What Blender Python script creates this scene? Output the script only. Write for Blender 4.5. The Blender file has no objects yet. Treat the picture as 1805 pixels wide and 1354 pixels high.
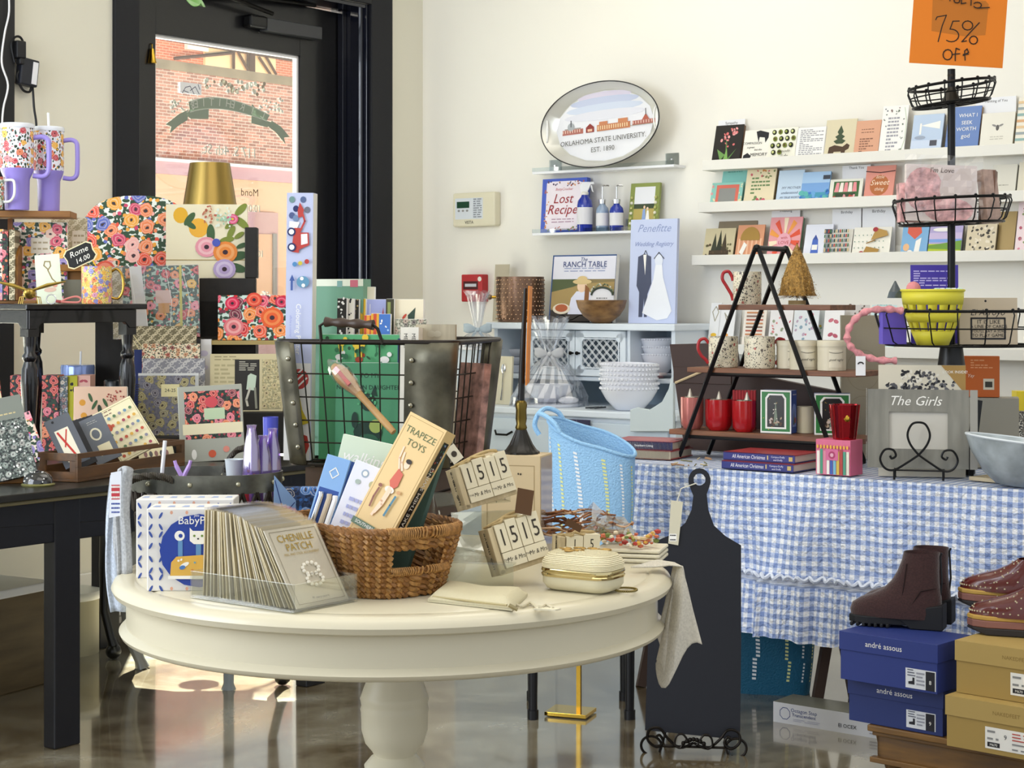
import bpy, bmesh, math, random
from mathutils import Matrix, Vector
random.seed(7)
PI = math.pi
SC = bpy.context.scene
COL = SC.collection
# ---------- camera ----------
F, CX, HY, EYE = 3130.0, 902.5, 525.0, 1.35
cam_d = bpy.data.cameras.new('camera')
cam = bpy.data.objects.new('camera', cam_d); COL.objects.link(cam)
cam.location = (0, 0, EYE); cam.rotation_euler = (PI/2, 0, 0)
cam_d.sensor_width = 36; cam_d.lens = F/1805*36
cam_d.shift_y = -(677.0-HY)/1805
cam_d.clip_start = .05; cam_d.clip_end = 200
SC.camera = cam
# ---------- world, sun, lamps, exposure ----------
W = bpy.data.worlds.new('world'); SC.world = W; W.use_nodes = True
bg = W.node_tree.nodes['Background']
bg.inputs[0].default_value = (.90, .95, 1.0, 1); bg.inputs[1].default_value = .95
def lamp(name, kind, loc, energy, color=(1, 1, 1), target=None, **kw):
    d = bpy.data.lights.new(name, kind); d.energy = energy; d.color = color
    for k, v in kw.items(): setattr(d, k, v)
    o = bpy.data.objects.new(name, d); COL.objects.link(o); o.location = loc
    if target is not None:
        o.rotation_euler = (Vector(target)-Vector(loc)).to_track_quat('-Z', 'Y').to_euler()
    return o
lamp('sun', 'SUN', (-2.2, 14, 7), 60, (1, .96, .9), (-1.25, 6.4, 0), angle=.009)
lamp('ceiling_lamp', 'AREA', (0.4, 3.2, 3.5), 40, (1, .95, .88), (0.4, 3.4, 0), shape='RECTANGLE', size=3.2, size_y=2.2)
lamp('ceiling_lamp', 'AREA', (0.2, 6.4, 3.5), 24, (1, .96, .88), (0.0, 6.5, 0), shape='RECTANGLE', size=2.6, size_y=1.6)
lamp('shop_window_light', 'AREA', (-3.6, 3.2, 2.1), 118, (.84, .91, 1), (1.0, 7.2, .9), shape='RECTANGLE', size=2.6, size_y=2.4)
SC.view_settings.view_transform = 'Standard'; SC.view_settings.look = 'None'
SC.view_settings.gamma = 1; SC.view_settings.use_curve_mapping = False
SC.view_settings.exposure = .14
# ---------- pixel helpers: a pixel ray meets a depth, a height or a wall plane ----------
def P(x, y, d): return Vector(((x-CX)/F*d, d, EYE-(y-HY)/F*d))
def PZ(x, y, z): return P(x, y, F*(EYE-z)/(y-HY))
def PP(x, y, o, n):
    r = Vector(((x-CX)/F, 1, -(y-HY)/F)); e = Vector((0, 0, EYE))
    return e + r*((o-e).dot(n)/r.dot(n))
U = Vector((.611, .7916, 0)).normalized()        # along the door wall, receding to the right
V = Vector((.7916, -.611, 0)).normalized()       # along the card wall, coming nearer to the right
CORNER = Vector((-.459, 9.137, 0)); ND = V.copy(); NR = -U.copy()    # ND, NR: normals into the room
YR = math.asin(NR.x); YD = math.asin(ND.x)       # yaw of things facing out from the two walls
def wallR(x, y, off=0): return PP(x, y, CORNER+NR*off, NR)
def wallD(x, y, off=0): return PP(x, y, CORNER+ND*off, ND)
# ---------- materials ----------
def lin(h):
    h = h.lstrip('#'); c = [int(h[i:i+2], 16)/255 for i in (0, 2, 4)]
    return tuple((v/12.92 if v <= .04045 else ((v+.055)/1.055)**2.4) for v in c)+(1,)
_M = {}
def M(h, rough=.6, metal=0, spec=.4, name=None, bump=0, bscale=60, var=0, coat=0, emit=0, sheen=0):
    key = (h, rough, metal, spec, bump, bscale, var, coat, emit, sheen)
    if key in _M: return _M[key]
    m = bpy.data.materials.new(name or 'paint_'+h.strip('#')); m.use_nodes = True
    nt = m.node_tree; b = nt.nodes['Principled BSDF']
    b.inputs['Base Color'].default_value = lin(h); b.inputs['Roughness'].default_value = rough
    b.inputs['Metallic'].default_value = metal; b.inputs['Specular IOR Level'].default_value = spec
    b.inputs['Coat Weight'].default_value = coat; b.inputs['Sheen Weight'].default_value = sheen
    if emit:
        b.inputs['Emission Color'].default_value = lin(h); b.inputs['Emission Strength'].default_value = emit
    if bump or var:
        tc = nt.nodes.new('ShaderNodeTexCoord'); n = nt.nodes.new('ShaderNodeTexNoise')
        n.inputs['Scale'].default_value = bscale; n.inputs['Detail'].default_value = 4
        nt.links.new(tc.outputs['Object'], n.inputs['Vector'])
        if bump:
            bp = nt.nodes.new('ShaderNodeBump'); bp.inputs['Strength'].default_value = bump
            bp.inputs['Distance'].default_value = .004
            nt.links.new(n.outputs[0], bp.inputs['Height']); nt.links.new(bp.outputs[0], b.inputs['Normal'])
        if var:
            mx = nt.nodes.new('ShaderNodeMix'); mx.data_type = 'RGBA'
            c = lin(h); mx.inputs[6].default_value = tuple(v*(1-var) for v in c[:3])+(1,)
            mx.inputs[7].default_value = tuple(min(1, v*(1+var)) for v in c[:3])+(1,)
            rp = nt.nodes.new('ShaderNodeMapRange'); rp.inputs[1].default_value = .3; rp.inputs[2].default_value = .7
            nt.links.new(n.outputs[0], rp.inputs[0]); nt.links.new(rp.outputs[0], mx.inputs[0])
            nt.links.new(mx.outputs[2], b.inputs['Base Color'])
    _M[key] = m; return m
def G(tint='#ffffff', gloss=.1, rough=.05, opac=0, opc='#ffffff', name='clear_plastic'):
    key = ('G', tint, gloss, rough, opac, opc)
    if key in _M: return _M[key]
    m = bpy.data.materials.new(name); m.use_nodes = True; nt = m.node_tree
    for n in list(nt.nodes): nt.nodes.remove(n)
    o = nt.nodes.new('ShaderNodeOutputMaterial'); t = nt.nodes.new('ShaderNodeBsdfTransparent')
    t.inputs[0].default_value = lin(tint); g = nt.nodes.new('ShaderNodeBsdfGlossy'); g.inputs['Roughness'].default_value = rough
    lw = nt.nodes.new('ShaderNodeLayerWeight'); lw.inputs[0].default_value = .25
    ma = nt.nodes.new('ShaderNodeMath'); ma.operation = 'MULTIPLY_ADD'; ma.inputs[1].default_value = .6; ma.inputs[2].default_value = gloss
    nt.links.new(lw.outputs['Facing'], ma.inputs[0])
    mx = nt.nodes.new('ShaderNodeMixShader'); nt.links.new(ma.outputs[0], mx.inputs[0])
    nt.links.new(t.outputs[0], mx.inputs[1]); nt.links.new(g.outputs[0], mx.inputs[2]); last = mx
    if opac:
        d = nt.nodes.new('ShaderNodeBsdfDiffuse'); d.inputs[0].default_value = lin(opc)
        m2 = nt.nodes.new('ShaderNodeMixShader'); m2.inputs[0].default_value = opac
        nt.links.new(mx.outputs[0], m2.inputs[1]); nt.links.new(d.outputs[0], m2.inputs[2]); last = m2
    nt.links.new(last.outputs[0], o.inputs[0]); _M[key] = m; return m
def ramp(nt, fac, stops, interp='CONSTANT'):
    r = nt.nodes.new('ShaderNodeValToRGB'); e = r.color_ramp; e.interpolation = interp
    while len(e.elements) < len(stops): e.elements.new(1)
    for el, (p, c) in zip(e.elements, stops): el.position = p; el.color = lin(c)
    nt.links.new(fac, r.inputs[0]); return r.outputs[0]
def floral(base, cols, leaf='#33502f', scale=28, size=.36, leafn=.34, rough=.5, dim='2D', name='floral_print'):
    """blossoms (round cells, dark centre, ring petals) over small leaves on a plain ground"""
    key = ('F', base, tuple(cols), leaf, scale, size, leafn, rough, dim)
    if key in _M: return _M[key]
    m = bpy.data.materials.new(name); m.use_nodes = True; nt = m.node_tree; L = nt.links.new
    b = nt.nodes['Principled BSDF']; b.inputs['Roughness'].default_value = rough
    tc = nt.nodes.new('ShaderNodeTexCoord'); vec = tc.outputs['Object']
    if dim == '2D':
        mp = nt.nodes.new('ShaderNodeMapping'); mp.inputs['Rotation'].default_value = (PI/2, 0, 0); L(vec, mp.inputs[0]); vec = mp.outputs[0]
    def vor(sc, off, stretch=None):
        mp = nt.nodes.new('ShaderNodeMapping'); mp.inputs['Location'].default_value = off
        if stretch: mp.inputs['Scale'].default_value = stretch; mp.inputs['Rotation'].default_value = (0, 0, .7)
        L(vec, mp.inputs[0]); nz = nt.nodes.new('ShaderNodeTexNoise'); nz.inputs['Scale'].default_value = sc*2.2
        L(mp.outputs[0], nz.inputs['Vector'])
        ad = nt.nodes.new('ShaderNodeVectorMath'); ad.operation = 'SCALE'; ad.inputs['Scale'].default_value = .35/sc; L(nz.outputs[1], ad.inputs[0])
        a2 = nt.nodes.new('ShaderNodeVectorMath'); L(mp.outputs[0], a2.inputs[0]); L(ad.outputs[0], a2.inputs[1])
        v = nt.nodes.new('ShaderNodeTexVoronoi'); v.voronoi_dimensions = dim; v.inputs['Scale'].default_value = sc; v.inputs['Randomness'].default_value = .8
        L(a2.outputs[0], v.inputs['Vector']); return v
    def less(sock, t):
        q = nt.nodes.new('ShaderNodeMath'); q.operation = 'LESS_THAN'; L(sock, q.inputs[0]); q.inputs[1].default_value = t; return q.outputs[0]
    def mix(f, a, c):
        x = nt.nodes.new('ShaderNodeMix'); x.data_type = 'RGBA'; L(f, x.inputs[0])
        for s, i in ((a, 6), (c, 7)):
            if isinstance(s, str): x.inputs[i].default_value = lin(s)
            else: L(s, x.inputs[i])
        return x.outputs[2]
    v1 = vor(scale, (3.1, 1.7, .3)); v2 = vor(scale*1.9, (.4, 2.2, 5.), (1, 2.1, 1)); v3 = vor(scale*1.7, (8.4, 4.2, 5.), (2.0, 1, 1))
    v4 = vor(scale*2.3, (1.9, 7.7, 2.1))
    sx = nt.nodes.new('ShaderNodeSeparateColor'); L(v1.outputs['Color'], sx.inputs[0])
    n = len(cols); fc = ramp(nt, sx.outputs[0], [(i/n, c) for i, c in enumerate(cols)])
    sx4 = nt.nodes.new('ShaderNodeSeparateColor'); L(v4.outputs['Color'], sx4.inputs[0])
    fc4 = ramp(nt, sx4.outputs[1], [(i/n, c) for i, c in enumerate(cols[::-1])])
    c = mix(less(v2.outputs['Distance'], leafn), base, leaf)
    c = mix(less(v3.outputs['Distance'], leafn*.8), c, leaf)
    c = mix(less(v4.outputs['Distance'], size*.62), c, fc4)
    c = mix(less(v1.outputs['Distance'], size), c, fc)
    wv = nt.nodes.new('ShaderNodeMath'); wv.operation = 'MULTIPLY'; L(v1.outputs['Distance'], wv.inputs[0]); wv.inputs[1].default_value = 42
    sn = nt.nodes.new('ShaderNodeMath'); sn.operation = 'SINE'; L(wv.outputs[0], sn.inputs[0])
    gt = nt.nodes.new('ShaderNodeMath'); gt.operation = 'GREATER_THAN'; L(sn.outputs[0], gt.inputs[0]); gt.inputs[1].default_value = .55
    pe = nt.nodes.new('ShaderNodeMath'); pe.operation = 'MULTIPLY'; L(gt.outputs[0], pe.inputs[0]); L(less(v1.outputs['Distance'], size*.9), pe.inputs[1])
    p2 = nt.nodes.new('ShaderNodeMath'); p2.operation = 'MULTIPLY'; L(pe.outputs[0], p2.inputs[0]); p2.inputs[1].default_value = .35
    c = mix(p2.outputs[0], c, '#f6ead8')
    c = mix(less(v1.outputs['Distance'], size*.22), c, '#3a2a30')
    L(c, b.inputs['Base Color']); _M[key] = m; return m
def damask(a, bcol, scale=70, rough=.6, name='damask_print'):
    key = ('D', a, bcol, scale)
    if key in _M: return _M[key]
    m = bpy.data.materials.new(name); m.use_nodes = True; nt = m.node_tree; L = nt.links.new
    b = nt.nodes['Principled BSDF']; b.inputs['Roughness'].default_value = rough
    tc = nt.nodes.new('ShaderNodeTexCoord'); sp = nt.nodes.new('ShaderNodeSeparateXYZ'); L(tc.outputs['Object'], sp.inputs[0])
    def f(op, x, y=None):
        q = nt.nodes.new('ShaderNodeMath'); q.operation = op
        for i, s in enumerate((x, y)):
            if s is None: continue
            if isinstance(s, (int, float)): q.inputs[i].default_value = s
            else: L(s, q.inputs[i])
        return q.outputs[0]
    k = scale*2.6
    s = f('ADD', f('SINE', f('MULTIPLY', sp.outputs[0], k)), f('SINE', f('MULTIPLY', sp.outputs[2], k)))
    s2 = f('MULTIPLY', f('SINE', f('MULTIPLY', sp.outputs[0], k*2)), f('COSINE', f('MULTIPLY', sp.outputs[2], k*3)))
    t = f('ABSOLUTE', f('ADD', s, s2)); g = f('GREATER_THAN', t, .62)
    x = nt.nodes.new('ShaderNodeMix'); x.data_type = 'RGBA'; L(g, x.inputs[0]); x.inputs[6].default_value = lin(bcol); x.inputs[7].default_value = lin(a)
    L(x.outputs[2], b.inputs['Base Color']); _M[key] = m; return m
def woodm(a='#8a5a35', bcol='#5d3a20', scale=(3, 40, 40), rough=.5, name='wood'):
    key = ('W', a, bcol, scale, rough)
    if key in _M: return _M[key]
    m = bpy.data.materials.new(name); m.use_nodes = True; nt = m.node_tree; L = nt.links.new
    b = nt.nodes['Principled BSDF']; b.inputs['Roughness'].default_value = rough
    tc = nt.nodes.new('ShaderNodeTexCoord'); mp = nt.nodes.new('ShaderNodeMapping'); mp.inputs['Scale'].default_value = scale; L(tc.outputs['Object'], mp.inputs[0])
    n = nt.nodes.new('ShaderNodeTexNoise'); n.inputs['Scale'].default_value = 1.6; n.inputs['Detail'].default_value = 6; L(mp.outputs[0], n.inputs['Vector'])
    c = ramp(nt, n.outputs[0], [(.3, bcol), (.7, a)], 'LINEAR'); L(c, b.inputs['Base Color'])
    bp = nt.nodes.new('ShaderNodeBump'); bp.inputs['Strength'].default_value = .25; bp.inputs['Distance'].default_value = .003
    L(n.outputs[0], bp.inputs['Height']); L(bp.outputs[0], b.inputs['Normal']); _M[key] = m; return m
# ---------- mesh builder ----------
_TX = {}
def text_geo(s, shear=0):
    if (s, shear) in _TX: return _TX[(s, shear)]
    c = bpy.data.curves.new('t', 'FONT'); c.body = s; c.size = 1; c.align_x = 'CENTER'; c.align_y = 'CENTER'; c.resolution_u = 2; c.shear = shear
    o = bpy.data.objects.new('t', c); me = bpy.data.meshes.new_from_object(o)
    g = ([v.co.copy() for v in me.vertices], [tuple(p.vertices) for p in me.polygons])
    bpy.data.objects.remove(o); bpy.data.curves.remove(c); bpy.data.meshes.remove(me); _TX[(s, shear)] = g; return g
class MB:
    def __init__(s): s.v = []; s.f = []; s.fm = []; s.mats = []; s.m = Matrix(); s.uv = {}
    def mi(s, mat):
        if mat not in s.mats: s.mats.append(mat)
        return s.mats.index(mat)
    def add(s, vs, fs, mat):
        o = len(s.v); i = s.mi(mat)
        s.v += [s.m @ Vector(v) for v in vs]; s.f += [tuple(o+k for k in f) for f in fs]; s.fm += [i]*len(fs); return s
    def box(s, x0, y0, z0, x1, y1, z1, mat):
        vs = [(x, y, z) for x in (x0, x1) for y in (y0, y1) for z in (z0, z1)]
        return s.add(vs, [(0, 1, 3, 2), (4, 6, 7, 5), (0, 4, 5, 1), (2, 3, 7, 6), (0, 2, 6, 4), (1, 5, 7, 3)], mat)
    def cbox(s, c, d, mat): return s.box(c[0]-d[0]/2, c[1]-d[1]/2, c[2]-d[2]/2, c[0]+d[0]/2, c[1]+d[1]/2, c[2]+d[2]/2, mat)
    def poly(s, pts, mat): return s.add(pts, [tuple(range(len(pts)))], mat)
    def prism(s, pts, y0, y1, mat, ax='y'):
        n = len(pts)
        mk = {'y': lambda p, q: (p[0], q, p[1]), 'z': lambda p, q: (p[0], p[1], q), 'x': lambda p, q: (q, p[0], p[1])}[ax]
        vs = [mk(p, y0) for p in pts]+[mk(p, y1) for p in pts]
        fs = [tuple(range(n)), tuple(range(2*n-1, n-1, -1))]+[(i, (i+1) % n, n+(i+1) % n, n+i) for i in range(n)]
        return s.add(vs, fs, mat)
    def lathe(s, prof, mat, c=(0, 0, 0), n=32, sx=1, sy=1, cap=False, a0=0, a1=2*PI, flute=0, fn=0):
        full = abs(a1-a0-2*PI) < 1e-6; k = n if full else n+1; vs = []; fs = []
        for r, z in prof:
            for i in range(k):
                a = a0+(a1-a0)*i/n; rr = r*(1+flute*math.cos(fn*a)) if fn else r
                vs.append((c[0]+rr*sx*math.cos(a), c[1]+rr*sy*math.sin(a), c[2]+z))
        for j in range(len(prof)-1):
            for i in range(n):
                i2 = (i+1) % k
                fs.append((j*k+i, j*k+i2, (j+1)*k+i2, (j+1)*k+i))
        if cap: fs.append(tuple(range(k))); fs.append(tuple(range(len(prof)*k-1, len(prof)*k-k-1, -1)))
        return s.add(vs, fs, mat)
    def tube(s, path, r, mat, n=8, closed=False, cap=True):
        P_ = [Vector(p) for p in path]; k = len(P_); vs = []; fs = []; up = None
        rs = r if isinstance(r, (list, tuple)) else [r]*k
        for i, p in enumerate(P_):
            if closed: t = P_[(i+1) % k]-P_[i-1]
            else: t = P_[min(i+1, k-1)]-P_[max(i-1, 0)]
            t = t.normalized() if t.length > 1e-9 else Vector((0, 0, 1))
            if up is None:
                up = Vector((0, 0, 1)) if abs(t.z) < .9 else Vector((0, 1, 0))
            a = t.cross(up)
            if a.length < 1e-6: a = t.cross(Vector((1, 0, 0)))
            a.normalize(); b = a.cross(t).normalized(); up = b
            for q in range(n):
                an = 2*PI*q/n; vs.append(tuple(p+a*(rs[i]*math.cos(an))+b*(rs[i]*math.sin(an))))
        for i in range(k if closed else k-1):
            for q in range(n):
                j = (i+1) % k; fs.append((i*n+q, i*n+(q+1) % n, j*n+(q+1) % n, j*n+q))
        if not closed and cap: fs.append(tuple(range(n))); fs.append(tuple(range((k-1)*n, k*n)))
        return s.add(vs, fs, mat)
    def ball(s, c, r, mat, n=12, sx=1, sy=1, sz=1):
        prof = [(r*math.sin(PI*i/(n//2)), -r*math.cos(PI*i/(n//2))*sz) for i in range(n//2+1)]
        return s.lathe(prof, mat, c, n, sx, sy)
    def sheet(s, fn, nu, nv, mat, thick=0):
        vs = [tuple(fn(i/nu, j/nv)) for j in range(nv+1) for i in range(nu+1)]
        fs = [(j*(nu+1)+i, j*(nu+1)+i+1, (j+1)*(nu+1)+i+1, (j+1)*(nu+1)+i) for j in range(nv) for i in range(nu)]
        return s.add(vs, fs, mat)
    def text(s, t, x, z, size, mat, y=0, rot=0, shear=0, sx=1, mirror=False):
        vs, fs = text_geo(t, shear); c, q = math.cos(rot), math.sin(rot)
        k = -1 if mirror else 1
        return s.add([(x+(k*v.x*sx*c-v.y*q)*size, y, z+(k*v.x*sx*q+v.y*c)*size) for v in vs], fs, mat)
    def stroke(s, pts, w, mat, y=0):
        """a pen line in the xz plane"""
        for (a, b) in zip(pts[:-1], pts[1:]):
            dx, dz = b[0]-a[0], b[1]-a[1]; l = math.hypot(dx, dz) or 1; nx, nz = -dz/l*w/2, dx/l*w/2; ex, ez = dx/l*w*.35, dz/l*w*.35
            s.poly([(a[0]+nx-ex, y, a[1]+nz-ez), (b[0]+nx+ex, y, b[1]+nz+ez), (b[0]-nx+ex, y, b[1]-nz+ez), (a[0]-nx-ex, y, a[1]-nz-ez)], mat)
        return s
    def disc(s, x, z, rx, mat, y=0, rz=None, n=20, rot=0):
        rz = rz or rx; c, q = math.cos(rot), math.sin(rot)
        pts = [(rx*math.cos(2*PI*i/n), rz*math.sin(2*PI*i/n)) for i in range(n)]
        return s.poly([(x+a*c-b*q, y, z+a*q+b*c) for a, b in pts], mat)
    def art(s, w, h, y, ops, x0=None, z0=0):
        """flat print: ops in 0..1 card coordinates, each drawn a hair above the last"""
        x0 = -w/2 if x0 is None else x0; e = .0003; X = lambda u: x0+u*w; Z = lambda v: z0+v*h
        for o in ops:
            y -= e; k = o[0]
            if k == 'r': s.poly([(X(o[1]), y, Z(o[2])), (X(o[3]), y, Z(o[2])), (X(o[3]), y, Z(o[4])), (X(o[1]), y, Z(o[4]))], o[5])
            elif k == 'c': s.disc(X(o[1]), Z(o[2]), o[3]*w, o[5], y, o[4]*w, n=16, rot=(o[6] if len(o) > 6 else 0))
            elif k == 'p': s.poly([(X(a), y, Z(b)) for a, b in o[1]], o[2])
            elif k == 't': s.text(o[1], X(o[2]), Z(o[3]), o[4]*w, o[5], y, shear=(o[6] if len(o) > 6 else 0), rot=(o[7] if len(o) > 7 else 0))
            elif k == 'l': s.stroke([(X(a), Z(b)) for a, b in o[1]], o[2]*w, o[3], y)
            elif k == 'lines':   # rows of small printed text
                _, u0, u1, v0, v1, n_, mt = o
                for i in range(n_):
                    vv = v1-(v1-v0)*i/max(1, n_-1); a = u0; 
                    while a < u1-.02:
                        b = min(u1, a+random.uniform(.05, .14)); hh = .35*(v1-v0)/max(1, n_)*.8
                        s.poly([(X(a), y, Z(vv-hh)), (X(b), y, Z(vv-hh)), (X(b), y, Z(vv+hh)), (X(a), y, Z(vv+hh))], mt); a = b+.025
                        if random.random() < .12 and n_ > 3: break
            elif k == 'sc':      # scatter small blobs
                _, u0, v0, u1, v1, n_, r, ms = o
                for i in range(n_):
                    s.disc(X(random.uniform(u0, u1)), Z(random.uniform(v0, v1)), r*w*random.uniform(.6, 1.2), random.choice(ms), y-e*.2*(i % 4), r*w*random.uniform(.4, 1.1), n=8, rot=random.uniform(0, 3))
        return s
    def build(s, name, parent=None, smooth=False, bev=0, seg=2, sub=0, solid=0, weld=True, uvf=None):
        me = bpy.data.meshes.new(name); me.from_pydata([tuple(v) for v in s.v], [], s.f)
        for m in s.mats: me.materials.append(m)
        me.polygons.foreach_set('material_index', s.fm)
        if uvf:
            uvl = me.uv_layers.new(name='UVMap')
            for p in me.polygons:
                for li in p.loop_indices: uvl.data[li].uv = uvf[me.loops[li].vertex_index]
        me.update()
        bm = bmesh.new(); bm.from_mesh(me)
        if weld and not uvf: bmesh.ops.remove_doubles(bm, verts=bm.verts, dist=.00004)
        bmesh.ops.recalc_face_normals(bm, faces=bm.faces); bm.to_mesh(me); bm.free()
        if smooth:
            me.polygons.foreach_set('use_smooth', [True]*len(me.polygons)); me.set_sharp_from_angle(angle=math.radians(42))
        o = bpy.data.objects.new(name, me); COL.objects.link(o)
        if parent: o.parent = parent
        if bev:
            b = o.modifiers.new('bevel', 'BEVEL'); b.width = bev; b.segments = seg; b.limit_method = 'ANGLE'; b.angle_limit = math.radians(50)
        if solid:
            q = o.modifiers.new('solid', 'SOLIDIFY'); q.thickness = solid; q.offset = 0
        if sub:
            q = o.modifiers.new('subsurf', 'SUBSURF'); q.levels = sub; q.render_levels = sub
        return o
def place(o, loc, yaw=0, tilt=0, roll=0):
    """yaw about up, tilt leans the top back, roll turns in the picture plane"""
    o.matrix_world = Matrix.Translation(Vector(loc)) @ Matrix.Rotation(yaw, 4, 'Z') @ Matrix.Rotation(-tilt, 4, 'X') @ Matrix.Rotation(roll, 4, 'Y')
    return o
def tag(o, label, cat, group=None, kind=None):
    o['label'] = label; o['category'] = cat
    if group: o['group'] = group
    if kind: o['kind'] = kind
    return o
def thing(name, label, cat, loc=(0, 0, 0), yaw=0, tilt=0, group=None, roll=0):
    o = bpy.data.objects.new(name, None); COL.objects.link(o); o.empty_display_size = .05
    place(o, loc, yaw, tilt, roll); return tag(o, label, cat, group)
def solo(mb, name, label, cat, loc=(0, 0, 0), yaw=0, tilt=0, group=None, roll=0, **kw):
    o = mb.build(name, **kw); place(o, loc, yaw, tilt, roll); return tag(o, label, cat, group)
def struct(mb, name, **kw):
    o = mb.build(name, **kw); o['kind'] = 'structure'; return o
def mpx(px, d): return px/F*d            # pixels to metres at a depth
WHITE = M('#e9e7df', .55); PAPER = M('#e6e1d3', .6); INK = M('#26262b', .7); GREY = M('#8d8d8d', .6)
KRAFT = M('#b99a6b', .7); BLACK = M('#121215', .45); BLACKW = M('#17171c', .35, bump=.3, bscale=18)
IRON = M('#14120f', .42, .7); CHROME = M('#dddddd', .12, 1); BRASS = M('#c9a03c', .22, 1); CREAM = M('#e2d8bb', .4)
ACRYL = G('#f4f8f8', .1, .03); CELLO = G('#fdfdff', .05, .06, .015, '#f4f4f4', 'cellophane')
def flatitem(name, label, cat, x0, y0, x1, y1, base, yaw=0, tilt=.2, t=.004, mat=PAPER, ops=(), group=None, roll=0, back=None, wpx=None, zoff=0, bev=0):
    """a card, book or board: width and height from its outline in metres at its depth; 'base' is the middle of its foot"""
    d = base[1]; rt = (base[0])/d
    w = mpx(x1-x0, d)/(math.cos(yaw)-rt*math.sin(yaw)); h = mpx(y1-y0, d)/math.cos(tilt)
    mb = MB(); mb.box(-w/2, 0, 0, w/2, t, h, mat)
    if back: mb.box(-w/2+.001, t*.08, .001, w/2+.0008, t*.92, h+.0006, back)
    mb.art(w, h, 0, ops); o = solo(mb, name, label, cat, base, yaw, tilt, group, roll, bev=bev); return o
# ================= the room =================
def frame(yaw, o=CORNER): return Matrix.Translation(o) @ Matrix.Rotation(yaw, 4, 'Z')
MD, MR = frame(YD), frame(YR)                 # local x along the wall, y into the wall, z up
MDi, MRi = MD.inverted(), MR.inverted()
def dl(x, y, off=0): return MDi @ wallD(x, y, -off)     # off>0: behind the wall face
def rl(x, y, off=0): return MRi @ wallR(x, y, -off)
WALLM = M('#e3dfcf', .75, bump=.15, bscale=9); WALLM2 = M('#efece3', .7, bump=.15, bscale=9)
DOORM = M('#101013', .32, bump=.12, bscale=12, coat=.2); CASEM = M('#1b1c21', .5, spec=.25)
def floor_mat():
    m = bpy.data.materials.new('polished_concrete'); m.use_nodes = True; nt = m.node_tree; L = nt.links.new
    b = nt.nodes['Principled BSDF']; tc = nt.nodes.new('ShaderNodeTexCoord')
    n = nt.nodes.new('ShaderNodeTexNoise'); n.inputs['Scale'].default_value = 1.7; n.inputs['Detail'].default_value = 8; n.inputs['Roughness'].default_value = .68; n.inputs['Distortion'].default_value = .6
    L(tc.outputs['Object'], n.inputs['Vector'])
    c = ramp(nt, n.outputs[0], [(.3, '#3a2e1e'), (.44, '#63563f'), (.56, '#867d68'), (.72, '#a9a698')], 'LINEAR'); L(c, b.inputs['Base Color'])
    n2 = nt.nodes.new('ShaderNodeTexNoise'); n2.inputs['Scale'].default_value = 3; L(tc.outputs['Object'], n2.inputs['Vector'])
    r = nt.nodes.new('ShaderNodeMapRange'); r.inputs[3].default_value = .06; r.inputs[4].default_value = .2; L(n2.outputs[0], r.inputs[0]); L(r.outputs[0], b.inputs['Roughness'])
    n3 = nt.nodes.new('ShaderNodeTexNoise'); n3.inputs['Scale'].default_value = 1.3; L(tc.outputs['Object'], n3.inputs['Vector'])
    bp = nt.nodes.new('ShaderNodeBump'); bp.inputs['Strength'].default_value = .12; bp.inputs['Distance'].default_value = .02; L(n3.outputs[0], bp.inputs['Height']); L(bp.outputs[0], b.inputs['Normal'])
    b.inputs['Specular IOR Level'].default_value = .9; b.inputs['Coat Weight'].default_value = .6; b.inputs['Coat Roughness'].default_value = .05; return m
H = 3.9
def corner_poly(): return [(-6, -2.5), (5.5, -2.5), tuple((CORNER+V*7.8).xy), tuple(CORNER.xy), tuple((CORNER-U*8.5).xy)]
mb = MB(); mb.prism([tuple((CORNER-U*9.5).xy), tuple((CORNER-U*9.5+Vector((4, -4, 0))).xy), (-3.5, -2.5), (5.5, -2.5), tuple((CORNER+V*7.8).xy), tuple(CORNER.xy)], -.1, 0, floor_mat(), 'z'); struct(mb, 'floor')
mb = MB(); mb.prism([tuple((CORNER-U*5.5).xy), (-3.5, 1.2), (4.4, 1.2), tuple((CORNER+V*7.8).xy), tuple(CORNER.xy)], H, H+.1, M('#d9d4c4', .8), 'z'); struct(mb, 'ceiling')
mb = MB(); mb.m = MR; mb.box(-.25, 0, 0, 7.8, .25, H, WALLM2); struct(mb, 'wall_right')
# door wall with a door opening and a shop window opening
xo0, xo1 = dl(240, 300).x, dl(650, 300).x; zo = dl(648, 8).z
xw1 = dl(17, 100).x; xw0 = xw1-2.6; zw0 = .62; zw1 = 3.1
mb = MB(); mb.m = MD
mb.box(xo1, 0, 0, .25, .25, H, WALLM); mb.box(xo0, 0, zo, xo1, .25, H, WALLM); mb.box(xw1, 0, 0, xo0, .25, H, WALLM)
mb.box(xw0, 0, 0, xw1, .25, zw0, WALLM); mb.box(xw0, 0, zw1, xw1, .25, H, WALLM); mb.box(-8.5, 0, 0, xw0, .25, H, WALLM); struct(mb, 'wall_left')
for nm, x0, x1, m_ in (('baseboard_left', xw0, xo0-.1, MD), ('baseboard_corner', xo1+.1, 0, MD)):
    mb = MB(); mb.m = m_; mb.box(x0, -.018, 0, x1, 0, .2, WHITE); mb.box(x0, -.026, .0, x1, -.018, .03, WHITE); struct(mb, nm, bev=.004)
mb = MB(); mb.m = MR; mb.box(0, -.018, 0, 7, 0, .2, WHITE); struct(mb, 'baseboard_right', bev=.004)
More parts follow.
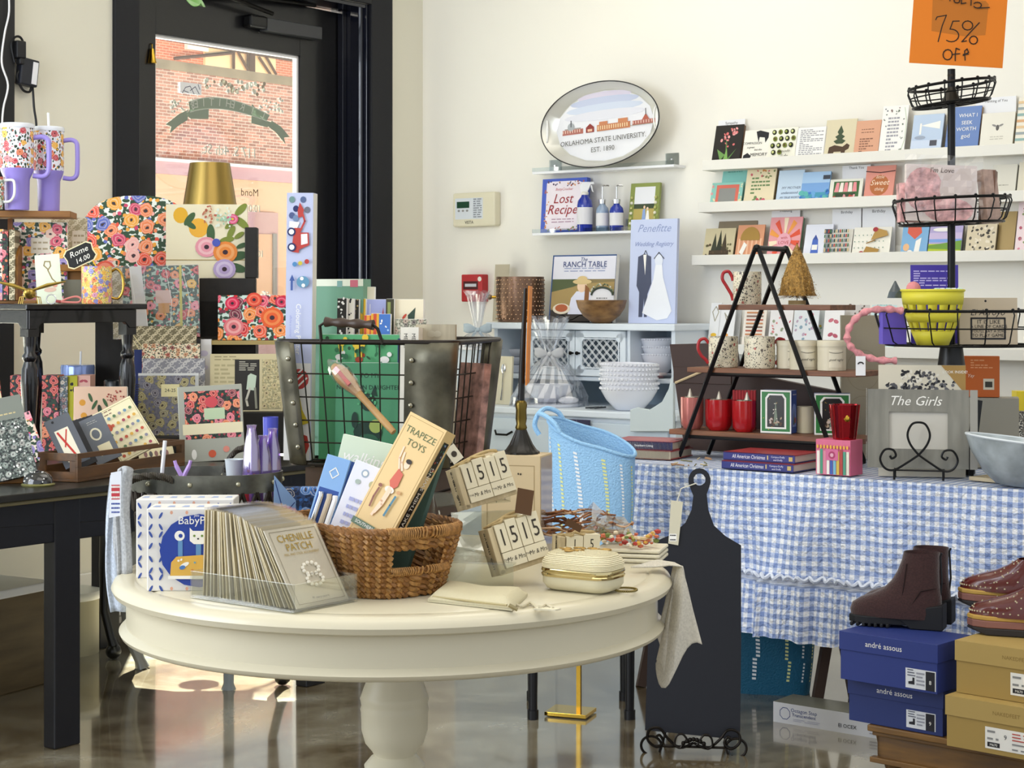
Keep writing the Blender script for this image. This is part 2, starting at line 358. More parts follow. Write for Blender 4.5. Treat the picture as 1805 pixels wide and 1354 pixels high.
# casing round the door
xc0, xc1 = dl(203, 300, -.02).x, dl(692, 300, -.02).x
mb = MB(); mb.m = MD
mb.box(xc0, -.022, 0, xo0, 0, zo+.13, CASEM); mb.box(xo1, -.022, 0, xc1, 0, zo+.13, CASEM); mb.box(xo0, -.022, zo, xo1, 0, zo+.13, CASEM); struct(mb, 'trim_1', bev=.004)
mb = MB(); mb.m = MD; gl = M('#0d0f1c', .14, coat=.6, bump=.25, bscale=14)
mb.box(xo1-.02, -.004, 0, xo1, .24, zo, gl); mb.box(xo0, .0, 0, xo0+.02, .24, zo, gl); mb.box(xo0, 0, zo-.02, xo1, .24, zo, gl)
mb.box(xo1-.05, .13, 0, xo1-.02, .165, zo-.02, gl); mb.tube([(xo1-.028, .03, 0), (xo1-.028, .03, zo)], .012, gl)
struct(mb, 'trim_2', bev=.003)
# the door leaf
LY = .17
g0, g1 = dl(274, 200, LY), dl(529, 200, LY); gt = dl(274, 60, LY).z; gb = .28
lx0, lx1 = xo0+.02, xo1-.03
dr = MB(); dr.m = MD
dr.box(lx0, LY, .02, g0.x, LY+.045, zo-.03, DOORM); dr.box(g1.x, LY, .02, lx1, LY+.045, zo-.03, DOORM)
dr.box(g0.x, LY, gt, g1.x, LY+.045, zo-.03, DOORM); dr.box(g0.x, LY, .02, g1.x, LY+.045, gb, DOORM)
door = struct(dr, 'door_1', bev=.004)
dr = MB(); dr.m = MD; e = .012; stop = M('#e8e6e6', .4)
dr.box(g0.x, LY+.012, gb, g0.x+e, LY+.04, gt, stop); dr.box(g1.x-e, LY+.012, gb, g1.x, LY+.04, gt, stop); dr.box(g0.x, LY+.012, gt-e, g1.x, LY+.04, gt, stop); dr.build('glazing_bead', door)
dr = MB(); dr.m = MD; dr.box(g0.x, LY+.022, gb, g1.x, LY+.027, gt, G('#f6faf8', .03, .02, name='pane_glass')); pane = dr.build('glass_pane', door)
# painted lettering on the outside of the glass, read backwards from indoors
sage = M('#8f9a8b', .7); pale = M('#c3c6bd', .7); dk = M('#55503f', .7); wl = M('#f4f4f0', .6)
lt = MB(); lt.m = MD; ly = LY+.02
def gp(x, y): q = dl(x, y, LY+.02); return (q.x, q.z)
def gpoly(pts, m_, dy=0): lt.poly([(gp(*p)[0], ly-dy, gp(*p)[1]) for p in pts], m_)
def cr(x, y): return (265+x/6.685, 120+y/6.685)
def bez(a, b, c, n=14): return [((1-t)**2*a[0]+2*t*(1-t)*b[0]+t*t*c[0], (1-t)**2*a[1]+2*t*(1-t)*b[1]+t*t*c[1]) for t in [i/n for i in range(n+1)]]
arch_t = bez((450, 400), (820, 240), (1405, 555), 18); arch_b = bez((470, 520), (800, 400), (1370, 625), 18)
for i in range(18): gpoly([cr(*arch_t[i]), cr(*arch_t[i+1]), cr(*arch_b[i+1]), cr(*arch_b[i])], sage)
gpoly([cr(*p) for p in ((690, 470), (685, 600), (480, 600), (430, 560), (460, 490))], sage); gpoly([cr(*p) for p in ((450, 490), (340, 540), (180, 665), (245, 690), (230, 770), (330, 680), (440, 610))], sage)
gpoly([cr(*p) for p in ((1195, 420), (1190, 650), (1380, 700), (1430, 640), (1370, 620))], sage); gpoly([cr(*p) for p in ((1430, 620), (1540, 690), (1640, 810), (1575, 820), (1595, 900), (1480, 760), (1390, 690))], sage)
for pts in (arch_t, arch_b):
    q = [gp(*cr(*p)) for p in pts]; lt.stroke(q, .004, pale, ly-.0008)
def gtext(s, x, y, size, m_, rot=0, shear=0): q = gp(x, y); lt.text(s, q[0], q[1], size, m_, ly-.001, rot=rot, shear=shear, mirror=True)
wds = 'SEITIHERIL'
for i, ch in enumerate(wds):
    t = (i+.6)/len(wds); k = int(t*18); a, b = arch_t[k], arch_b[k]; q = cr((a[0]+b[0])/2, (a[1]+b[1])/2)
    gtext(ch, q[0], q[1]-1, .052, pale, rot=.25-.75*t)
gtext('117 S. 4th St.', 405, 267, .066, pale); gtext('Mond', 440, 340, .05, dk); gtext('10:00 -', 442, 368, .05, pale); gtext('10:00', 452, 448, .045, pale)
gtext('gifts .', 466, 523, .07, wl, shear=.3)
for i in range(46):
    x = random.uniform(358, 470); q = gp(x, 150+random.uniform(-9, 12)+(x-400)*.08); lt.disc(q[0], q[1], random.uniform(.006, .014), random.choice([pale, M('#9c9384', .7)]), ly-.0006, n=7)
for i in range(60):
    s_ = random.random(); x = random.choice([random.uniform(300, 345), random.uniform(455, 500)]); q = gp(x, 190+random.uniform(-16, 8)); lt.disc(q[0], q[1], random.uniform(.003, .008), pale, ly-.0006, n=6)
lt.build('window_lettering', door)
# small white notice on the glass
mb = MB(); mb.m = MD; a, b = gp(317, 144), gp(354, 168); mb.box(a[0], ly-.004, b[1], b[0], ly-.0025, a[1], M('#f3f3f6', .6))
for pts in ([(320, 164), (326, 154), (334, 152), (341, 166)], [(334, 160), (343, 153), (350, 166)], [(348, 149), (351, 158)], [(323, 160), (331, 163)]): mb.stroke([gp(*p) for p in pts], .003, M('#4d4765', .7), ly-.0046)
tag(mb.build('paper_notice'), 'small white notice with a sketched line drawing stuck on the door glass', 'notice')
# brass hook by the glass edge and closer
mb = MB(); q = dl(268, 98, LY-.01); mb.m = MD @ Matrix.Translation(q); mb.lathe([(0, .03), (.009, .03), (.012, .01), (.02, -.03), (.022, -.035), (0, -.035)], BRASS, n=14); mb.tube([(0, 0, .03), (0, .0, .05), (0, .012, .055)], .003, BRASS); tag(mb.build('door_bell', smooth=True), 'small brass bell hanging at the top left of the door glass', 'bell')
cl = thing('door_closer', 'black hydraulic closer with folding arm at the top of the black door', 'door closer', MD @ Vector((0, LY, 0)))
cl.matrix_world = MD
mb = MB(); a, b = dl(465, 28, LY-.03), dl(562, 50, LY-.03); b.z = dl(465, 54, LY-.03).z; mb.box(a.x, LY-.055, b.z-.002, b.x, LY, a.z-.01, M('#3c3d40', .4)); mb.build('cover', cl, bev=.004)
mb = MB(); a2 = dl(435, 30, LY-.03); mb.box(a2.x, LY-.06, b.z+.005, a.x, LY, a.z-.005, M('#0b0b0c', .35)); mb.build('closer_body', cl, bev=.012)
mb = MB(); p0 = dl(480, 24, LY-.06); p1 = dl(372, 0, LY-.06); p2 = dl(560, 8, LY-.05); mb.tube([(p0.x, LY-.06, p0.z), (p1.x, LY-.1, p1.z+.03)], .011, IRON); mb.tube([(p1.x, LY-.1, p1.z+.03), (p2.x, LY-.03, zo-.02)], .011, IRON); mb.build('arm', cl)
# shop window (only its right jamb is in view)
wn = MB(); wn.m = MD; wn.box(xw1-.09, -.03, zw0, xw1, .12, zw1, BLACK); wn.box(xw0, -.03, zw0, xw0+.09, .12, zw1, BLACK); wn.box(xw0, -.03, zw1-.09, xw1, .12, zw1, BLACK); wn.box(xw0, -.05, zw0, xw1, .12, zw0+.05, BLACK)
w1 = struct(wn, 'window_1', bev=.004)
wn = MB(); wn.m = MD; wn.box(xw0+.09, .05, zw0, xw1-.09, .055, zw1, G('#f6faf8', .03, .02, name='pane_glass')); wn.build('window_pane', w1)
# ================= across the street =================
OY = 13.0
def ol(x, y): return dl(x, y, OY)
def brick(c1, c2, mort, sc):
    m = bpy.data.materials.new('brick'); m.use_nodes = True; nt = m.node_tree; b = nt.nodes['Principled BSDF']; b.inputs['Roughness'].default_value = .85
    tc = nt.nodes.new('ShaderNodeTexCoord'); mp = nt.nodes.new('ShaderNodeMapping'); mp.inputs['Rotation'].default_value = (PI/2, 0, 0); nt.links.new(tc.outputs['Object'], mp.inputs[0])
    t = nt.nodes.new('ShaderNodeTexBrick'); t.inputs['Color1'].default_value = lin(c1); t.inputs['Color2'].default_value = lin(c2); t.inputs['Mortar'].default_value = lin(mort)
    t.inputs['Scale'].default_value = sc; t.inputs['Mortar Size'].default_value = .022; t.inputs['Brick Width'].default_value = .8; t.inputs['Row Height'].default_value = .25; t.inputs['Bias'].default_value = -.1
    nt.links.new(mp.outputs[0], t.inputs[0]); nt.links.new(t.outputs[0], b.inputs['Base Color']); return m
bld = thing('shop_building', 'low brick shop across the street with a peach front below, seen through the door glass', 'building', (0, 0, 0)); bld.matrix_world = MD
bz = [ol(275, y).z for y in (107, 120, 279, 284, 306)]
def bpart(nm, x0, z0, x1, z1, y0, y1, m_): mb = MB(); mb.box(x0, y0, z0, x1, y1, z1, m_); return mb.build(nm, bld)
X0, X1 = ol(150, 200).x, ol(760, 200).x
brm = brick('#c98a78', '#8f5d52', '#e6cfc2', 5.6)
bpart('brick_wall', X0, bz[2], X1, bz[0], OY, OY+.4, brm); bpart('coping', X0, bz[1], X1, bz[0]+.03, OY-.03, OY+.43, M('#8d7c68', .9, var=.3, bscale=3))
bpart('fascia', X0, bz[3], X1, bz[2], OY-.12, OY+.3, M('#f4ecec', .7)); bpart('cornice', X0, bz[4], X1, bz[3], OY-.06, OY+.3, M('#c59aa2', .7))
bpart('shop_front', X0, -.2, X1, bz[4], OY, OY+.4, M('#e6b595', .8))
a, b = ol(415, 372), ol(486, 560); bpart('door_frame', a.x, 0, b.x, a.z, OY-.05, OY, M('#c49a97', .7)); a, b = ol(436, 412), ol(481, 540); bpart('door_window', a.x, b.z, b.x, a.z, OY-.07, OY-.05, M('#dba988', .4))
a, b = ol(474, 412), ol(481, 540); bpart('mullion', a.x, b.z, b.x, a.z, OY-.09, OY-.07, M('#8e8480', .5))
bld2 = thing('brick_building', 'taller brick building with cream panels and timber braces, above the low brick wall', 'building'); bld2.matrix_world = MD
OY2 = 17.
def ol2(x, y): return dl(x, y, OY2)
mb = MB(); a, b = ol2(100, 40), ol2(800, 40); zt = a.z+.6; mb.box(a.x, OY2, 0, b.x, OY2+.4, zt, brick('#d07a5c', '#b0634c', '#e9c8b6', 5.6)); mb.build('brick_wall', bld2)
mb = MB(); pc = M('#efd9ae', .8)
a = ol2(358, 70); b = ol2(482, 130); mb.box(a.x, OY2-.06, 0, b.x, OY2, zt, pc); mb.build('cream_panel', bld2)
mb = MB(); tm = M('#4d3a36', .7)
for p, q, w in (((405, 80), (405, 128), .07), ((407, 82), (430, 124), .06), ((430, 84), (430, 126), .06), ((438, 86), (438, 130), .14), ((450, 102), (470, 132), .06), ((462, 100), (480, 132), .06), ((300, 104), (402, 94), .06), ((275, 68), (525, 110), .05)):
    p, q = ol2(*p), ol2(*q); mb.tube([(p.x, OY2-.1, p.z), (q.x, OY2-.1, q.z)], w*.5, tm, n=4)
mb.build('timber_brace', bld2)
mb = MB(); a, b = ol2(325, 74), ol2(362, 92); mb.box(a.x, OY2-.08, b.z, b.x, OY2, a.z, M('#f2f0ef', .5)); mb.box(a.x+.15, OY2-.1, b.z+.18, b.x-.05, OY2-.08, a.z, M('#7f90a8', .2)); mb.build('window', bld2)
mb = MB(); mb.m = MD; mb.box(-30, .3, -.15, 30, OY+20, -.05, M('#9d9a94', .9)); struct(mb, 'ground')
# ================= fixtures on the walls =================
# keypad
kp = thing('alarm_keypad', 'cream alarm keypad with a small green screen on the wall', 'alarm keypad'); kp.matrix_world = MR
a, b = rl(798, 341, -.05), rl(872, 398, -.05)
mb = MB(); mb.box(a.x, -.05, b.z, b.x, 0, a.z, M('#dfd9c0', .45)); mb.build('housing', kp, bev=.008)
w, h = b.x-a.x, a.z-b.z; mb = MB(); scr = M('#0f3f28', .3); kk = M('#c9ccd0', .5)
mb.art(w, h, -.05, [('r', .06, .22, .72, .84, M('#d5dbe2', .4)), ('r', .1, .55, .4, .74, scr), ('c', .15, .47, .03, .02, GREY), ('c', .25, .47, .03, .02, GREY), ('c', .35, .47, .03, .02, GREY), ('lines', .5, .7, .28, .8, 9, M('#8a8f98')), ('t', 'VISTA', .4, .12, .08, M('#333333'))], x0=a.x, z0=b.z); mb.build('face_plate', kp)
fa = thing('fire_alarm', 'red fire alarm pull station on the wall above the beribboned cellophane bag', 'fire alarm'); fa.matrix_world = MR
a, b = rl(813, 484, -.05), rl(850, 532, -.05); w, h = b.x-a.x, a.z-b.z; red = M('#b3262b', .35)
mb = MB(); mb.box(a.x, -.05, b.z, b.x, 0, a.z, red); mb.build('housing', fa, bev=.005)
mb = MB(); mb.art(w, h, -.05, [('r', .1, .45, .8, .75, M('#4a1216')), ('r', .18, .55, .72, .66, M('#c9ccd4')), ('r', .2, .25, .7, .4, M('#e8b9bb')), ('c', .88, .83, .09, .09, WHITE)], x0=a.x, z0=b.z); mb.build('pull_handle', fa)
# wires and power brick by the window
mb = MB(); pts = [wallD(x, y, .045) for x, y in ((14, -30), (16, 20), (8, 60), (3, 110), (14, 150), (6, 190), (4, 225), (8, 260))]
def smoothp(p, n=6):
    out = []
    for i in range(len(p)-1):
        p0 = p[max(i-1, 0)]; p1 = p[i]; p2 = p[i+1]; p3 = p[min(i+2, len(p)-1)]
        for k in range(n):
            t = k/n; out.append(.5*((2*p1)+(p2-p0)*t+(2*p0-5*p1+4*p2-p3)*t*t+(3*p1-p0-3*p2+p3)*t**3))
    return out+[p[-1]]
mb.tube(smoothp(pts), .004, M('#e9e9ec', .5), n=6); solo(mb, 'cord', 'thin white cord hanging down the black window frame', 'cord', smooth=True)
mb = MB(); pts = [wallD(x, y, .03) for x, y in ((26, 110), (20, 80), (26, 66), (36, 66), (42, 80), (40, 100), (36, 120), (30, 135), (40, 158), (52, 162), (57, 152), (60, 190), (64, 225), (60, 290))]
mb.tube(smoothp(pts), .005, M('#101012', .5), n=6); solo(mb, 'cord', 'black power lead looped beside the window frame', 'cord', smooth=True)
ad = thing('power_adapter', 'black power adapter with a white label hanging on the wall beside the window frame', 'power adapter'); ad.matrix_world = MD @ Matrix.Translation(dl(48, 128, -.03)) @ Matrix.Rotation(.12, 4, 'Y')
mb = MB(); mb.box(-.042, -.02, -.055, .042, .02, .055, M('#1b1d26', .4)); mb.build('housing', ad, bev=.006)
mb = MB(); mb.box(.01, -.0215, -.045, .035, -.02, .045, M('#e9e9ee')); mb.build('sticker', ad)
mb = MB(); q = dl(32, 88, -.03); mb.m = MD @ Matrix.Translation(q); mb.box(-.022, -.025, -.035, .022, .02, .035, BLACK); mb.box(-.012, -.03, -.06, .012, 0, -.035, BLACK); tag(mb.build('power_plug', bev=.005), 'black plug at the top of the looped power lead', 'plug')
# hanging leaf at the top
mb = MB()
def leaf(u, v): a = u*2-1; w = .03*max(0, math.sin(PI*v))**.7; return P(328+v*30, -6+v*15, 4.2)+Vector((0, a*.03, a*w*.55-(1-abs(a))*.004))
mb.sheet(leaf, 4, 12, M('#4f8a2e', .4)); solo(mb, 'plant_leaf', 'tip of a green leaf hanging in at the top over the door', 'leaf', solid=.001)
# acrylic wall shelves
def wshelf(x0, x1, y, yr, depth, lab, thick=.012):
    a, b = rl(x0, y, -depth), rl(x1, yr, -depth); s = thing('wall_shelf', lab, 'shelf', group=None); s.matrix_world = MR
    mb = MB(); mb.box(a.x, -depth, a.z-thick, b.x, 0, a.z, M('#eef0f4', .2, coat=.3)); mb.build('board', s, bev=.002)
    mb = MB(); mb.box(a.x, -depth, a.z, b.x, -depth+.004, a.z+.018, ACRYL); mb.build('front_lip', s)
    for xx in (a.x+.07, b.x-.07):
        mb = MB(); mb.box(xx-.035, -.008, a.z, xx+.035, 0, a.z+.06, ACRYL); mb.lathe([(0, -.002), (.006, -.002), (.006, .004)], CHROME, (xx, -.01, a.z+.03), 8); mb.build('bracket', s)
    return a.z
zsa = wshelf(938, 1188, 303, 297, .1, 'clear acrylic wall shelf holding the oval tray')
zsb = wshelf(938, 1112, 411, 408, .12, 'clear acrylic wall shelf holding the blue cookbook and bottles')
LEDGE = {}
def ledge(k, x0, y0, lab, hl=.045):
    a = rl(x0, y0, -.115); x1 = rl(1900, 300, 0).x; mb = MB(); zt = a.z
    mb.box(a.x, -.105, zt-.045, x1, 0, zt-.022, WHITE); mb.box(a.x, -.115, zt-.045, x1, -.1, zt, WHITE); mb.box(a.x, -.012, zt-.045, x1, 0, zt+.03, WHITE); mb.m = Matrix()
    for i in range(len(mb.v)): mb.v[i] = MR @ mb.v[i]
    solo(mb, 'picture_ledge', lab, 'shelf', bev=.002); LEDGE[k] = zt-.022
ledge(1, 1238, 283, 'topmost long white card ledge on the wall'); ledge(2, 1231, 357, 'second white card ledge from the top'); ledge(3, 1219, 450, 'third white card ledge from the top, just above the bottle brush tree'); ledge(4, 1247, 606, 'lowest white card ledge, behind the wire baskets')
def ledge_card(k, name, label, x0, x1, y0, y1, mat=PAPER, ops=(), t=.006, off=.088, group='greeting cards on the wall ledges', tilt=.26, cat='card', back=None, roll=0, zb=None):
    """stands on ledge k at the pixel outline; off: how far its foot is from the wall"""
    xm = (x0+x1)/2; q = rl(xm, y1, -off); z = LEDGE[k] if zb is None else zb; loc = MR @ Vector((q.x, -off, z))
    d = loc.y; rt = loc.x/d; w = mpx(x1-x0, d)/(math.cos(YR)-rt*math.sin(YR)); topz = EYE-(y0-HY)/F*d; h = (topz-z)/math.cos(tilt)
    mb = MB(); mb.box(-w/2, 0, 0, w/2, t, h, mat)
    if back: mb.box(-w/2, t, 0, w/2, t+.012, h*.985, back)
    mb.art(w, h, 0, ops); return solo(mb, name, label, cat, loc, YR, tilt, group, roll)
# ================= round cream table =================
TC = Vector((-.256, 3.87, 0)); TZ = .76; crm = M('#d3cbb2', .32, bump=.05, bscale=30, coat=.15); crm2 = M('#d9d2ba', .35)
rt = thing('round_table', 'round cream painted pedestal table in the foreground, crowded with gifts', 'table', TC)
mb = MB(); mb.lathe([(0, .76), (.545, .76), (.552, .757), (.558, .76), (.585, .758), (.598, .75), (.603, .739), (.598, .728), (.583, .722), (0, .722)], crm, n=128); mb.build('tabletop', rt, smooth=True)
mb = MB(); mb.lathe([(.572, .722), (.572, .66), (.58, .655), (.587, .648), (.583, .64), (.575, .636), (.54, .636), (.54, .722)], crm, n=128); mb.build('apron', rt, smooth=True)
mb = MB(); mb.lathe([(.11, .64), (.06, .6), (.058, .56), (.06, .52), (.072, .487), (.075, .478), (.073, .47), (.072, .462), (.0745, .455), (.073, .448), (.072, .41), (.064, .382), (.05, .365), (.044, .355), (.052, .35), (.066, .333), (.062, .3), (.07, .26), (.05, .2), (.06, .14), (.06, .1)], crm2, (0, 0, 0), n=56); mb.build('pedestal', rt, smooth=True)
for k in range(3):
    a = PI/2+.4+k*2*PI/3; mb = MB(); c, s = math.cos(a), math.sin(a)
    mb.tube([(c*.03, s*.03, .16), (c*.12, s*.12, .17), (c*.24, s*.24, .1), (c*.34, s*.34, .045), (c*.4, s*.4, .04)], [.05, .045, .035, .035, .038], crm2, n=12); mb.build('leg', rt, smooth=True)
# ================= black table at the left =================
bt = thing('black_table', 'black painted wooden table with square legs at the left edge', 'table'); BZ = .78
c1 = PZ(95, 1322, 0); MT = frame(YD, Vector((c1.x, c1.y, 0))); bt.matrix_world = MT; MTi = MT.inverted()
def tl(x, y, z): return MTi @ PZ(x, y, z)
mb = MB(); e = .04; mb.box(-1.6, -e, BZ-.022, 1.2, 1.25, BZ, M('#23211c', .3, bump=.2, bscale=14, var=.3)); mb.box(-1.6, -e+.008, BZ-.034, 1.19, 1.24, BZ-.022, M('#6e6648', .35)); mb.build('tabletop', bt, bev=.003)
mb = MB(); mb.box(-1.6, 0, BZ-.16, 1.17, .03, BZ-.03, BLACKW); mb.box(-1.6, 1.17, BZ-.16, 1.17, 1.2, BZ-.03, BLACKW); mb.box(1.14, 0, BZ-.16, 1.17, 1.2, BZ-.03, BLACKW); mb.build('apron', bt, bev=.003)
for xx, yy in ((0, 0), (1.07, 0), (-1.55, 1.1), (1.07, 1.1)):
    mb = MB(); mb.box(xx, yy-.004, 0, xx+.096, yy+.05, BZ-.03, BLACKW); mb.build('leg', bt, bev=.004)
# things under it by the wall: pale round drum and wooden crate
b0 = PZ(118, 1150, 0); b0.z = 0
dm = thing('drum_table', 'round pale drum side table under the black table, its top coloured sunlit white', 'side table', b0)
zt = EYE-(1040-HY)/F*b0.y; mb = MB(); mb.lathe([(.12, 0), (.12, zt-.03), (0, zt-.03)], M('#b3ab8d', .6), n=40, cap=False); mb.build('drum', dm, smooth=True)
mb = MB(); mb.lathe([(0, zt), (.128, zt), (.134, zt-.008), (.134, zt-.022), (.128, zt-.03), (0, zt-.03)], M('#efeee4', .4), n=40); mb.build('top', dm, smooth=True)  # sunlight on the drum top is put into its near-white colour
cr0 = PZ(83, 1205, 0); wc = thing('wooden_chest', 'low brown wooden chest with its top coloured sunlit white, under the black table', 'chest', cr0, YD+.15)
zt = .33; mb = MB(); mb.box(-1.0, 0, 0, 0, .45, zt, woodm('#6f5c3a', '#4c3d22', (2, 30, 12))); mb.build('chest_body', wc, bev=.004)
mb = MB(); mb.box(-1.02, -.02, zt, .02, .47, zt+.03, M('#f1f1ee', .35)); mb.build('lid', wc, bev=.005)  # near-white lid colour stands in for sun falling on the chest
# dark table with curved feet behind the round table
ct = thing('claw_foot_table', 'dark little table with curved cabriole legs, mostly hidden behind the round table', 'side table', P(350, 525, 6.5).xy.to_3d())
o0 = ct.location.copy(); dkw = M('#14130f', .3)
def legp(x, y): q = PZ(x, y, 0); return q-o0
q0 = legp(232, 1178); q1 = legp(403, 1215); q2 = legp(498, 1208); q3 = legp(200, 1162)
mb = MB(); ttop = .56; mb.prism([(q3.x-.02, q3.y+.15), (q0.x+.1, q0.y-.02), (q1.x, q1.y-.03), (q2.x+.05, q2.y), (q2.x, q2.y+.3)], ttop-.03, ttop, dkw, 'z'); mb.build('tabletop', ct, bev=.004)
mb = MB(); sil = M('#8e8f88', .25, .2)
mb.tube([q0+Vector((.05, 0, .54)), q0+Vector((.03, 0, .45)), q0+Vector((.0, 0, .3)), q0+Vector((-.01, 0, .2)), q0+Vector((.0, 0, .1)), q0+Vector((.03, 0, .03)), q0+Vector((.04, 0, .0))], [.03, .045, .04, .03, .022, .02, .028], sil, n=12); mb.build('leg', ct, smooth=True)
for q, m_ in ((q1, M('#7d8485', .35)),):
    mb = MB(); mb.tube([q+Vector((0, 0, .54)), q+Vector((0, 0, .02)), q], [.02, .018, .026], m_, n=8); mb.build('leg', ct, smooth=True)
for q in (q2, q3):
    mb = MB(); mb.tube([q+Vector((-.02, 0, .54)), q+Vector((-.03, 0, .35)), q+Vector((-.035, 0, .18)), q+Vector((-.01, 0, .08)), q+Vector((0, 0, .05))], [.03, .024, .016, .016, .02], dkw, n=10); mb.ball(q+Vector((0, 0, .03)), .03, dkw, 12); mb.build('leg', ct, smooth=True)
# ================= gingham table =================
GZ = .78; g0_ = PZ(1450, 840, GZ); MG = frame(YR, Vector((g0_.x, g0_.y, 0))); MGi = MG.inverted()
gxl = (MGi @ PP(1062, 830, g0_, NR)).x; gxr = 1.35; GD = .78
def gingham():
    m = bpy.data.materials.new('gingham_seersucker'); m.use_nodes = True; nt = m.node_tree; L = nt.links.new
    b = nt.nodes['Principled BSDF']; b.inputs['Roughness'].default_value = .85; b.inputs['Sheen Weight'].default_value = .2
    uv = nt.nodes.new('ShaderNodeUVMap'); sp = nt.nodes.new('ShaderNodeSeparateXYZ'); L(uv.outputs[0], sp.inputs[0])
    def stripe(s):
        a = nt.nodes.new('ShaderNodeMath'); a.operation = 'MULTIPLY'; a.inputs[1].default_value = 1/.031; L(s, a.inputs[0])
        c = nt.nodes.new('ShaderNodeMath'); c.operation = 'FRACT'; L(a.outputs[0], c.inputs[0])
        d = nt.nodes.new('ShaderNodeMath'); d.operation = 'GREATER_THAN'; d.inputs[1].default_value = .5; L(c.outputs[0], d.inputs[0]); return d.outputs[0]
    ad = nt.nodes.new('ShaderNodeMath'); ad.operation = 'ADD'; L(stripe(sp.outputs[0]), ad.inputs[0]); L(stripe(sp.outputs[1]), ad.inputs[1])
    dv = nt.nodes.new('ShaderNodeMath'); dv.operation = 'MULTIPLY'; dv.inputs[1].default_value = .5; L(ad.outputs[0], dv.inputs[0])
    c = ramp(nt, dv.outputs[0], [(0, '#f1f2f5'), (.25, '#b7c4e2'), (.75, '#8096c8')]); L(c, b.inputs['Base Color'])
    n = nt.nodes.new('ShaderNodeTexNoise'); n.inputs['Scale'].default_value = 60; L(uv.outputs[0], n.inputs['Vector'])
    bp = nt.nodes.new('ShaderNodeBump'); bp.inputs['Strength'].default_value = 1; bp.inputs['Distance'].default_value = .012; L(n.outputs[0], bp.inputs['Height']); L(bp.outputs[0], b.inputs['Normal']); return m
GING = gingham()
gt_ = thing('display_table', 'long wooden display table hidden under the gingham tablecloth', 'table', (0, 0, 0)); gt_.matrix_world = MG
mb = MB(); mb.box(gxl+.01, .01, GZ-.035, gxr, GD, GZ-.005, woodm()); mb.build('tabletop', gt_)
for xx in (gxl+.12, -.06, gxr-.2):
    for sg in (0, 1):
        mb = MB(); a, b = (.06, .34) if sg else (.34, .06); mb.tube([(xx+.0, a, GZ-.04), (xx+.0, b, 0)], .022, M('#3a2618', .5), n=4); mb.build('leg', gt_)
L_ = gxr-gxl; ZR = .45
def fold(u, t): return (.018*math.sin(u*9+1)+.014*math.sin(u*21+2.1+3*t)+.007*math.sin(u*43-2*t))*(t**.8)
vs = []; fs = []; uvs = []; NU = 420
cols_ = []
prof = [('top', GD-.02), ('top', .35), ('top', .02)]+[('f', k/14) for k in range(0, 15)]+[('r', k/9) for k in range(1, 10)]
for i in range(NU+1):
    u = i/NU*L_
    s_ = -.07 if False else 0
    for kind, t in prof:
        if kind == 'top': y = t; z = GZ+.002; x = gxl+u; du = 0
        elif kind == 'f':
            z = GZ+.002-(GZ-ZR)*t; y = -.012-fold(u, t)-.015*t; x = gxl+u+.004*math.sin(u*17+t*3)
        else:
            bz = .27+.04*math.sin(u*3.1+.6)+.028*math.sin(u*7)+.01*math.sin(u*19)+.06*max(0, 1-u/.45)
            z = ZR-(ZR-bz)*t; rf = .012*math.sin(u*70+1.5*math.sin(u*9))*(.4+.6*t)+.006*math.sin(u*117)
            y = -.03-fold(u, 1)-.02-rf-.02*t; x = gxl+u+.006*math.sin(u*70+1)*t
        vs.append((x, y, z)); uvs.append((u*(1.35 if kind == 'r' else 1), (y+.5 if kind == 'top' else z)))
np_ = len(prof)
for i in range(NU):
    for j in range(np_-1): fs.append((i*np_+j, (i+1)*np_+j, (i+1)*np_+j+1, i*np_+j+1))
# left end of the cloth
o = len(vs); n2 = 30
for i in range(n2+1):
    v = i/n2*(GD-.02)
    for k in range(15):
        t = k/14; z = GZ+.002-(GZ-.4)*t; vs.append((gxl-.01-.02*t-.014*math.sin(v*24)*t, v-.012*(1-i/n2), z)); uvs.append((v+.01, z))
for i in range(n2):
    for j in range(14): fs.append((o+i*15+j, o+i*15+j+1, o+(i+1)*15+j+1, o+(i+1)*15+j))
mb = MB(); mb.m = MG; mb.add(vs, fs, GING); cloth = mb.build('tablecloth', smooth=True, uvf=uvs)
tag(cloth, 'blue and white gingham tablecloth with a ruffled hem over the display table', 'tablecloth')
mb = MB(); mb.m = MG
fr = []; 
for i in range(561):
    u = i/560*L_; fr.append((gxl+u, -.045-fold(u, 1)-.008*math.sin(u*150), ZR+.006+.006*math.sin(u*190)))
mb.tube(fr, .006, M('#dfe5f2', .8), n=5); mb.build('ruffle_heading', cloth)
cloth.children[0].matrix_parent_inverse = Matrix()
# ================= pale hutch by the wall =================
HB = M('#dfe8f0', .4); HB2 = M('#cddae4', .45)
ht = thing('hutch', 'pale blue painted hutch with lattice doors against the wall', 'hutch'); ht.matrix_world = MR
hd = .34; cd = .6; hx0 = rl(869, 600, -hd).x; hx1 = rl(1188, 600, -hd).x; zT = rl(1030, 570, -hd).z; zM = rl(1030, 664, -hd).z; zC = rl(1000, 722, -cd).z
mb = MB(); mb.box(hx0-.03, -hd-.02, zT-.03, hx1+.015, -.02, zT, HB); mb.box(hx0, -hd+.01, zM-.02, hx1, -.02, zM, HB); mb.build('shelf_board', ht, bev=.005)
xa, xb = rl(926, 600, -hd).x, rl(1106, 600, -hd).x
for x0, x1 in ((hx0, hx0+.02), (hx1-.02, hx1)): mb = MB(); mb.box(x0, -hd+.01, zC, x1, -.02, zT-.03, HB); mb.build('side_panel', ht)
for x0, x1 in ((xa-.008, xa+.008), (xb-.008, xb+.008)): mb = MB(); mb.box(x0, -hd+.01, zM, x1, -.02, zT-.03, HB); mb.build('partition', ht)
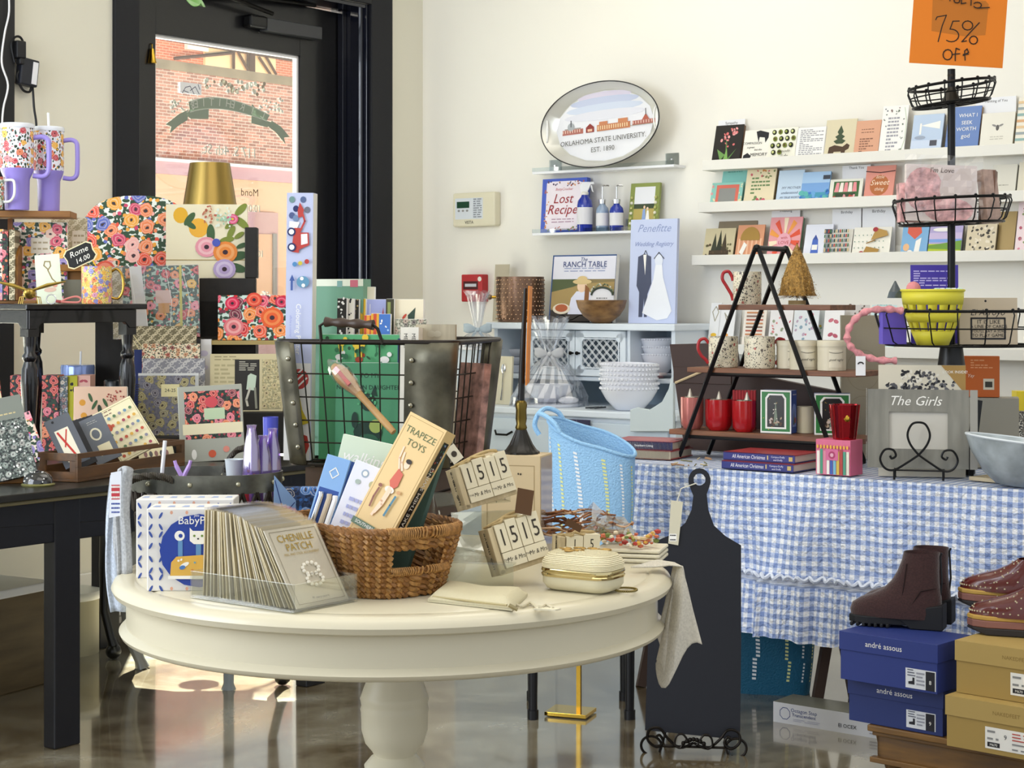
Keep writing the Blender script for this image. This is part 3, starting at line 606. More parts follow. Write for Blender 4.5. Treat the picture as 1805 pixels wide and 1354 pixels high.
mb = MB(); mb.box(hx0, -.03, zC, hx1, -.02, zT, M('#a3b6c5', .6)); mb.build('back_panel', ht)
xm = (xa+xb)/2
for x0, x1, kx in ((xa+.01, xm-.002, xm-.018), (xm+.002, xb-.01, xm+.018)):
    z0, z1 = zM+.004, zT-.034; y = -hd; w = .03
    mb = MB(); mb.box(x0, y-.002, z0, x0+w, y+.014, z1, HB); mb.box(x1-w, y-.002, z0, x1, y+.014, z1, HB); mb.box(x0, y-.002, z0, x1, y+.014, z0+w, HB); mb.box(x0, y-.002, z1-w, x1, y+.014, z1, HB)
    ix0, ix1, iz0, iz1 = x0+w, x1-w, z0+w, z1-w
    for cx_, cz_ in ((ix0, iz0), (ix1, iz0), (ix0, iz1), (ix1, iz1)): mb.lathe([(0, 0), (.022, 0), (.022, .012), (0, .012)], HB, n=12) if False else mb.prism([(cx_+.02*math.cos(a*PI/6), cz_+.02*math.sin(a*PI/6)) for a in range(12)], y-.002, y+.012, HB)
    mb.tube([(ix0+.006, y-.004, iz0+.02), (ix0+.02, y-.004, iz0+.006), (ix1-.02, y-.004, iz0+.006), (ix1-.006, y-.004, iz0+.02), (ix1-.006, y-.004, iz1-.02), (ix1-.02, y-.004, iz1-.006), (ix0+.02, y-.004, iz1-.006), (ix0+.006, y-.004, iz1-.02)], .003, HB, 6, closed=True)
    dr_ = mb.build('door', ht)
    mb = MB(); hh = iz1-iz0; ww = ix1-ix0; st = .04; k = -hh
    while k < ww+hh:
        for sg in (1, -1):
            for of in (0, .008):
                pts = []
                a0 = k+of
                # clip the diagonal to the opening
                t0 = max(0, -a0) if sg == 1 else max(0, a0-ww); t1 = min(hh, ww-a0) if sg == 1 else min(hh, a0)
                if t1-t0 > .01: mb.tube([(ix0+a0+sg*t0, y+.004+(.003 if sg == 1 else 0), iz0+t0), (ix0+a0+sg*t1, y+.004+(.003 if sg == 1 else 0), iz0+t1)], .0014, M('#f4f7fa', .4), n=4)
        k += st
    mb.build('lattice', dr_); mb = MB(); mb.ball((kx, y-.014, (z0+z1)/2), .009, IRON, 10); mb.tube([(kx-.012, y-.008, (z0+z1)/2), (kx+.012, y-.008, (z0+z1)/2)], .004, IRON); mb.build('knob', dr_)
mb = MB(); rx1 = rl(1196, 720, -cd).x; mb.box(hx0-.05, -cd-.015, zC-.03, rx1, -.02, zC, HB); mb.build('countertop', ht, bev=.006)
mb = MB(); mb.box(hx0-.03, -cd+.01, .08, rx1-.02, -.02, zC-.03, HB); mb.build('cabinet_body', ht)
xd = hx0-.02; wd = (rx1-.04-xd)/2
for i in range(2):
    mb = MB(); mb.box(xd+i*wd+.01, -cd-.004, zC-.2, xd+(i+1)*wd-.01, -cd+.012, zC-.05, HB2); d_ = mb.build('drawer', ht, bev=.006)
    mb = MB(); mb.tube([(xd+(i+.5)*wd-.05, -cd-.01, zC-.11), (xd+(i+.5)*wd-.03, -cd-.028, zC-.125), (xd+(i+.5)*wd+.03, -cd-.028, zC-.125), (xd+(i+.5)*wd+.05, -cd-.01, zC-.11)], .005, IRON); mb.build('drawer_pull', d_)
    mb = MB(); mb.box(xd+i*wd+.01, -cd-.004, .12, xd+(i+1)*wd-.01, -cd+.012, zC-.22, HB2); mb.build('cabinet_door', ht, bev=.006)
# curved end bracket on the counter
pts = [(rl(x, y, -cd-.01).x, rl(x, y, -cd-.01).z) for x, y in ((1116, 760), (1116, 722), (1128, 718), (1150, 722), (1172, 708), (1184, 685), (1188, 665), (1192, 665), (1192, 760))]
mb = MB(); mb.prism(pts, -cd-.035, -cd-.016, M('#cbd6d8', .45)); mb.build('end_bracket', ht, bev=.003)
# ================= little black stool behind the round table, under the blue bag =================
q = PZ(1110, 1268, 0); st = thing('stool', 'black legged stool behind the round table, carrying the blue tote bag', 'stool', q)
sz = .50
mb = MB(); mb.box(-.34, -.02, sz-.03, .02, .3, sz, BLACK); mb.build('seat', st, bev=.005)
for x, y in ((0, 0), (-.31, 0), (0, .27), (-.31, .27)):
    mb = MB(); mb.lathe([(.014, .02), (.018, sz-.03)], BLACK, (x, y, 0), 10); mb.lathe([(.018, 0), (.018, .03), (.012, .03)], BLACK, (x, y, 0), 10, cap=True); mb.build('leg', st, smooth=True)
# brass stand foot
q = PZ(1020, 1262, 0); bs = thing('brass_stand', 'slim brass pole on a rectangular brass base standing on the floor', 'stand', q, -.35)
mb = MB(); a, b = .085, .045; mb.box(-.1, -.05, .004, .04, .065, .016, M('#d9b24a', .08, 1)); mb.build('base_plate', bs, bev=.001)
mb = MB(); mb.box(-.007, -.004, .016, .007, .01, .44, BRASS); mb.box(-.012, -.012, .44, .012, .016, .45, BRASS); mb.build('pole', bs)
# ================= on the round table =================
def RZ(x, y, z=TZ): return PZ(x, y, z)
# --- clear tray of chenille patch cards ---
A_, B_, C_ = RZ(348, 1052), RZ(520, 1083), RZ(627, 1059)
ty = math.atan2(*( (C_-B_).yx )); ty = math.atan2((C_-B_).y, (C_-B_).x)-.06
TW, TL = .172, .285
tray = thing('clear_tray', 'clear acrylic tray at the front of the round table holding patch cards', 'tray', B_, ty)
th = .055
for nm, b in (('front_panel', (0, 0, .004, TW, .004, th)), ('back_panel', (0, TL-.004, .004, TW, TL, th)), ('side_panel', (0, .004, .004, .004, TL-.004, th)), ('side_panel', (TW-.004, .004, .004, TW, TL-.004, th)), ('tray_base', (0, 0, 0, TW, TL, .004))):
    mb = MB(); mb.box(*b, G('#fafbf8', .06, .03, .015, '#efeee6', 'clear_acrylic')); mb.build(nm, tray, bev=.001)
TM = frame(ty, B_)
gold = M('#a3862f', .5); tan = M('#ddcda2', .6); tan2 = M('#ebe3cd', .6); dkl = M('#6d5f3c', .7)
for i in range(27):
    f_ = max(0, i-4)/22; y = .05+.212*f_; tl_ = .48*(1-f_)**1.5-.03*f_+random.uniform(-.004, .004)
    if i < 4: tl_ = .56-.02*i; y = .012+.0095*i
    w = .142; h = .168 if i else .165; mb = MB(); mb.box(-w/2, 0, 0, w/2, .0025, h, tan if i % 3 else tan2); mb.box(-w/2-.003, 0, -.002, w/2+.003, .0005, h+.006, CELLO)
    if i < 2:
        mb.art(w, h, -.001, [('l', [(.06, .04), (.94, .04), (.94, .96), (.06, .96), (.06, .04)], .006, dkl), ('t', 'CHENILLE', .5, .86, .155, gold), ('t', 'PATCH', .5, .74, .155, gold), ('t', 'PEEL AND STICK ADORNMENT', .5, .655, .048, gold), ('t', 'M  mary square', .5, .09, .05, INK)])
        if i == 0:
            for k in range(22):
                a = k/11*2*PI; cy_, s_ = (.45, 1) if k < 11 else (.31, 1); mb.ball((.0+.021*math.cos(a)+.004, -.003, cy_*h+.012*math.sin(a)), .0042, M('#efe9da', .3), 6)
    else: mb.art(w, h, -.001, [('l', [(.06, .04), (.94, .04), (.94, .96), (.06, .96), (.06, .04)], .008, dkl)])
    lb = 'front chenille patch card with gold lettering, leaning back in the clear tray' if i == 0 else 'chenille patch card packed edge-on in the clear tray'
    if i in (1, 2): lb = ('second', 'third')[i-1]+' leaning patch card, just behind the front chenille one'
    solo(mb, 'patch_card', lb, 'card', TM @ Vector((TW/2+random.uniform(-.003, .003), y, .006)), ty, tl_, 'chenille patch cards')
# --- two boxes with the blue oval ---
cobalt = M('#27429c', .4); navy = M('#253a78', .5); yel = M('#dcae4e', .5); wht = M('#f2f0ea', .5); lgt = M('#e7e4df', .45); org = M('#cf8a3c', .5)
def popi(x, y, lab, yaw):
    mb = MB(); w, h, d = .205, .166, .085; mb.box(-w/2, 0, 0, w/2, d, h, lgt); ops = []
    for u in (.09, .91):
        for v in (.1, .32, .62, .85):
            for s1 in (-1, 1):
                for s2 in (-1, 1): ops.append(('c', u+s1*.05, v+s2*.07*1, .012, .036, M('#3c55a0', .5), s1*s2*-.5))
    for v in (.04, .96):
        for u in (.25, .4, .6, .75): ops.append(('c', u, v, .014, .018, M('#d9a38a', .5)))
    ops += [('c', .52, .5, .385, .36, cobalt), ('c', .33, .68, .05, .05, wht), ('c', .34, .68, .02, .02, cobalt), ('r', .315, .4, .36, .62, M('#5f8fbf')), ('r', .49, .4, .54, .6, M('#5f8fbf')),
            ('p', [(.43, .62), (.43, .78), (.46, .74), (.56, .74), (.6, .78), (.6, .62), (.56, .58), (.47, .58)], wht), ('c', .475, .68, .012, .012, M('#6b8a3c')), ('c', .55, .68, .012, .012, M('#6b8a3c')), ('c', .512, .645, .01, .008, INK),
            ('p', [(.24, .2), (.25, .36), (.3, .43), (.55, .45), (.72, .42), (.78, .3), (.76, .2)], yel), ('r', .22, .16, .8, .2, wht), ('c', .38, .33, .05, .02, wht, .5), ('c', .36, .3, .03, .02, M('#4a78b8'), .3), ('c', .6, .3, .03, .03, wht), ('sc', .28, .23, .74, .4, 10, .015, [org, M('#6f9fae'), wht]),
            ('t', 'BabyPopi', .52, .865, .11, wht), ('t', 'Jeu', .5, .93, .04, wht)]
    mb.art(w, h, 0, ops)
    for k in range(7): mb.add([(-w/2+w*(k+.5)/7-.008, d*.3, h+.0004), (-w/2+w*(k+.5)/7+.008, d*.3, h+.0004), (-w/2+w*(k+.5)/7+.005, d*.6, h+.0004), (-w/2+w*(k+.5)/7-.005, d*.6, h+.0004)], [(0, 1, 2, 3)], M('#9fb0d6', .5))
    solo(mb, 'toy_box', lab, 'box', RZ(x, y), yaw, 0, 'blue oval toy boxes', bev=.002)
popi(349, 1042, 'white toy box with blue oval and a cat, nearest the patch cards', .02); popi(326, 1019, 'white toy box with blue oval standing behind its twin at the far left', .02)
# --- wicker basket ---
WC = Vector((-.286, 3.625, TZ)); wa = math.atan2(-.78, .62)
wk = M('#a87a42', .5, bump=.6, bscale=120, var=.35); wk2 = M('#8a5e30', .5, bump=.6, bscale=120, var=.3)
bk = thing('wicker_basket', 'oblong brown woven wicker basket with an end handle, full of books', 'basket', WC, wa)
def se(t, a, b, n=3.0):
    c, s = math.cos(t), math.sin(t); return (a*math.copysign(abs(c)**(2/n), c), b*math.copysign(abs(s)**(2/n), s))
def inhole(t, z, top): return abs(((t+PI) % (2*PI))-PI) < .42 and .06 < z < .1
mb = MB(); NR_ = 12; NP = 150
for r in range(NR_):
    z = .008+.0108*r; k = .80+.20*(r/(NR_-1)); hole = .058 < z < .1
    for ph in (0, 1):
        pts = []; segs = []
        for i in range(NP+1):
            t = 2*PI*i/NP-PI; x, y = se(t, .192*k, .132*k); nz = math.sin(NP*.21*t+PI*(r % 2)+PI*ph); l = math.hypot(x, y); x += x/l*.005*nz; y += y/l*.005*nz; zz = z+.0035*math.cos(NP*.21*t*1+PI*(r % 2)+PI*ph)
            if hole and (abs(t) < .40): 
                if len(pts) > 2: segs.append(pts)
                pts = []
            else: pts.append((x, y, zz))
        if len(pts) > 2: segs.append(pts)
        for sgm in segs: mb.tube(sgm, .0058, wk if (r+ph) % 2 else wk2, n=5)
mb.build('woven_side', bk, smooth=True)
mb = MB()
for q in range(3):
    mb.tube([(se(2*PI*i/160, .194, .134)[0]*(1+.02*math.sin(22*2*PI*i/160+q*2.1)), se(2*PI*i/160, .194, .134)[1]*(1+.02*math.sin(22*2*PI*i/160+q*2.1)), .134+.004*math.cos(22*2*PI*i/160+q*2.1)) for i in range(160)], .0052, wk2, n=5, closed=True)
mb.build('braided_rim', bk, smooth=True)
mb = MB()
for sgn in (0,):
    pts = []
    for i in range(260):
        t = -.52+1.04*i/259; x, y = se(t, .196, .136); a = i*.9; pts.append((x+.009*math.cos(a), y, .132+.011*math.sin(a)))
    mb.tube(pts, .0022, wk, n=4)
    for z in (.056,):
        pts = []
        for i in range(200):
            t = -.45+.9*i/199; x, y = se(t, .178, .12); a = i*.9; pts.append((x+.007*math.cos(a), y, z+.007*math.sin(a)))
        mb.tube(pts, .002, wk, n=4)
mb.build('handle', bk, smooth=True)
mb = MB(); mb.prism([se(2*PI*i/40, .152, .104) for i in range(40)], .003, .010, wk2, 'z'); mb.build('basket_base', bk)
# books and boxes in the basket
def rolled(name, lab, cat, bx, by, tx, ty_, d, w, t, yaw, tilt, mat, ops=(), group=None, side=None, bev=.001, back=None, extra=None):
    """a box whose foot centre and top centre sit at two pixels"""
    a = P(bx, by, d); L_px = math.hypot(tx-bx, ty_-by); roll = math.atan2(tx-bx, by-ty_); h = mpx(L_px, d)/math.cos(tilt*.8)
    mb = MB(); mb.box(-w/2, 0, 0, w/2, t, h, mat)
    if back: mb.box(-w/2+.002, .0015, .002, w/2+.0006, t-.0015, h+.0006, back)
    mb.art(w, h, 0, ops)
    if extra: extra(mb, w, h, t)
    o = mb.build(name, bev=bev); o.matrix_world = Matrix.Translation(a) @ Matrix.Rotation(roll, 4, 'Y') @ Matrix.Rotation(yaw, 4, 'Z') @ Matrix.Rotation(-tilt, 4, 'X'); return tag(o, lab, cat, group)
btan = M('#dcbd85', .5); rdress = M('#c95f4a', .5); skin = M('#edcdb0', .5); grn = M('#5d6b45', .6)
def trap_side(mb, w, h, t):
    mb.m = Matrix.Translation((w/2, 0, 0)) @ Matrix.Rotation(PI/2, 4, 'Z')
    mb.art(t, h, -.0002, [('r', .22, .12, .78, .62, M('#15130f', .5)), ('r', .3, .7, .8, .93, M('#15130f', .5)), ('sc', .35, .72, .75, .92, 14, .07, [M('#a03e30'), M('#c9a24f'), M('#3f6a4f'), M('#7d8fb8')])], x0=0)
    mb.text('THE DOLLS TO MAKE THEM SWING', t*.5, h*.37, t*.42, M('#efe9dc', .5), -.0012, rot=PI/2); mb.m = Matrix()
rolled('toy_box', 'tan boxed trapeze toy with an acrobat on the lid, leaning in the wicker basket', 'box', 618, 1000, 741, 737, 3.55, .098, .038, -.55, .1, btan, [
    ('l', [(.05, .02), (.95, .02), (.95, .98), (.05, .98), (.05, .02)], .006, M('#8f6f38')), ('t', 'TRAPEZE', .5, .9, .2, grn), ('t', 'TOYS', .52, .83, .2, grn),
    ('l', [(.36, .76), (.4, .7), (.5, .66)], .05, skin), ('l', [(.28, .79), (.3, .72), (.42, .66)], .04, skin), ('c', .55, .7, .07, .085, skin), ('c', .56, .725, .075, .05, M('#2f2722')),
    ('p', [(.42, .66), (.58, .64), (.6, .56), (.48, .52), (.36, .57)], rdress), ('c', .46, .52, .12, .07, M('#e9ddd0')), ('l', [(.44, .53), (.42, .44), (.36, .34)], .06, skin), ('l', [(.5, .52), (.47, .42), (.4, .36)], .05, skin),
    ('l', [(.22, .5), (.2, .44), (.22, .38)], .045, M('#8b5a4c')), ('c', .22, .52, .05, .04, M('#8b5a4c')), ('l', [(.68, .5), (.66, .44), (.64, .37)], .05, M('#4f7f95')), ('c', .7, .53, .05, .04, M('#c99a6b')), ('r', .0, .24, .6, .28, M('#5f7560')), ('t', 'SOUTHERN', .35, .26, .1, wht)], extra=trap_side)
rolled('picture_book', 'teal edged slim book standing behind the trapeze toy box', 'book', 690, 1005, 745, 790, 3.62, .07, .012, -.6, .1, M('#3f5a52', .5))
rolled('picture_book', 'pale green walking book standing tallest in the wicker basket', 'book', 610, 985, 652, 777, 3.68, .135, .014, -.2, .12, M('#cfdcc6', .5), [('t', 'walking', .42, .83, .24, wht, .2), ('lines', .2, .8, .35, .6, 5, M('#a9baa0'))], back=wht)
rolled('booklet', 'white booklet with small round animal drawings in the wicker basket', 'book', 595, 990, 655, 822, 3.60, .085, .006, -.25, .1, M('#e4e6f2', .5), [('c', .35, .9, .1, .1, M('#9fb0c4')), ('c', .35, .9, .06, .06, wht), ('c', .62, .82, .09, .09, M('#b9b58f')), ('c', .25, .8, .07, .06, M('#a9b8b0')), ('c', .8, .92, .06, .06, M('#d6a9a9')), ('lines', .2, .8, .3, .62, 5, M('#a8aeda')), ('r', .1, .05, .9, .25, M('#cfe0d6'))])
def cutl(mb, w, h, t):
    for k, c in ((-.3, CHROME), (.05, M('#c9b9a0', .3)), (.3, M('#f2f4f6', .4))): mb.tube([(k*w, -.004, .05*h), (k*w+.004, -.004, .62*h), (k*w+.002, -.004, .66*h)], .006, c, n=6)
rolled('cutlery_pack', 'light blue boxed cutlery set at the left of the wicker basket', 'cutlery set', 540, 995, 590, 806, 3.62, .052, .008, -.25, .12, M('#86aede', .4), [('r', .08, .05, .92, .7, M('#2f4f96', .4)), ('l', [(.3, .85), (.5, .9), (.7, .85), (.5, .8), (.3, .85)], .04, wht)], extra=cutl)
for i in range(3): rolled('cutlery_pack', ('dark blue edge-on cutlery pack next to the light blue one', 'slate blue edge-on cutlery pack, middle of three', 'grey blue edge-on cutlery pack beside the white booklet')[i], 'cutlery set', 556+i*9, 995, 608+i*8, 812+i*3, 3.655+.012*i, .04, .006, -.3, .12, M(('#2d4b86', '#4b6795', '#5d7d8c')[i], .45), group='blue cutlery packs')
# --- pouch, clutch, bracelet, tassel ---
mb = MB(); pc_ = [RZ(754, 1062), RZ(903, 1078), RZ(930, 1052), RZ(784, 1038)]; canv = M('#cdc4a4', .85, bump=.4, bscale=300)
def pl(u, v, up):
    q = pc_[0].lerp(pc_[1], u).lerp(pc_[3].lerp(pc_[2], u), v); b = min(1, 14*min(u, 1-u))*min(1, 9*min(v, 1-v)); q = q.copy(); q.z = TZ+.001+(.006+.013*b*(1+.15*math.sin(u*9)))*up; return q
for z0, z1 in ((0, .55), (.62, 1)):
    mb.sheet(lambda u, v: pl(u, v, z1), 24, 14, canv); mb.sheet(lambda u, v: pl(u, v, z0), 24, 14, canv)
    ring = [(i/24, 0) for i in range(25)]+[(1, j/14) for j in range(1, 15)]+[(1-i/24, 1) for i in range(1, 25)]+[(0, 1-j/14) for j in range(1, 14)]
    n = len(ring); mb.add([pl(u, v, z1) for u, v in ring]+[pl(u, v, z0) for u, v in ring], [(i, (i+1) % n, n+(i+1) % n, n+i) for i in range(n)], canv)
pch = mb.build('pouch', smooth=True); tag(pch, 'flat cream canvas zip pouch lying on the round table', 'pouch')
mb = MB(); mb.tube([pc_[0]+Vector((.01, .002, .011)), pc_[1]+Vector((-.01, -.001, .012))], .0022, M('#b5a77c', .4), n=5); mb.tube([pc_[1]+Vector((-.006, 0, .012)), pc_[1]+Vector((.01, -.003, .004))], .004, M('#9c8f68', .3, .6), n=6); mb.build('zipper', pch)
cl_ = thing('clutch_bag', 'cream beaded clutch bag with a gold metal band on the round table', 'clutch bag', RZ(1028, 1040)+Vector((0, .0, 0)), -.55)
def rr(w, d, r, n=6): return [(sx*(w/2-r)+r*math.cos(a0+PI/2*k/n), sy*(d/2-r)+r*math.sin(a0+PI/2*k/n)) for sx, sy, a0 in ((1, 1, 0), (-1, 1, PI/2), (-1, -1, PI), (1, -1, 1.5*PI)) for k in range(n+1)]
def loft(mb, rings, mat, cap0=True, cap1=True):
    n = len(rings[0][0]); vs = [(x, y, z) for pts, z in rings for x, y in pts]; fs = []
    for j in range(len(rings)-1): fs += [(j*n+i, j*n+(i+1) % n, (j+1)*n+(i+1) % n, (j+1)*n+i) for i in range(n)]
    if cap0: fs.append(tuple(range(n)))
    if cap1: fs.append(tuple(range((len(rings)-1)*n, len(rings)*n)))
    mb.add(vs, fs, mat)
cw, cdp = .155, .105
mb = MB(); loft(mb, [(rr(cw-.04, cdp-.04, .02), 0), (rr(cw-.015, cdp-.015, .028), .005), (rr(cw, cdp, .032), .016), (rr(cw, cdp, .032), .03)], M('#ddd5b6', .3)); mb.build('lower_shell', cl_, smooth=True)
mb = MB(); loft(mb, [(rr(cw+.004, cdp+.004, .034), .03), (rr(cw+.006, cdp+.006, .034), .034), (rr(cw+.002, cdp+.002, .034), .037), (rr(cw+.006, cdp+.006, .034), .041), (rr(cw+.004, cdp+.004, .034), .046)], M('#c9b98a', .12, 1)); mb.build('metal_band', cl_, smooth=True)
bead = M('#ddd2ac', .45, bump=1, bscale=420)
mb = MB(); lid = [(rr(cw, cdp, .033), .046), (rr(cw+.002, cdp+.002, .034), .056), (rr(cw-.006, cdp-.006, .034), .068), (rr(cw-.025, cdp-.025, .03), .077), (rr(cw-.055, cdp-.05, .024), .082)]; loft(mb, lid, bead)
for r_ in range(9):
    pts = rr(cw+.001-.002*max(0, r_-3)**1.35, cdp+.001-.002*max(0, r_-3)**1.35, .033); 
    mb.tube([(x, y, .048+.0032*r_) for x, y in pts], .0017, M('#e9dfbd', .4), n=4, closed=True)
mb.build('beaded_lid', cl_, smooth=True)
mb = MB(); gb_ = M('#a9884a', .35, .4)
for cx_, cy_ in ((-.035, -.01), (-.01, .004), (-.02, -.028), (.015, .016), (.04, .02), (.0, -.02)):
    for k in range(3): mb.tube([(cx_+(.013-.003*k)*math.cos(a/9*PI*1.6+cx_*90), cy_+(.008-.002*k)*math.sin(a/9*PI*1.6+cx_*90), .0835-.35*abs(cy_)*.2) for a in range(10)], .0016, gb_, n=4)
mb.build('gold_beadwork', cl_)
mb = MB(); c0 = RZ(1103, 1043)
for k in range(34):
    a = 2*PI*k/34; mb.ball(c0+Vector((.022*math.cos(a), .024*math.sin(a), .004)), .0028, M('#8d7c46', .25, .8), 6)
solo(mb, 'bracelet', 'thin beaded bracelet lying right of the beaded clutch bag', 'bracelet')
mb = MB(); c0 = RZ(915, 1066); mb.tube(smoothp([RZ(x, y)+Vector((0, 0, .004)) for x, y in ((903, 1068), (920, 1072), (935, 1066), (950, 1076), (962, 1070), (975, 1076))]), .0028, M('#cfc6ab', .6), n=6)
q = RZ(968, 1077); mb.prism([(q.x-.03, q.y+.006), (q.x+.012, q.y-.008), (q.x+.022, q.y+.004), (q.x-.018, q.y+.016)], TZ+.001, TZ+.004, M('#e5dcc0', .6), 'z'); solo(mb, 'ribbon_tag', 'cream knotted ribbon with a small tag between the pouch and table rim', 'tag')
# --- perpetual calendars on a clear tiered stand ---
wdc = woodm('#cdbb95', '#a18d67', (30, 30, 4), .7, 'whitewashed_wood'); blkp = M('#e1d6b8', .6); twine = M('#b79f70', .8, bump=.6, bscale=200); btag = M('#5a3d22', .7); dkt = M('#3a3226', .6)
def calendar(lab, x, y, d, w, h, dp, yaw, roll, tilt, full=True, tagc=None, tagpx=None, sc=1.):
    a = P(x, y, d); r = thing('block_calendar', lab, 'calendar', a); r.matrix_world = Matrix.Translation(a) @ Matrix.Rotation(roll, 4, 'Y') @ Matrix.Rotation(yaw, 4, 'Z') @ Matrix.Rotation(-tilt, 4, 'X')
    mb = MB(); mb.box(-w/2, 0, 0, w/2, dp, h*.1, wdc); mb.box(-w/2, 0, 0, -w/2+.012, dp, h*.98, wdc); mb.box(-w/2, dp-.006, 0, w/2, dp, h*.98, wdc)
    mb.m = Matrix.Translation((-w/2, 0, 0)) @ Matrix.Rotation(-PI/2, 4, 'Z'); 
    for k, s_ in enumerate(('save', '& me', 'us')): mb.text(s_, -dp*.5, h*(.75-.27*k), dp*.34, dkt, -.0006, rot=PI/2)
    mb.m = Matrix(); mb.build('frame', r, bev=.001)
    n = 4 if full else 2; bw = (w-.014)/n; xs = -w/2+.013
    for k in range(n):
        mb = MB(); mb.box(xs+k*bw+.0008, -.003, h*.42, xs+(k+1)*bw-.0008, dp-.008, h+.004*(k % 2), blkp); mb.text('15'[k % 2], xs+(k+.5)*bw, h*.7, h*.5, dkt, -.0036, sx=.7); mb.build('number_block', r, bev=.0008)
    for k in range(2):
        b2 = (w-.014)/2; mb = MB(); mb.box(xs+k*b2+.0008, -.004, h*.1, xs+(k+1)*b2-.0008, dp-.008, h*.41, blkp); mb.text('Mr & Mrs', xs+(k+.56)*b2, h*.25, h*.13, dkt, -.0046, shear=.2, sx=.8); mb.text('THE', xs+(k+.11)*b2, h*.26, h*.06, dkt, -.0046); mb.build('name_block', r, bev=.0008)
    mb = MB(); R_ = random.Random(3)
    mb.tube(smoothp([Vector((-w*.42, dp*.3, h*1.02)), Vector((-w*.2, dp*.1, h*1.08)), Vector((0, dp*.5, h*1.12)), Vector((w*.2, dp*.2, h*1.14)), Vector((w*.4, dp*.4, h*1.1)), Vector((w*.45, dp*.7, h*1.03))]), .0035, twine, n=7)
    mb.tube(smoothp([Vector((-w*.45, dp*.6, h*1.01)), Vector((-w*.25, -.004, h*1.03)), Vector((-w*.1, dp*.3, h*1.1)), Vector((w*.1, -.002, h*1.05))]), .003, twine, n=7); mb.build('twine', r, smooth=True)
    if tagc:
        mb = MB(); cx_, cz_, tw, tt, rot = tagpx; c, s = math.cos(rot), math.sin(rot)
        mb.prism([(cx_+a_*c-b_*s, cz_+a_*s+b_*c) for a_, b_ in ((-tw, -tt), (tw, -tt), (tw, tt), (-tw, tt))], -.008, -.0065, tagc); 
        if tagc is not btag: mb.disc(cx_, cz_, tw*.5, dkt, -.0085)
        mb.build('tag', r)
calendar('upper wooden block calendar reading 1515, on top of the clear stand', 868, 884, 3.74, .122, .092, .055, .42, -.25, .12, tagc=M('#e0d8c0'), tagpx=(-.055, .118, .013, .018, .35))
calendar('lower wooden block calendar reading 1515, in front on the clear stand', 928, 1000, 3.62, .115, .1, .055, .42, -.25, .12, tagc=btag, tagpx=(.035, .128, .018, .026, -.45))
calendar('small wooden block calendar showing 15, behind the beaded clutch bag', 1022, 993, 3.92, .095, .06, .05, .35, .03, 0, full=False, tagc=btag, tagpx=(-.02, .085, .008, .02, 1.1))
acs = thing('clear_riser', 'clear acrylic zigzag display stand carrying the two tilted block calendars', 'display stand', (0, 0, 0))
def panel(pts, th=.003, nm='acrylic_panel'):
    a, b, c = [Vector(p) for p in pts[:3]]; n = (b-a).cross(c-a).normalized()*th; mb = MB(); k = len(pts); mb.add(list(pts)+[Vector(p)+n for p in pts], [tuple(range(k)), tuple(range(2*k-1, k-1, -1))]+[(i, (i+1) % k, k+(i+1) % k, k+i) for i in range(k)], G('#f6f8f5', .07, .04, .03, '#dfe2dc', 'clear_acrylic')); mb.build(nm, acs)
f0, f1, k0, k1 = RZ(790, 1035), RZ(905, 1040), RZ(775, 1000), RZ(905, 1000); up = Vector((0, 0, 1))
panel([f0, f1, f1+up*.05, f0+up*.05]); panel([f0+up*.05, f1+up*.05, P(925, 985, 3.68), P(800, 965, 3.72)]); panel([k0, f0, f0+up*.05, P(775, 900, 3.8)]); panel([P(800, 965, 3.72), P(925, 985, 3.68), P(925, 900, 3.78), P(795, 905, 3.8)]); panel([P(770, 895, 3.78), P(900, 885, 3.78), P(900, 870, 3.9), P(765, 870, 3.9)])
panel([k0, P(765, 870, 3.9), P(765, 905, 4.05), RZ(760, 965)])
# --- carton with the black sign stand ---
cp = RZ(902, 990); ca = .3
cx_ = thing('cardboard_box', 'plain tan box with a dotted border holding up the black sign stand', 'box', RZ(900, 985)+Vector((0, .02, 0)), -.3)
mb = MB(); ch = .232; mb.box(-.07, 0, 0, .07, .1, ch, M('#c9b48f', .6)); mb.art(.14, ch, 0, [('l', [(.1, .06), (.9, .06), (.9, .9), (.1, .9), (.1, .06)], .012, M('#9a845c')), ('sc', .15, .5, .85, .86, 9, .018, [dkt])], x0=-.07); mb.build('carton', cx_, bev=.001)
mb = MB(); mb.box(.0705, .004, .004, .0712, .096, ch-.004, CELLO); mb.build('clear_wrap', cx_)
sp_ = cx_.matrix_world @ Vector((.01, .05, ch)); sg = thing('sign_stand', 'black cast stand with bell foot holding an orange sign seen edge-on', 'sign stand', sp_)
mb = MB(); mb.lathe([(.041, 0), (.041, .005), (.034, .01), (.026, .022), (.018, .04), (.012, .055)], M('#17140f', .35), n=40, flute=.04, fn=14, cap=True); mb.build('bell_foot', sg, smooth=True)
mb = MB(); mb.lathe([(.012, .055), (.014, .06), (.011, .068), (.013, .08), (.012, .1), (.014, .112), (.0125, .118), (.009, .122)], M('#6b5a2c', .3, .9), n=20); mb.build('turned_collar', sg, smooth=True)
mb = MB(); mb.tube([(0, 0, .12), (.002, 0, .2), (.006, 0, .29), (.01, 0, .38)], [.0075, .007, .0055, .004], M('#0e0e0e', .4), n=10); mb.build('pole', sg, smooth=True)
mb = MB(); mb.m = Matrix.Translation((.014, 0, .16)) @ Matrix.Rotation(.03, 4, 'Y') @ Matrix.Rotation(1.52, 4, 'Z'); mb.box(-.08, -.0012, 0, .1, .0012, .225, M('#d9812a', .6)); mb.build('paper_sign', sg)
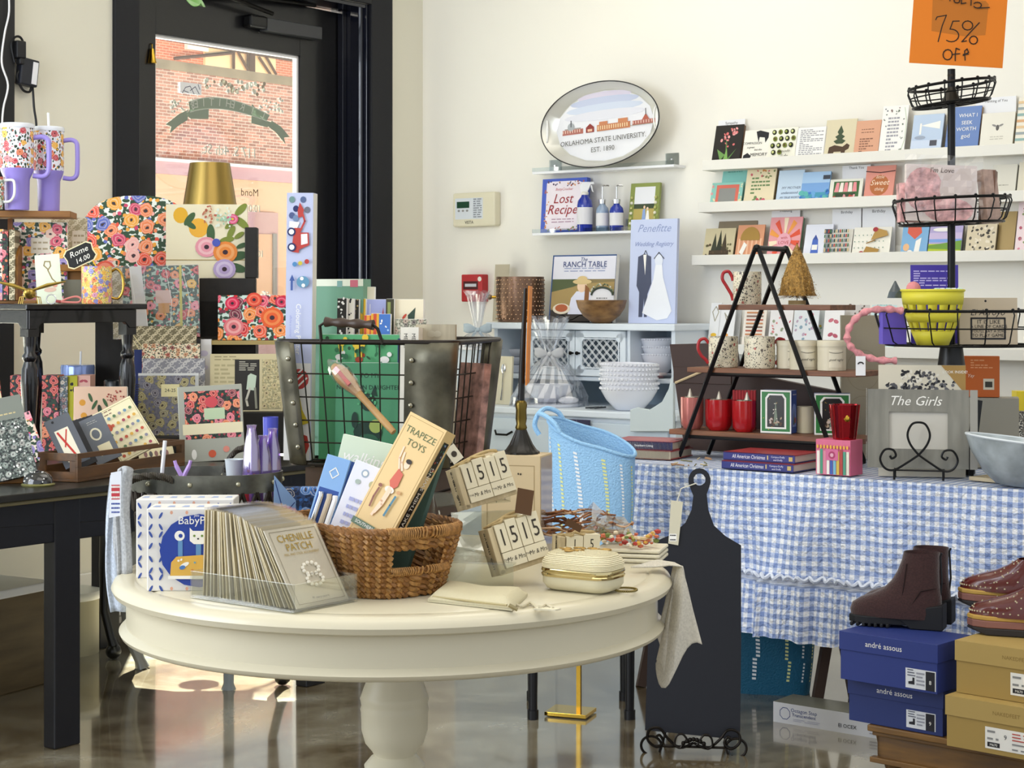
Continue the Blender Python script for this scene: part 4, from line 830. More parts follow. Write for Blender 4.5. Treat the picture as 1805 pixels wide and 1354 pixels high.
# --- purple cones, tub, towels ---
TB = Vector((-.688, 4.0, TZ)); tb = thing('metal_tub', 'oval galvanised tub with a lattice band and twisted rope handles, left on the round table', 'tub', TB)
galv = M('#6f7068', .35, .7, bump=.25, bscale=25, var=.3); dkm = M('#2c241c', .6, .4)
ea, eb = .168, .118; th_ = .2
mb = MB()
for z0, z1, k0_, k1_ in ((th_-.042, th_, 1, 1.02),):
    mb.lathe([(k0_, z0), (k1_, z1), (k1_-.03, z1), (k0_-.03, z0), (k0_, z0)], galv, n=56, sx=ea, sy=eb)
for k in range(10): a = 2*PI*(k+.35)/10; mb.ball((ea*1.02*math.cos(a), eb*1.02*math.sin(a), th_-.02), .006, M('#b9b49a', .3, .8), 8)
mb.build('rim_band', tb, smooth=True)
mb = MB()
for z0, z1 in ((.0, .03), (.105, .118)): mb.lathe([(.9+.1*z0/th_, z0), (.9+.1*z1/th_, z1), (.88+.1*z1/th_, z1), (.88+.1*z0/th_, z0), (.9+.1*z0/th_, z0)], dkm, n=56, sx=ea, sy=eb)
NZ = 26
for k in range(NZ):
    for sg_ in (1, -1):
        a0 = 2*PI*k/NZ; a1 = a0+sg_*PI/NZ; mb.tube([(ea*.99*math.cos(a0), eb*.99*math.sin(a0), .16), (ea*.97*math.cos(a1), eb*.97*math.sin(a1), .115)], .0045, dkm, n=4)
        mb.tube([(ea*.95*math.cos(a0), eb*.95*math.sin(a0), .108), (ea*.91*math.cos(a1), eb*.91*math.sin(a1), .028)], .0035, dkm, n=4)
mb.lathe([(0, .003), (.88, .003)], dkm, n=40, sx=ea, sy=eb); mb.build('lattice_wall', tb)
for s_, hx in ((-1, -.1), (1, .07)):
    mb = MB(); arc = [Vector((hx-.045+.09*i/16, (-eb*.95 if s_ < 0 else eb*.8)-.0, th_-.012+(.012 if s_ < 0 else .055)*max(0, math.sin(PI*i/16))**.6)) for i in range(17)]; mb.tube(arc, .0065, M('#2a251d', .6), n=8)
    tw_ = []
    for i in range(120): t = i/119*16; j = int(min(15, t)); p = arc[j].lerp(arc[j+1], t-j); tw_.append(p+Vector((0, .0075*math.cos(i*1.3), .0075*math.sin(i*1.3))))
    mb.tube(tw_, .002, M('#3c352a', .6), n=4); mb.build('handle', tb, smooth=True)
def inbox(x, y, d, w, h, dp, col_, lab, cat='box', yaw=0, z=None):
    b = P(x, y, d); z0 = TZ+.01 if z is None else z; mb = MB(); top = b.z; mb.box(-w/2, -dp/2, 0, w/2, dp/2, max(.02, top-z0), M(col_, .5)); mb.art(w, max(.02, top-z0), -dp/2, [('r', .1, .3, .9, .9, WHITE), ('lines', .15, .85, .4, .8, 3, M(col_, .5))]); solo(mb, 'trinket_box', lab, cat, (b.x, b.y, z0), yaw, 0, 'little boxes in the metal tub', bev=.001)
for x, y, col_, lab in ((265, 868, '#d9cfd6', 'leftmost pale trinket box inside the metal tub'), (303, 866, '#c7a8c0', 'mauve trinket box second from left in the metal tub'), (342, 868, '#e1b9d2', 'pink trinket box in the middle of the metal tub'), (384, 868, '#9c7f94', 'dusky trinket box right of middle in the metal tub'), (424, 868, '#c9303e', 'bright red trinket box at the right in the metal tub')): inbox(x, y, 3.945, .034, .1, .03, col_, lab)
mb = MB(); pl_ = M('#b797d9', .35)
for sg_ in (-1, 1): mb.tube(smoothp([P(322+sg_*6, 862, 4.01), P(322-sg_*3, 838, 4.01), P(322-sg_*11, 822, 4.01), P(322-sg_*14, 812, 4.01)]), [.005]*13+[.004]*6, pl_, n=8)
solo(mb, 'scissors', 'lilac craft scissors with crossed handles in the metal tub', 'scissors', smooth=True)
mb = MB(); mb.tube([P(283, 862, 4.04), P(291, 777, 4.04)], .0045, M('#e2e4e6', .3), n=8); solo(mb, 'plastic_stick', 'pale plastic stick poking up from the metal tub', 'stick')
mb = MB(); b = P(413, 850, 4.03); mb.lathe([(.014, -.03), (.021, .05), (.023, .052), (.019, .052), (.013, -.028)], M('#dde6ea', .4), b, 24); solo(mb, 'plastic_cup', 'small white plastic cup behind the purple cones in the metal tub', 'cup', smooth=True)
for i, (x, y0, y1, col_) in enumerate(((443, 895, 752, '#8a5bb8'), (463, 895, 770, '#6d2ca8'), (480, 895, 758, '#7a49b5'))):
    mb = MB(); b = P(x, y0, 3.99+.02*i); t = P(x+(-2, 3, 6)[i], y1, 3.99+.02*i); h = (t-b).length; mb.m = Matrix.Translation(b); mt = M(col_, .25, coat=.4)
    mb.lathe([(0, 0), (.015, .0), (.0165, h*.3), (.013, h*.7), (.006, h*.95), (0, h)], mt, n=14, flute=.12, fn=5); mb.lathe([(.019, h*.02), (.02, h*.4), (.016, h*.75), (.009, h*.97), (.011, h*1.02)], G('#cdb2ee', .25, .1, .12, '#d9c4f2', 'violet_cellophane'), n=9, flute=.1, fn=4)
    for k in range(7): mb.ball((random.uniform(-.008, .008), -.012, h*random.uniform(.15, .5)), .004, M(('#e89ab8', '#f2d9e6', '#c7452f')[k % 3], .4), 6)
    solo(mb, 'candy_cone', ('leftmost purple cellophane candy cone rising from the metal tub', 'middle deep purple candy cone rising from the metal tub', 'right purple candy cone rising from the metal tub')[i], 'candy cone', group='purple cellophane cones', smooth=True)
mb = MB(); b = P(477, 790, 4.12); h = mpx(55, 4.12); mb.m = Matrix.Translation(b); mb.lathe([(0, -.14), (.014, -.14), (.018, h), (.0165, h), (.013, 0), (0, 0)], M('#4a51b8', .3), n=28); solo(mb, 'tumbler', 'plain blue tumbler standing behind the purple candy cones', 'tumbler', smooth=True)
def drape(x0, x1, ytop, ybot, d, m_, lab, n=4, seed=1):
    """a folded towel hung over the tub's left end"""
    r = random.Random(seed); mb = MB()
    for k in range(n):
        dd = d+.012*k; p0, p1 = P(x0, ytop, dd), P(x1, ytop, dd); zb = P(0, ybot-6*k, dd).z
        def fn(u, v):
            q = p0.lerp(p1, u).copy(); q.z = p0.z-(p0.z-zb)*v; q.y += .006*math.sin(u*7+k)+.012*math.sin(v*2.6); q.x += .006*math.sin(v*5+k+seed)*v-.012*math.sin(PI*v); q.z += .008*math.sin(PI*u)*(1-v)-.006*abs(u-.5)*v; return q
        mb.sheet(fn, 10, 22, m_ if k % 2 == 0 else M('#7f8187', .85))
    return solo(mb, 'folded_towel', lab, 'towel', smooth=True, solid=.006)
drape(196, 226, 838, 1078, 3.86, M('#b9c2cf', .85, bump=.3, bscale=200, var=.2), 'bundle of grey folded towels hanging at the left edge of the round table', 4, 1)
drape(209, 233, 828, 1012, 3.80, M('#a7a9ab', .85, bump=.3, bscale=200, var=.2), 'shorter folded towel hanging in front, beside the blue oval toy boxes', 3, 5)
mb = MB(); mb.prism([(0, 0), (.024, .004), (.026, .1), (.004, .096)], 0, .0015, M('#e6ebf5', .5)); mb.art(.022, .09, 0, [('r', .1, .4, .9, .75, M('#c3404a')), ('lines', .1, .9, .1, .3, 3, cobalt), ('lines', .1, .9, .45, .7, 3, wht)], x0=.003, z0=.003); solo(mb, 'paper_label', 'white paper label with red and blue print on the hanging towels', 'label', P(192, 913, 3.785), .1)
# and blue bag left of the wicker basket
mb = MB(); w, h = .05, .21; mb.prism([(-w/2, 0), (w/2, 0), (w/2, h*.74), (-w/2+.004, h)], 0, .003, M('#7e9cc6', .5)); mb.art(w, h, 0, [('l', [(.1, .95), (.5, .6), (.95, .72)], .04, navy), ('c', .5, .58, .09, .09, navy), ('lines', .2, .8, .25, .42, 5, M('#3c5688'))]); solo(mb, 'gift_envelope', 'light blue string-tied envelope standing between the tub and the wicker basket', 'envelope', (P(501, 908, 3.8).x, 3.8, TZ), .3)
mb = MB(); dnm = floral('#1f3a66', ['#2c5c9c', '#16284a', '#3f74b4'], '#0f1d3a', 30, .4, name='blue_print'); mb.box(-.045, 0, 0, .045, .035, .17, dnm); solo(mb, 'gift_bag', 'dark blue patterned gift bag squeezed under the wire basket', 'gift bag', (P(530, 900, 3.95).x, 3.93, TZ), 0, .02, bev=.006)
# ================= wire basket with riser =================
def stand(name, lab, cat, x0, x1, ytop, d, z, **kw):
    base = Vector((P((x0+x1)/2, 0, d).x, d, z)); return flatitem(name, lab, cat, x0, ytop, x1, HY+(EYE-z)/d*F, base, **kw)
def uprt(name, lab, cat, x0, x1, ytop, ybot, d, **kw):
    base = P((x0+x1)/2, ybot, d); return flatitem(name, lab, cat, x0, ytop, x1, ybot, base, **kw)
WB0 = Vector((P(478, 600, 4.2).x, 4.2, 0)); wyaw = -.335; WW, WD = .456, .37; wz0, wz1 = .957, 1.247
MWB = frame(wyaw, WB0)
rs = MB(); rs.m = MWB; 
for k in range(3): rs.box(.07, .04, TZ+.002+k*.064, WW-.09, WD-.09, TZ+.06+k*.064, M('#4d3a28', .6))
for x in (.09, WW-.13): rs.box(x, .05, TZ, x+.03, WD-.1, wz0-.004, M('#33271c', .6))
solo(rs, 'riser_crate', 'dark slatted riser crate lifting the wire basket behind the wicker basket', 'crate')
wb = thing('wire_basket', 'large rectangular wire basket with riveted galvanised corners and wooden grip', 'basket'); wb.matrix_world = MWB
def wc_(u, v, t, off=0):
    s_ = .87+.13*t; cx_, cy_ = WW/2, WD/2; x = cx_+(u-.5)*(WW+2*off)*s_; y = cy_+(v-.5)*(WD+2*off)*s_; return (x, y, wz0+(wz1-wz0)*t)
wire = M('#2a2620', .4, .7)
def rrim(t, n=8, r=.12):
    pts = []
    for cu, cv, a0 in ((1-r, 1-r*1.2, 0), (r, 1-r*1.2, PI/2), (r, r*1.2, PI), (1-r, r*1.2, 1.5*PI)):
        for k in range(n+1): a = a0+PI/2*k/n; pts.append(wc_(cu+r*math.cos(a), cv+r*1.2*math.sin(a), t))
    return pts
mb = MB(); mb.tube(rrim(1), .0065, M('#2a2521', .35, .7), n=10, closed=True); mb.build('rim', wb, smooth=True)
mb = MB(); mb.tube(rrim(0), .004, wire, n=6, closed=True)
for t in (.18, .36, .55, .74): mb.tube(rrim(t), .0018, wire, n=5, closed=True)
for k in range(9):
    u = .06+.88*k/8
    for v in (0, 1): mb.tube([wc_(u, v, 0), wc_(u, v, 1)], .0018, wire, n=5)
    mb.tube([wc_(u, 0, 0), wc_(u, 1, 0)], .0018, wire, n=5)
for k in range(9):
    v = .08+.84*k/8
    for u in (0, 1): mb.tube([wc_(u, v, 0), wc_(u, v, 1)], .0018, wire, n=5)
    mb.tube([wc_(0, v, 0), wc_(1, v, 0)], .0018, wire, n=5)
mb.build('wire_grid', wb, smooth=True)
gp_ = M('#5c594c', .42, .75, bump=.25, bscale=14, var=.45)
for cu, cv, fu, fv in ((0, 0, .14, .12), (1, 0, .25, .1), (1, 1, .14, .3), (0, 1, .14, .2)):
    r = .11; su = 1 if cu == 0 else -1; sv = 1 if cv == 0 else -1; pts = [(cu+su*fu, cv)]
    for k in range(9): a = PI/2*k/8; pts.append((cu+su*r*(1-math.sin(a)), cv+sv*r*(1-math.cos(a))))
    pts.append((cu, cv+sv*max(fv, r)))
    mb = MB(); mb.sheet(lambda i, j: wc_(*[pts[min(10, int(i*10))][0], pts[min(10, int(i*10))][1]], j, .0045), 10, 6, gp_); pl2 = mb.build('corner_plate', wb, smooth=True, solid=.0025)
    for q in range(5):
        t = .14+.18*q; uu = cu+su*(fu-.035); p = wc_(uu, cv, t, .0075); mb = MB(); mb.ball(p, .006, M('#9a9684', .3, .9), 10, sy=.6); mb.build('rivet', pl2, smooth=True)
hx = [(MWB.inverted() @ P(x, y, 4.1)) for x, y in ((548, 602), (545, 575), (557, 568), (655, 573), (664, 580), (674, 605))]
hx = [Vector((h_.x, -.004, h_.z)) for h_ in hx]
mb = MB(); mb.tube([hx[0]+Vector((0, 0, -.002)), hx[1], hx[2], hx[3], hx[4], hx[5]+Vector((0, 0, -.002))], .0042, wire, n=8); hb = mb.build('handle_bail', wb, smooth=True)
mb = MB(); n_ = 24; mb.tube([hx[2].lerp(hx[3], i/n_) for i in range(n_+1)], [.0105+.0018*math.cos(i/n_*PI*6) for i in range(n_+1)], M('#3b2c22', .45), n=14); mb.build('wooden_grip', hb, smooth=True)
# poster box
psb = M('#bcc3e0', .4); pred = M('#b8403a', .5); pnv = M('#2a3263', .5); d_ = 4.235; bz_ = wz0+.006
bx = Vector((P(524, 0, d_).x, d_, bz_)); w, h, t = .064, EYE-(340-HY)/F*d_-bz_, .045
H0 = h; Hv = lambda y: (EYE-(y-HY)/F*d_-bz_)/h
mb = MB(); mb.box(-w/2, 0, 0, w/2, t, h, psb); mb.box(w/2, .001, .001, w/2+.0006, t-.001, h-.001, M('#e2ded2', .5)); ops = []
for u, y, m_ in ((.35, 368, wht), (.35, 368, pnv), (.62, 352, M('#53648c')), (.78, 370, M('#6a6d7d')), (.2, 352, M('#6d8f8d')), (.2, 380, M('#4d5a86')), (.35, 385, M('#6f86a8'))): ops.append(('c', u, Hv(y), .11, .12, m_))
ops += [('p', [(.1, Hv(400)), (.12, Hv(390)), (.5, Hv(392)), (.4, Hv(404))], wht), ('p', [(.42, Hv(372)), (.5, Hv(357)), (.66, Hv(370)), (.6, Hv(382)), (.45, Hv(384))], pred), ('l', [(.62, Hv(378)), (.7, Hv(390)), (.48, Hv(412))], .07, pred), ('p', [(.3, Hv(402)), (.52, Hv(402)), (.52, Hv(410)), (.85, Hv(410)), (.88, Hv(432)), (.5, Hv(440)), (.48, Hv(446)), (.2, Hv(444))], pred), ('p', [(.56, Hv(413)), (.8, Hv(412)), (.82, Hv(429)), (.57, Hv(432))], wht),
        ('c', .2, Hv(409), .16, .16, pnv), ('c', .2, Hv(409), .1, .1, wht), ('c', .22, Hv(436), .16, .16, pnv), ('c', .22, Hv(436), .1, .1, wht), ('c', .34, Hv(466), .09, .09, M('#4f86b8')), ('c', .55, Hv(464), .08, .08, M('#c9b93c')), ('c', .8, Hv(461), .09, .09, pred),
        ('p', [(.15, Hv(495)), (.25, Hv(484)), (.35, Hv(495)), (.28, Hv(495)), (.28, Hv(512)), (.2, Hv(512)), (.2, Hv(495))], M('#3f5a9c')), ('c', .66, Hv(497), .24, .22, M('#5f93b3')), ('c', .62, Hv(491), .07, .07, wht), ('c', .68, Hv(503), .07, .07, wht),
        ('t', 'Colouring Poster', .5, Hv(580), .27, wht, 0, -PI/2), ('t', 'affiche a colorier', .22, Hv(575), .12, M('#8f97d0'), 0, -PI/2),
        ('r', 0, 0, 1, Hv(640), M('#e4e2dc', .5)), ('c', .55, Hv(668), .38, .38, pred), ('l', [(.35, Hv(676)), (.75, Hv(658))], .06, wht), ('l', [(.3, Hv(668)), (.65, Hv(652))], .06, wht), ('l', [(.45, Hv(684)), (.85, Hv(666))], .06, wht),
        ('p', [(.35, Hv(715)), (.6, Hv(700)), (.7, Hv(722)), (.95, Hv(745)), (.5, Hv(752)), (.6, Hv(735))], M('#c9b42e')), ('p', [(.4, Hv(780)), (.55, Hv(762)), (.9, Hv(768)), (.98, Hv(785)), (.85, Hv(800)), (.5, Hv(800))], M('#b23a2c')), ('t', 'STOP', .7, Hv(784), .2, wht, 0, PI/2)]
mb.art(w, h, 0, ops); solo(mb, 'poster_box', 'tall narrow lilac colouring poster box standing in the wire basket', 'box', bx, -.1, -.005, None, .012, bev=.0008)
gbk = M('#58a873', .45); gdk = M('#2e6b47', .5); gin = M('#17352a', .6)
def critter(u, v, s, m_): return [('c', u, v, s, s*.7, m_), ('c', u+s, v+s*.7, s*.5, s*.5, m_), ('l', [(u-s*.5, v-s*.4), (u-s*.5, v-s*1.2)], s*.3, m_), ('l', [(u+s*.4, v-s*.4), (u+s*.4, v-s*1.2)], s*.3, m_)]
stand('picture_book', 'green book for a newborn daughter behind the wires of the basket', 'book', 590, 706, 640, 4.19, bz_, yaw=-.2, tilt=.04, t=.014, mat=M('#478a63', .45), back=wht, ops=[('t', 'TO MY', .52, .87, .1, gin), ('t', 'NEWBORN DAUGHTER', .5, .75, .092, gin), ('c', .5, .6, .12, .13, gin), ('p', [(.36, .66), (.4, .78), (.46, .68)], gin), ('p', [(.54, .68), (.6, .78), (.64, .66)], gin), ('c', .5, .3, .22, .16, gin), ('c', .5, .2, .17, .12, M('#2a5c42')), ('c', .62, .36, .1, .1, M('#9cae5a')), ('c', .3, .42, .05, .12, gin), ('sc', .35, .5, .65, .7, 14, .02, [gbk])])
stand('picture_book', 'bright green book with farm animals standing behind the newborn daughter book', 'book', 561, 702, 590, 4.245, bz_, yaw=-.2, tilt=.03, t=.014, mat=gbk, back=wht, ops=critter(.25, .82, .05, wht)+critter(.5, .8, .05, M('#a8432c'))+critter(.82, .8, .06, wht)+critter(.5, .92, .08, M('#e3c13a'))+critter(.28, .93, .05, M('#d9c03c'))+critter(.75, .92, .05, gdk)+[('sc', .1, .72, .9, .98, 18, .03, [gdk, M('#2c5036')])])
stand('picture_book', 'narrow navy book spine right of the green books in the wire basket', 'book', 700, 716, 597, 4.19, bz_, yaw=-.2, tilt=.02, t=.1, mat=M('#22306a', .4), ops=[('t', 'Love, Classic', .5, .72, .55, wht, 0, PI/2)])
stand('storage_box', 'sage green lidded book box at the back left of the wire basket', 'box', 549, 640, 492, 4.345, bz_, yaw=-.3, tilt=0, t=.05, mat=M('#6d9a80', .45), ops=[('r', .0, .96, 1, 1, M('#dfe3cf')), ('r', .75, .955, .9, .995, M('#c76b7a')), ('r', .5, .955, .6, .99, M('#7fa7a0'))])
bc = {'bird': [('sc', .1, .1, .9, .9, 16, .09, [M('#3b3b2c'), M('#c94f3b'), M('#7d8a4c'), M('#e9dcb4')]), ('p', [(.5, .9), (.6, .6), (.75, .95)], M('#2f4538'))]}
lst = [('cookbook', 'cream cookbook with red and blue corner, standing tallest at the left of the book row', 578, 655, 506, 4.36, M('#e9dfc8'), [('r', 0, .93, .1, 1, M('#c0566a')), ('t', 'LET IT NONCOOK', .55, .9, .09, INK), ('r', .0, 0, .12, .93, M('#b98c93'))]),
       ('journal', 'black and white spiral journal, leftmost spine of the book row', 590, 606, 526, 4.30, M('#2a2824'), [('sc', .1, .7, .9, 1, 14, .15, [wht])]), ('journal', 'white journal spine with black dots next to the leftmost spine', 604, 619, 527, 4.31, M('#e7e2d4'), [('sc', .1, .7, .9, 1, 14, .12, [INK])]),
       ('journal', 'black floral journal spine left of the yellow one', 616, 628, 528, 4.32, M('#33302a'), [('sc', .1, .7, .9, 1, 14, .15, [M('#b9a06a')])]), ('journal', 'yellow journal in the middle of the book row', 622, 640, 527, 4.33, M('#e0b935'), [('r', .7, 0, .85, 1, M('#a9872a'))]),
       ('picture_book', 'book with a lilac sky and red sailboat in the book row', 634, 682, 528, 4.33, M('#a9b0e0'), [('p', [(.7, .86), (.78, .95), (.82, .84)], pred), ('l', [(.05, .9), (.9, .9)], .012, wht), ('l', [(.05, .87), (.9, .87)], .012, wht), ('r', 0, .7, 1, .8, M('#7b86c4')), ('l', [(.3, .8), (.3, .97)], .02, wht)]),
       ('picture_book', 'small red and orange book in front of the sailboat book', 638, 652, 556, 4.28, M('#c2492c'), [('r', .3, .7, .7, 1, M('#e09a3a'))]), ('picture_book', 'small yellow and red book in front of the sailboat book', 650, 664, 553, 4.275, M('#d9a32c'), [('r', .3, .7, .7, 1, M('#c2492c'))]), ('picture_book', 'small blue book with colourful squares in front of the sailboat book', 660, 684, 554, 4.27, M('#3f6fb8'), [('sc', .1, .7, .9, .98, 12, .1, [wht, M('#e0a23a'), M('#9cc4e8')])]),
       ('journal', 'dark olive journal spine right of the sailboat book', 676, 690, 527, 4.30, M('#3c3a22'), [('r', .2, .5, .6, .98, M('#8a9455'))]), ('picture_book', 'cream book with birds and red figures at the right end of the book row', 688, 742, 528, 4.30, M('#e6dcc0'), bc['bird']), ('notebook', 'speckled grey floral notebook at the right of the book row', 693, 748, 563, 4.265, floral('#bcb9a6', ['#7d7f6b', '#a5907f', '#5f5a52'], '#6f735f', 50, .3), [])]
for nm, lab, x0, x1, yt, dd, m_, op in lst: stand(nm, lab, 'book', x0, x1, yt, dd-.02, bz_, yaw=-.25, tilt=.05, t=.010, mat=m_, ops=op, back=wht)
wdp = woodm('#c3b9a0', '#9b917b', (20, 20, 3), .7, 'grey_wood')
for i, (x0, x1, yt, dd) in enumerate(((708, 800, 572, 4.17), (703, 742, 577, 4.14), (717, 760, 577, 4.12))):
    if i == 0: stand('wooden_sign', 'greyish wooden heart sign at the right of the wire basket', 'sign', x0+22, x1, yt, dd, bz_, yaw=-.2, tilt=.05, t=.012, mat=wdp, ops=[('c', .4, .93, .1, .08, M('#b3aa94')), ('c', .55, .93, .1, .08, M('#b3aa94'))])
    else: stand('card_pack', ('white card pack with vertical printed word, leftmost by the wooden sign', 'white card pack with vertical printed word, between its twin and the sign')[i-1], 'card pack', x0, x0+18, yt, dd+.02, bz_, yaw=-.2, tilt=.05, t=.05, mat=M('#e4e0d4'), ops=[('t', 'MERCI', .5, .9, .5, INK, 0, -PI/2)], group='white card packs')
stand('textile_pack', 'pink and brown clear-wrapped textile pack inside the right side of the wire basket', 'textile pack', 795, 838, 640, 4.22, bz_, yaw=-.9, tilt=.12, t=.02, mat=M('#a07a70', .4, var=.6, bscale=40, bump=.4), back=None)
# wooden spoon in cellophane
mb = MB(); a, b = P(588, 645, 4.02), P(694, 762, 3.92); pth = [a.lerp(b, i/14) for i in range(15)]; mb.tube(pth, [.008, .016, .019, .019, .016, .0125, .009, .008, .0078, .0078, .0078, .0078, .008, .008, .007], woodm('#b89058', '#8b6636', (9, 9, 9)), n=12); sp = mb.build('spoon_body', smooth=True)
sp.name = 'wooden_spoon'; tag(sp, 'wooden spoon with a floral bowl hanging across the front of the wire basket', 'spoon')
mb = MB(); mb.tube([a+(a-b).normalized()*.02]+pth[:7], [.004, .016, .022, .024, .022, .02, .015, .011], CELLO, n=9); mb.tube([a+Vector((.006, -.019, -.004)), pth[4]+Vector((0, -.017, 0))], [.007, .006], M('#b5655f', .4), n=5); mb.build('cellophane_sleeve', sp)
# ================= blue mesh totes =================
def tote(name, lab, c, w, dp, h, yaw, col_, dots, slope=.055, hands=True, ncol=6, z=None):
    t = thing(name, lab, 'tote bag', c, yaw); body = M(col_, .5, bump=1, bscale=170, spec=.3); mb = MB(); N = 48; R = 14
    def pt(a, v, o=0):
        k = .84+.16*v+.03*math.sin(v*4); n = 3.2 if v < .3 else 2.6
        x, y = se(a, w/2*k+o, dp/2*k+o, n); return Vector((x, y, v*(h-slope*math.cos(a)+(.022*math.sin(a) if hands else 0))))
    for o in (0, -.004): mb.add([pt(2*PI*i/N, j/R, o) for j in range(R+1) for i in range(N)], [(j*N+i, j*N+(i+1) % N, (j+1)*N+(i+1) % N, (j+1)*N+i) for j in range(R) for i in range(N)], body)
    mb.add([pt(2*PI*i/N, 0) for i in range(N)], [tuple(range(N))], body); mb.build('bag_body', t, smooth=True)
    mb = MB(); mb.tube([pt(2*PI*i/N, 1) for i in range(N)], .006, body, n=8, closed=True); mb.build('piping', t, smooth=True)
    for i in range(ncol):
        mb = MB(); a0 = PI+.42+(PI-.84)*i/(ncol-1); m_ = dots[i % len(dots)]
        for k in range(26):
            v = .12+.8*k/26; a = a0+.10*math.sin(v*3.3+.4); da = .011/(w/2)*.55
            q = [pt(a-da, v, .0015), pt(a+da, v, .0015), pt(a+da, v+.018, .0015), pt(a-da, v+.018, .0015)]; mb.add(q, [(0, 1, 2, 3)], m_)
        mb.build('bead_stripe', t)
    if hands:
        for sg_, an in ((1, PI+.5), (-1, PI-.5)):
            mb = MB(); p0 = pt(an, .97); p1 = pt(PI, .97)+Vector((-.045, -.02*sg_, -.03))
            pts = [pt(PI+.9*sg_, 1), pt(PI+.75*sg_, 1)+Vector((-.005, 0, .022)), pt(PI+.4*sg_, 1)+Vector((-.02, 0, .03)), pt(PI, 1)+Vector((-.035, .0, .015)), pt(PI, 1)+Vector((-.045, 0, -.02)), pt(PI, 1)+Vector((-.03, 0, -.05))]
            mb.tube(smoothp(pts), .008, body, n=8); mb.build('handle', t, smooth=True)
    return t
yl = M('#e3e6a0', .3); wd_ = M('#f2f5f6', .3)
tote('tote_bag', 'light blue mesh tote bag with beaded white stripes beside the tan box', P(1043, 0, 5.78).xy.to_3d()+Vector((0, 0, .502)), .29, .15, .395, -.12, '#9ccaf0', [wd_, yl])
tote('tote_bag', 'dark teal mesh tote bag with beaded stripes on the floor under the gingham cloth', P(1355, 0, 6.1).xy.to_3d(), .33, .16, .42, -.2, '#1d5f7d', [wd_, yl], hands=False)
# ================= right end of the round table =================
mb = MB(); R_ = random.Random(5); tw_ = [M('#8c5a34', .5), M('#a8744a', .5), M('#6d4026', .5), M('#c9a583', .5)]
for k in range(46):
    x0, y0 = R_.uniform(975, 1090), R_.uniform(905, 945); p = [P(x0+dx*R_.uniform(10, 30), y0+R_.uniform(-9, 7), 4.05+R_.uniform(-.03, .05)) for dx in (-1.3, -.5, .5, 1.3)]
    mb.tube(smoothp(p, 4), .0022, tw_[k % 4], n=4)
nk = mb.build('twig_bundle'); nk.name = 'dried_bouquet'; tag(nk, 'dried brown twig bouquet in clear wrap behind the small calendar', 'bouquet')
mb = MB(); mb.m = Matrix.Translation(P(1082, 935, 4.05)) @ Matrix.Rotation(-1.15, 4, 'Y') @ Matrix.Rotation(.3, 4, 'X'); mb.lathe([(.012, -.05), (.03, -.01), (.02, .03), (.034, .075)], G('#ffffff', .35, .08, .12, '#c9d2d8', 'cellophane'), n=9, flute=.25, fn=4); mb.build('clear_wrap', nk)
lin_ = M('#ddd6bf', .85, bump=.3, bscale=220)
b = RZ(1108, 992); b2 = thing('napkin_stack', 'stack of cream folded linen at the right edge of the round table', 'folded linen', b, -.25)
for k in range(3): mb = MB(); mb.box(-.085+.004*k, -.01+.006*k, .001+.010*k, .07, .12, .009+.010*k, lin_); mb.build('linen', b2, bev=.003)
mb = MB(); R_ = random.Random(9)
for k in range(60): mb.ball(b2.matrix_world @ Vector((R_.uniform(-.08, .06), R_.uniform(.0, .1), R_.uniform(.036, .062))), R_.uniform(.004, .009), M(R_.choice(['#b23b34', '#d9a94c', '#6d7d3a', '#e6d7b8', '#c76b4c', '#f0ebe0']), .5), 6, sz=.7)
for k in range(10): c0 = b2.matrix_world @ Vector((R_.uniform(-.07, .05), R_.uniform(0, .08), .05)); mb.tube([c0, c0+Vector((R_.uniform(-.05, .05), R_.uniform(-.03, .03), R_.uniform(-.01, .012)))], .004, M(R_.choice(['#8c8a3c', '#c0453c', '#e0c89a']), .5), n=5)
solo(mb, 'bead_garland', 'heap of red, gold and green bead garlands on the cream linen stack', 'garland', smooth=True)
# towel hanging over the edge
mb = MB(); tq = [M('#cfc9bb', .85, bump=.25, bscale=220, var=.12)]
def tow(u, v):
    top = RZ(1112+48*u, 1000, TZ+.014); y = 0
    L = .34*v
    ed = Vector((.328+.012*u, 3.86-.09*u+.02, 0))
    if v < .12: q = top.lerp(Vector((ed.x, ed.y, TZ+.02)), v/.12)
    else:
        k = (v-.12)/.88; q = Vector((ed.x+.022+.03*k*math.sin(u*6+1)+.018*k, ed.y-.035*(1-u)-.02*math.sin(u*9)*k-.02, TZ+.02-(.18+.06*math.sin(PI*u)+.03*math.sin(u*13-1))*k))
        q.x += (u-.5)*(.085*k)-.04*k; q.y -= .016*math.sin(u*16+v*3)*k
    return q
mb.sheet(tow, 26, 40, tq[0]); solo(mb, 'hanging_towel', 'cream linen towel drooping off the right edge of the round table', 'towel', smooth=True, solid=.003)
# ================= black table: riser, organiser, rack and stationery =================
rN = P(50, 0, 5.939).xy.to_3d(); MRs = frame(YD, rN); RT = 1.329; bkp = M('#100f12', .25, coat=.4)
rz = thing('riser_table', 'small black side table with turned legs standing on the black table', 'side table'); rz.matrix_world = MRs
mb = MB(); mb.box(-.03, -.03, RT-.02, .49, .6, RT, bkp); mb.build('tabletop', rz, bev=.004)
def corb(x0, x1): n = 8; return [(x0, RT-.02), (x1, RT-.02), (x1, RT-.085)]+[(x1-.03-.0*k, RT-.085+.0*k) for k in (0,)]+[(x1-.05, RT-.065), (x0+.05, RT-.065), (x0+.03, RT-.085), (x0, RT-.085)]
mb = MB(); mb.prism(corb(0, .46), -.005, .015, bkp); mb.build('apron', rz, bev=.002)
mb = MB(); mb.prism(corb(0, .56), -.005, .015, bkp, 'x'); mb.build('apron', rz, bev=.002)
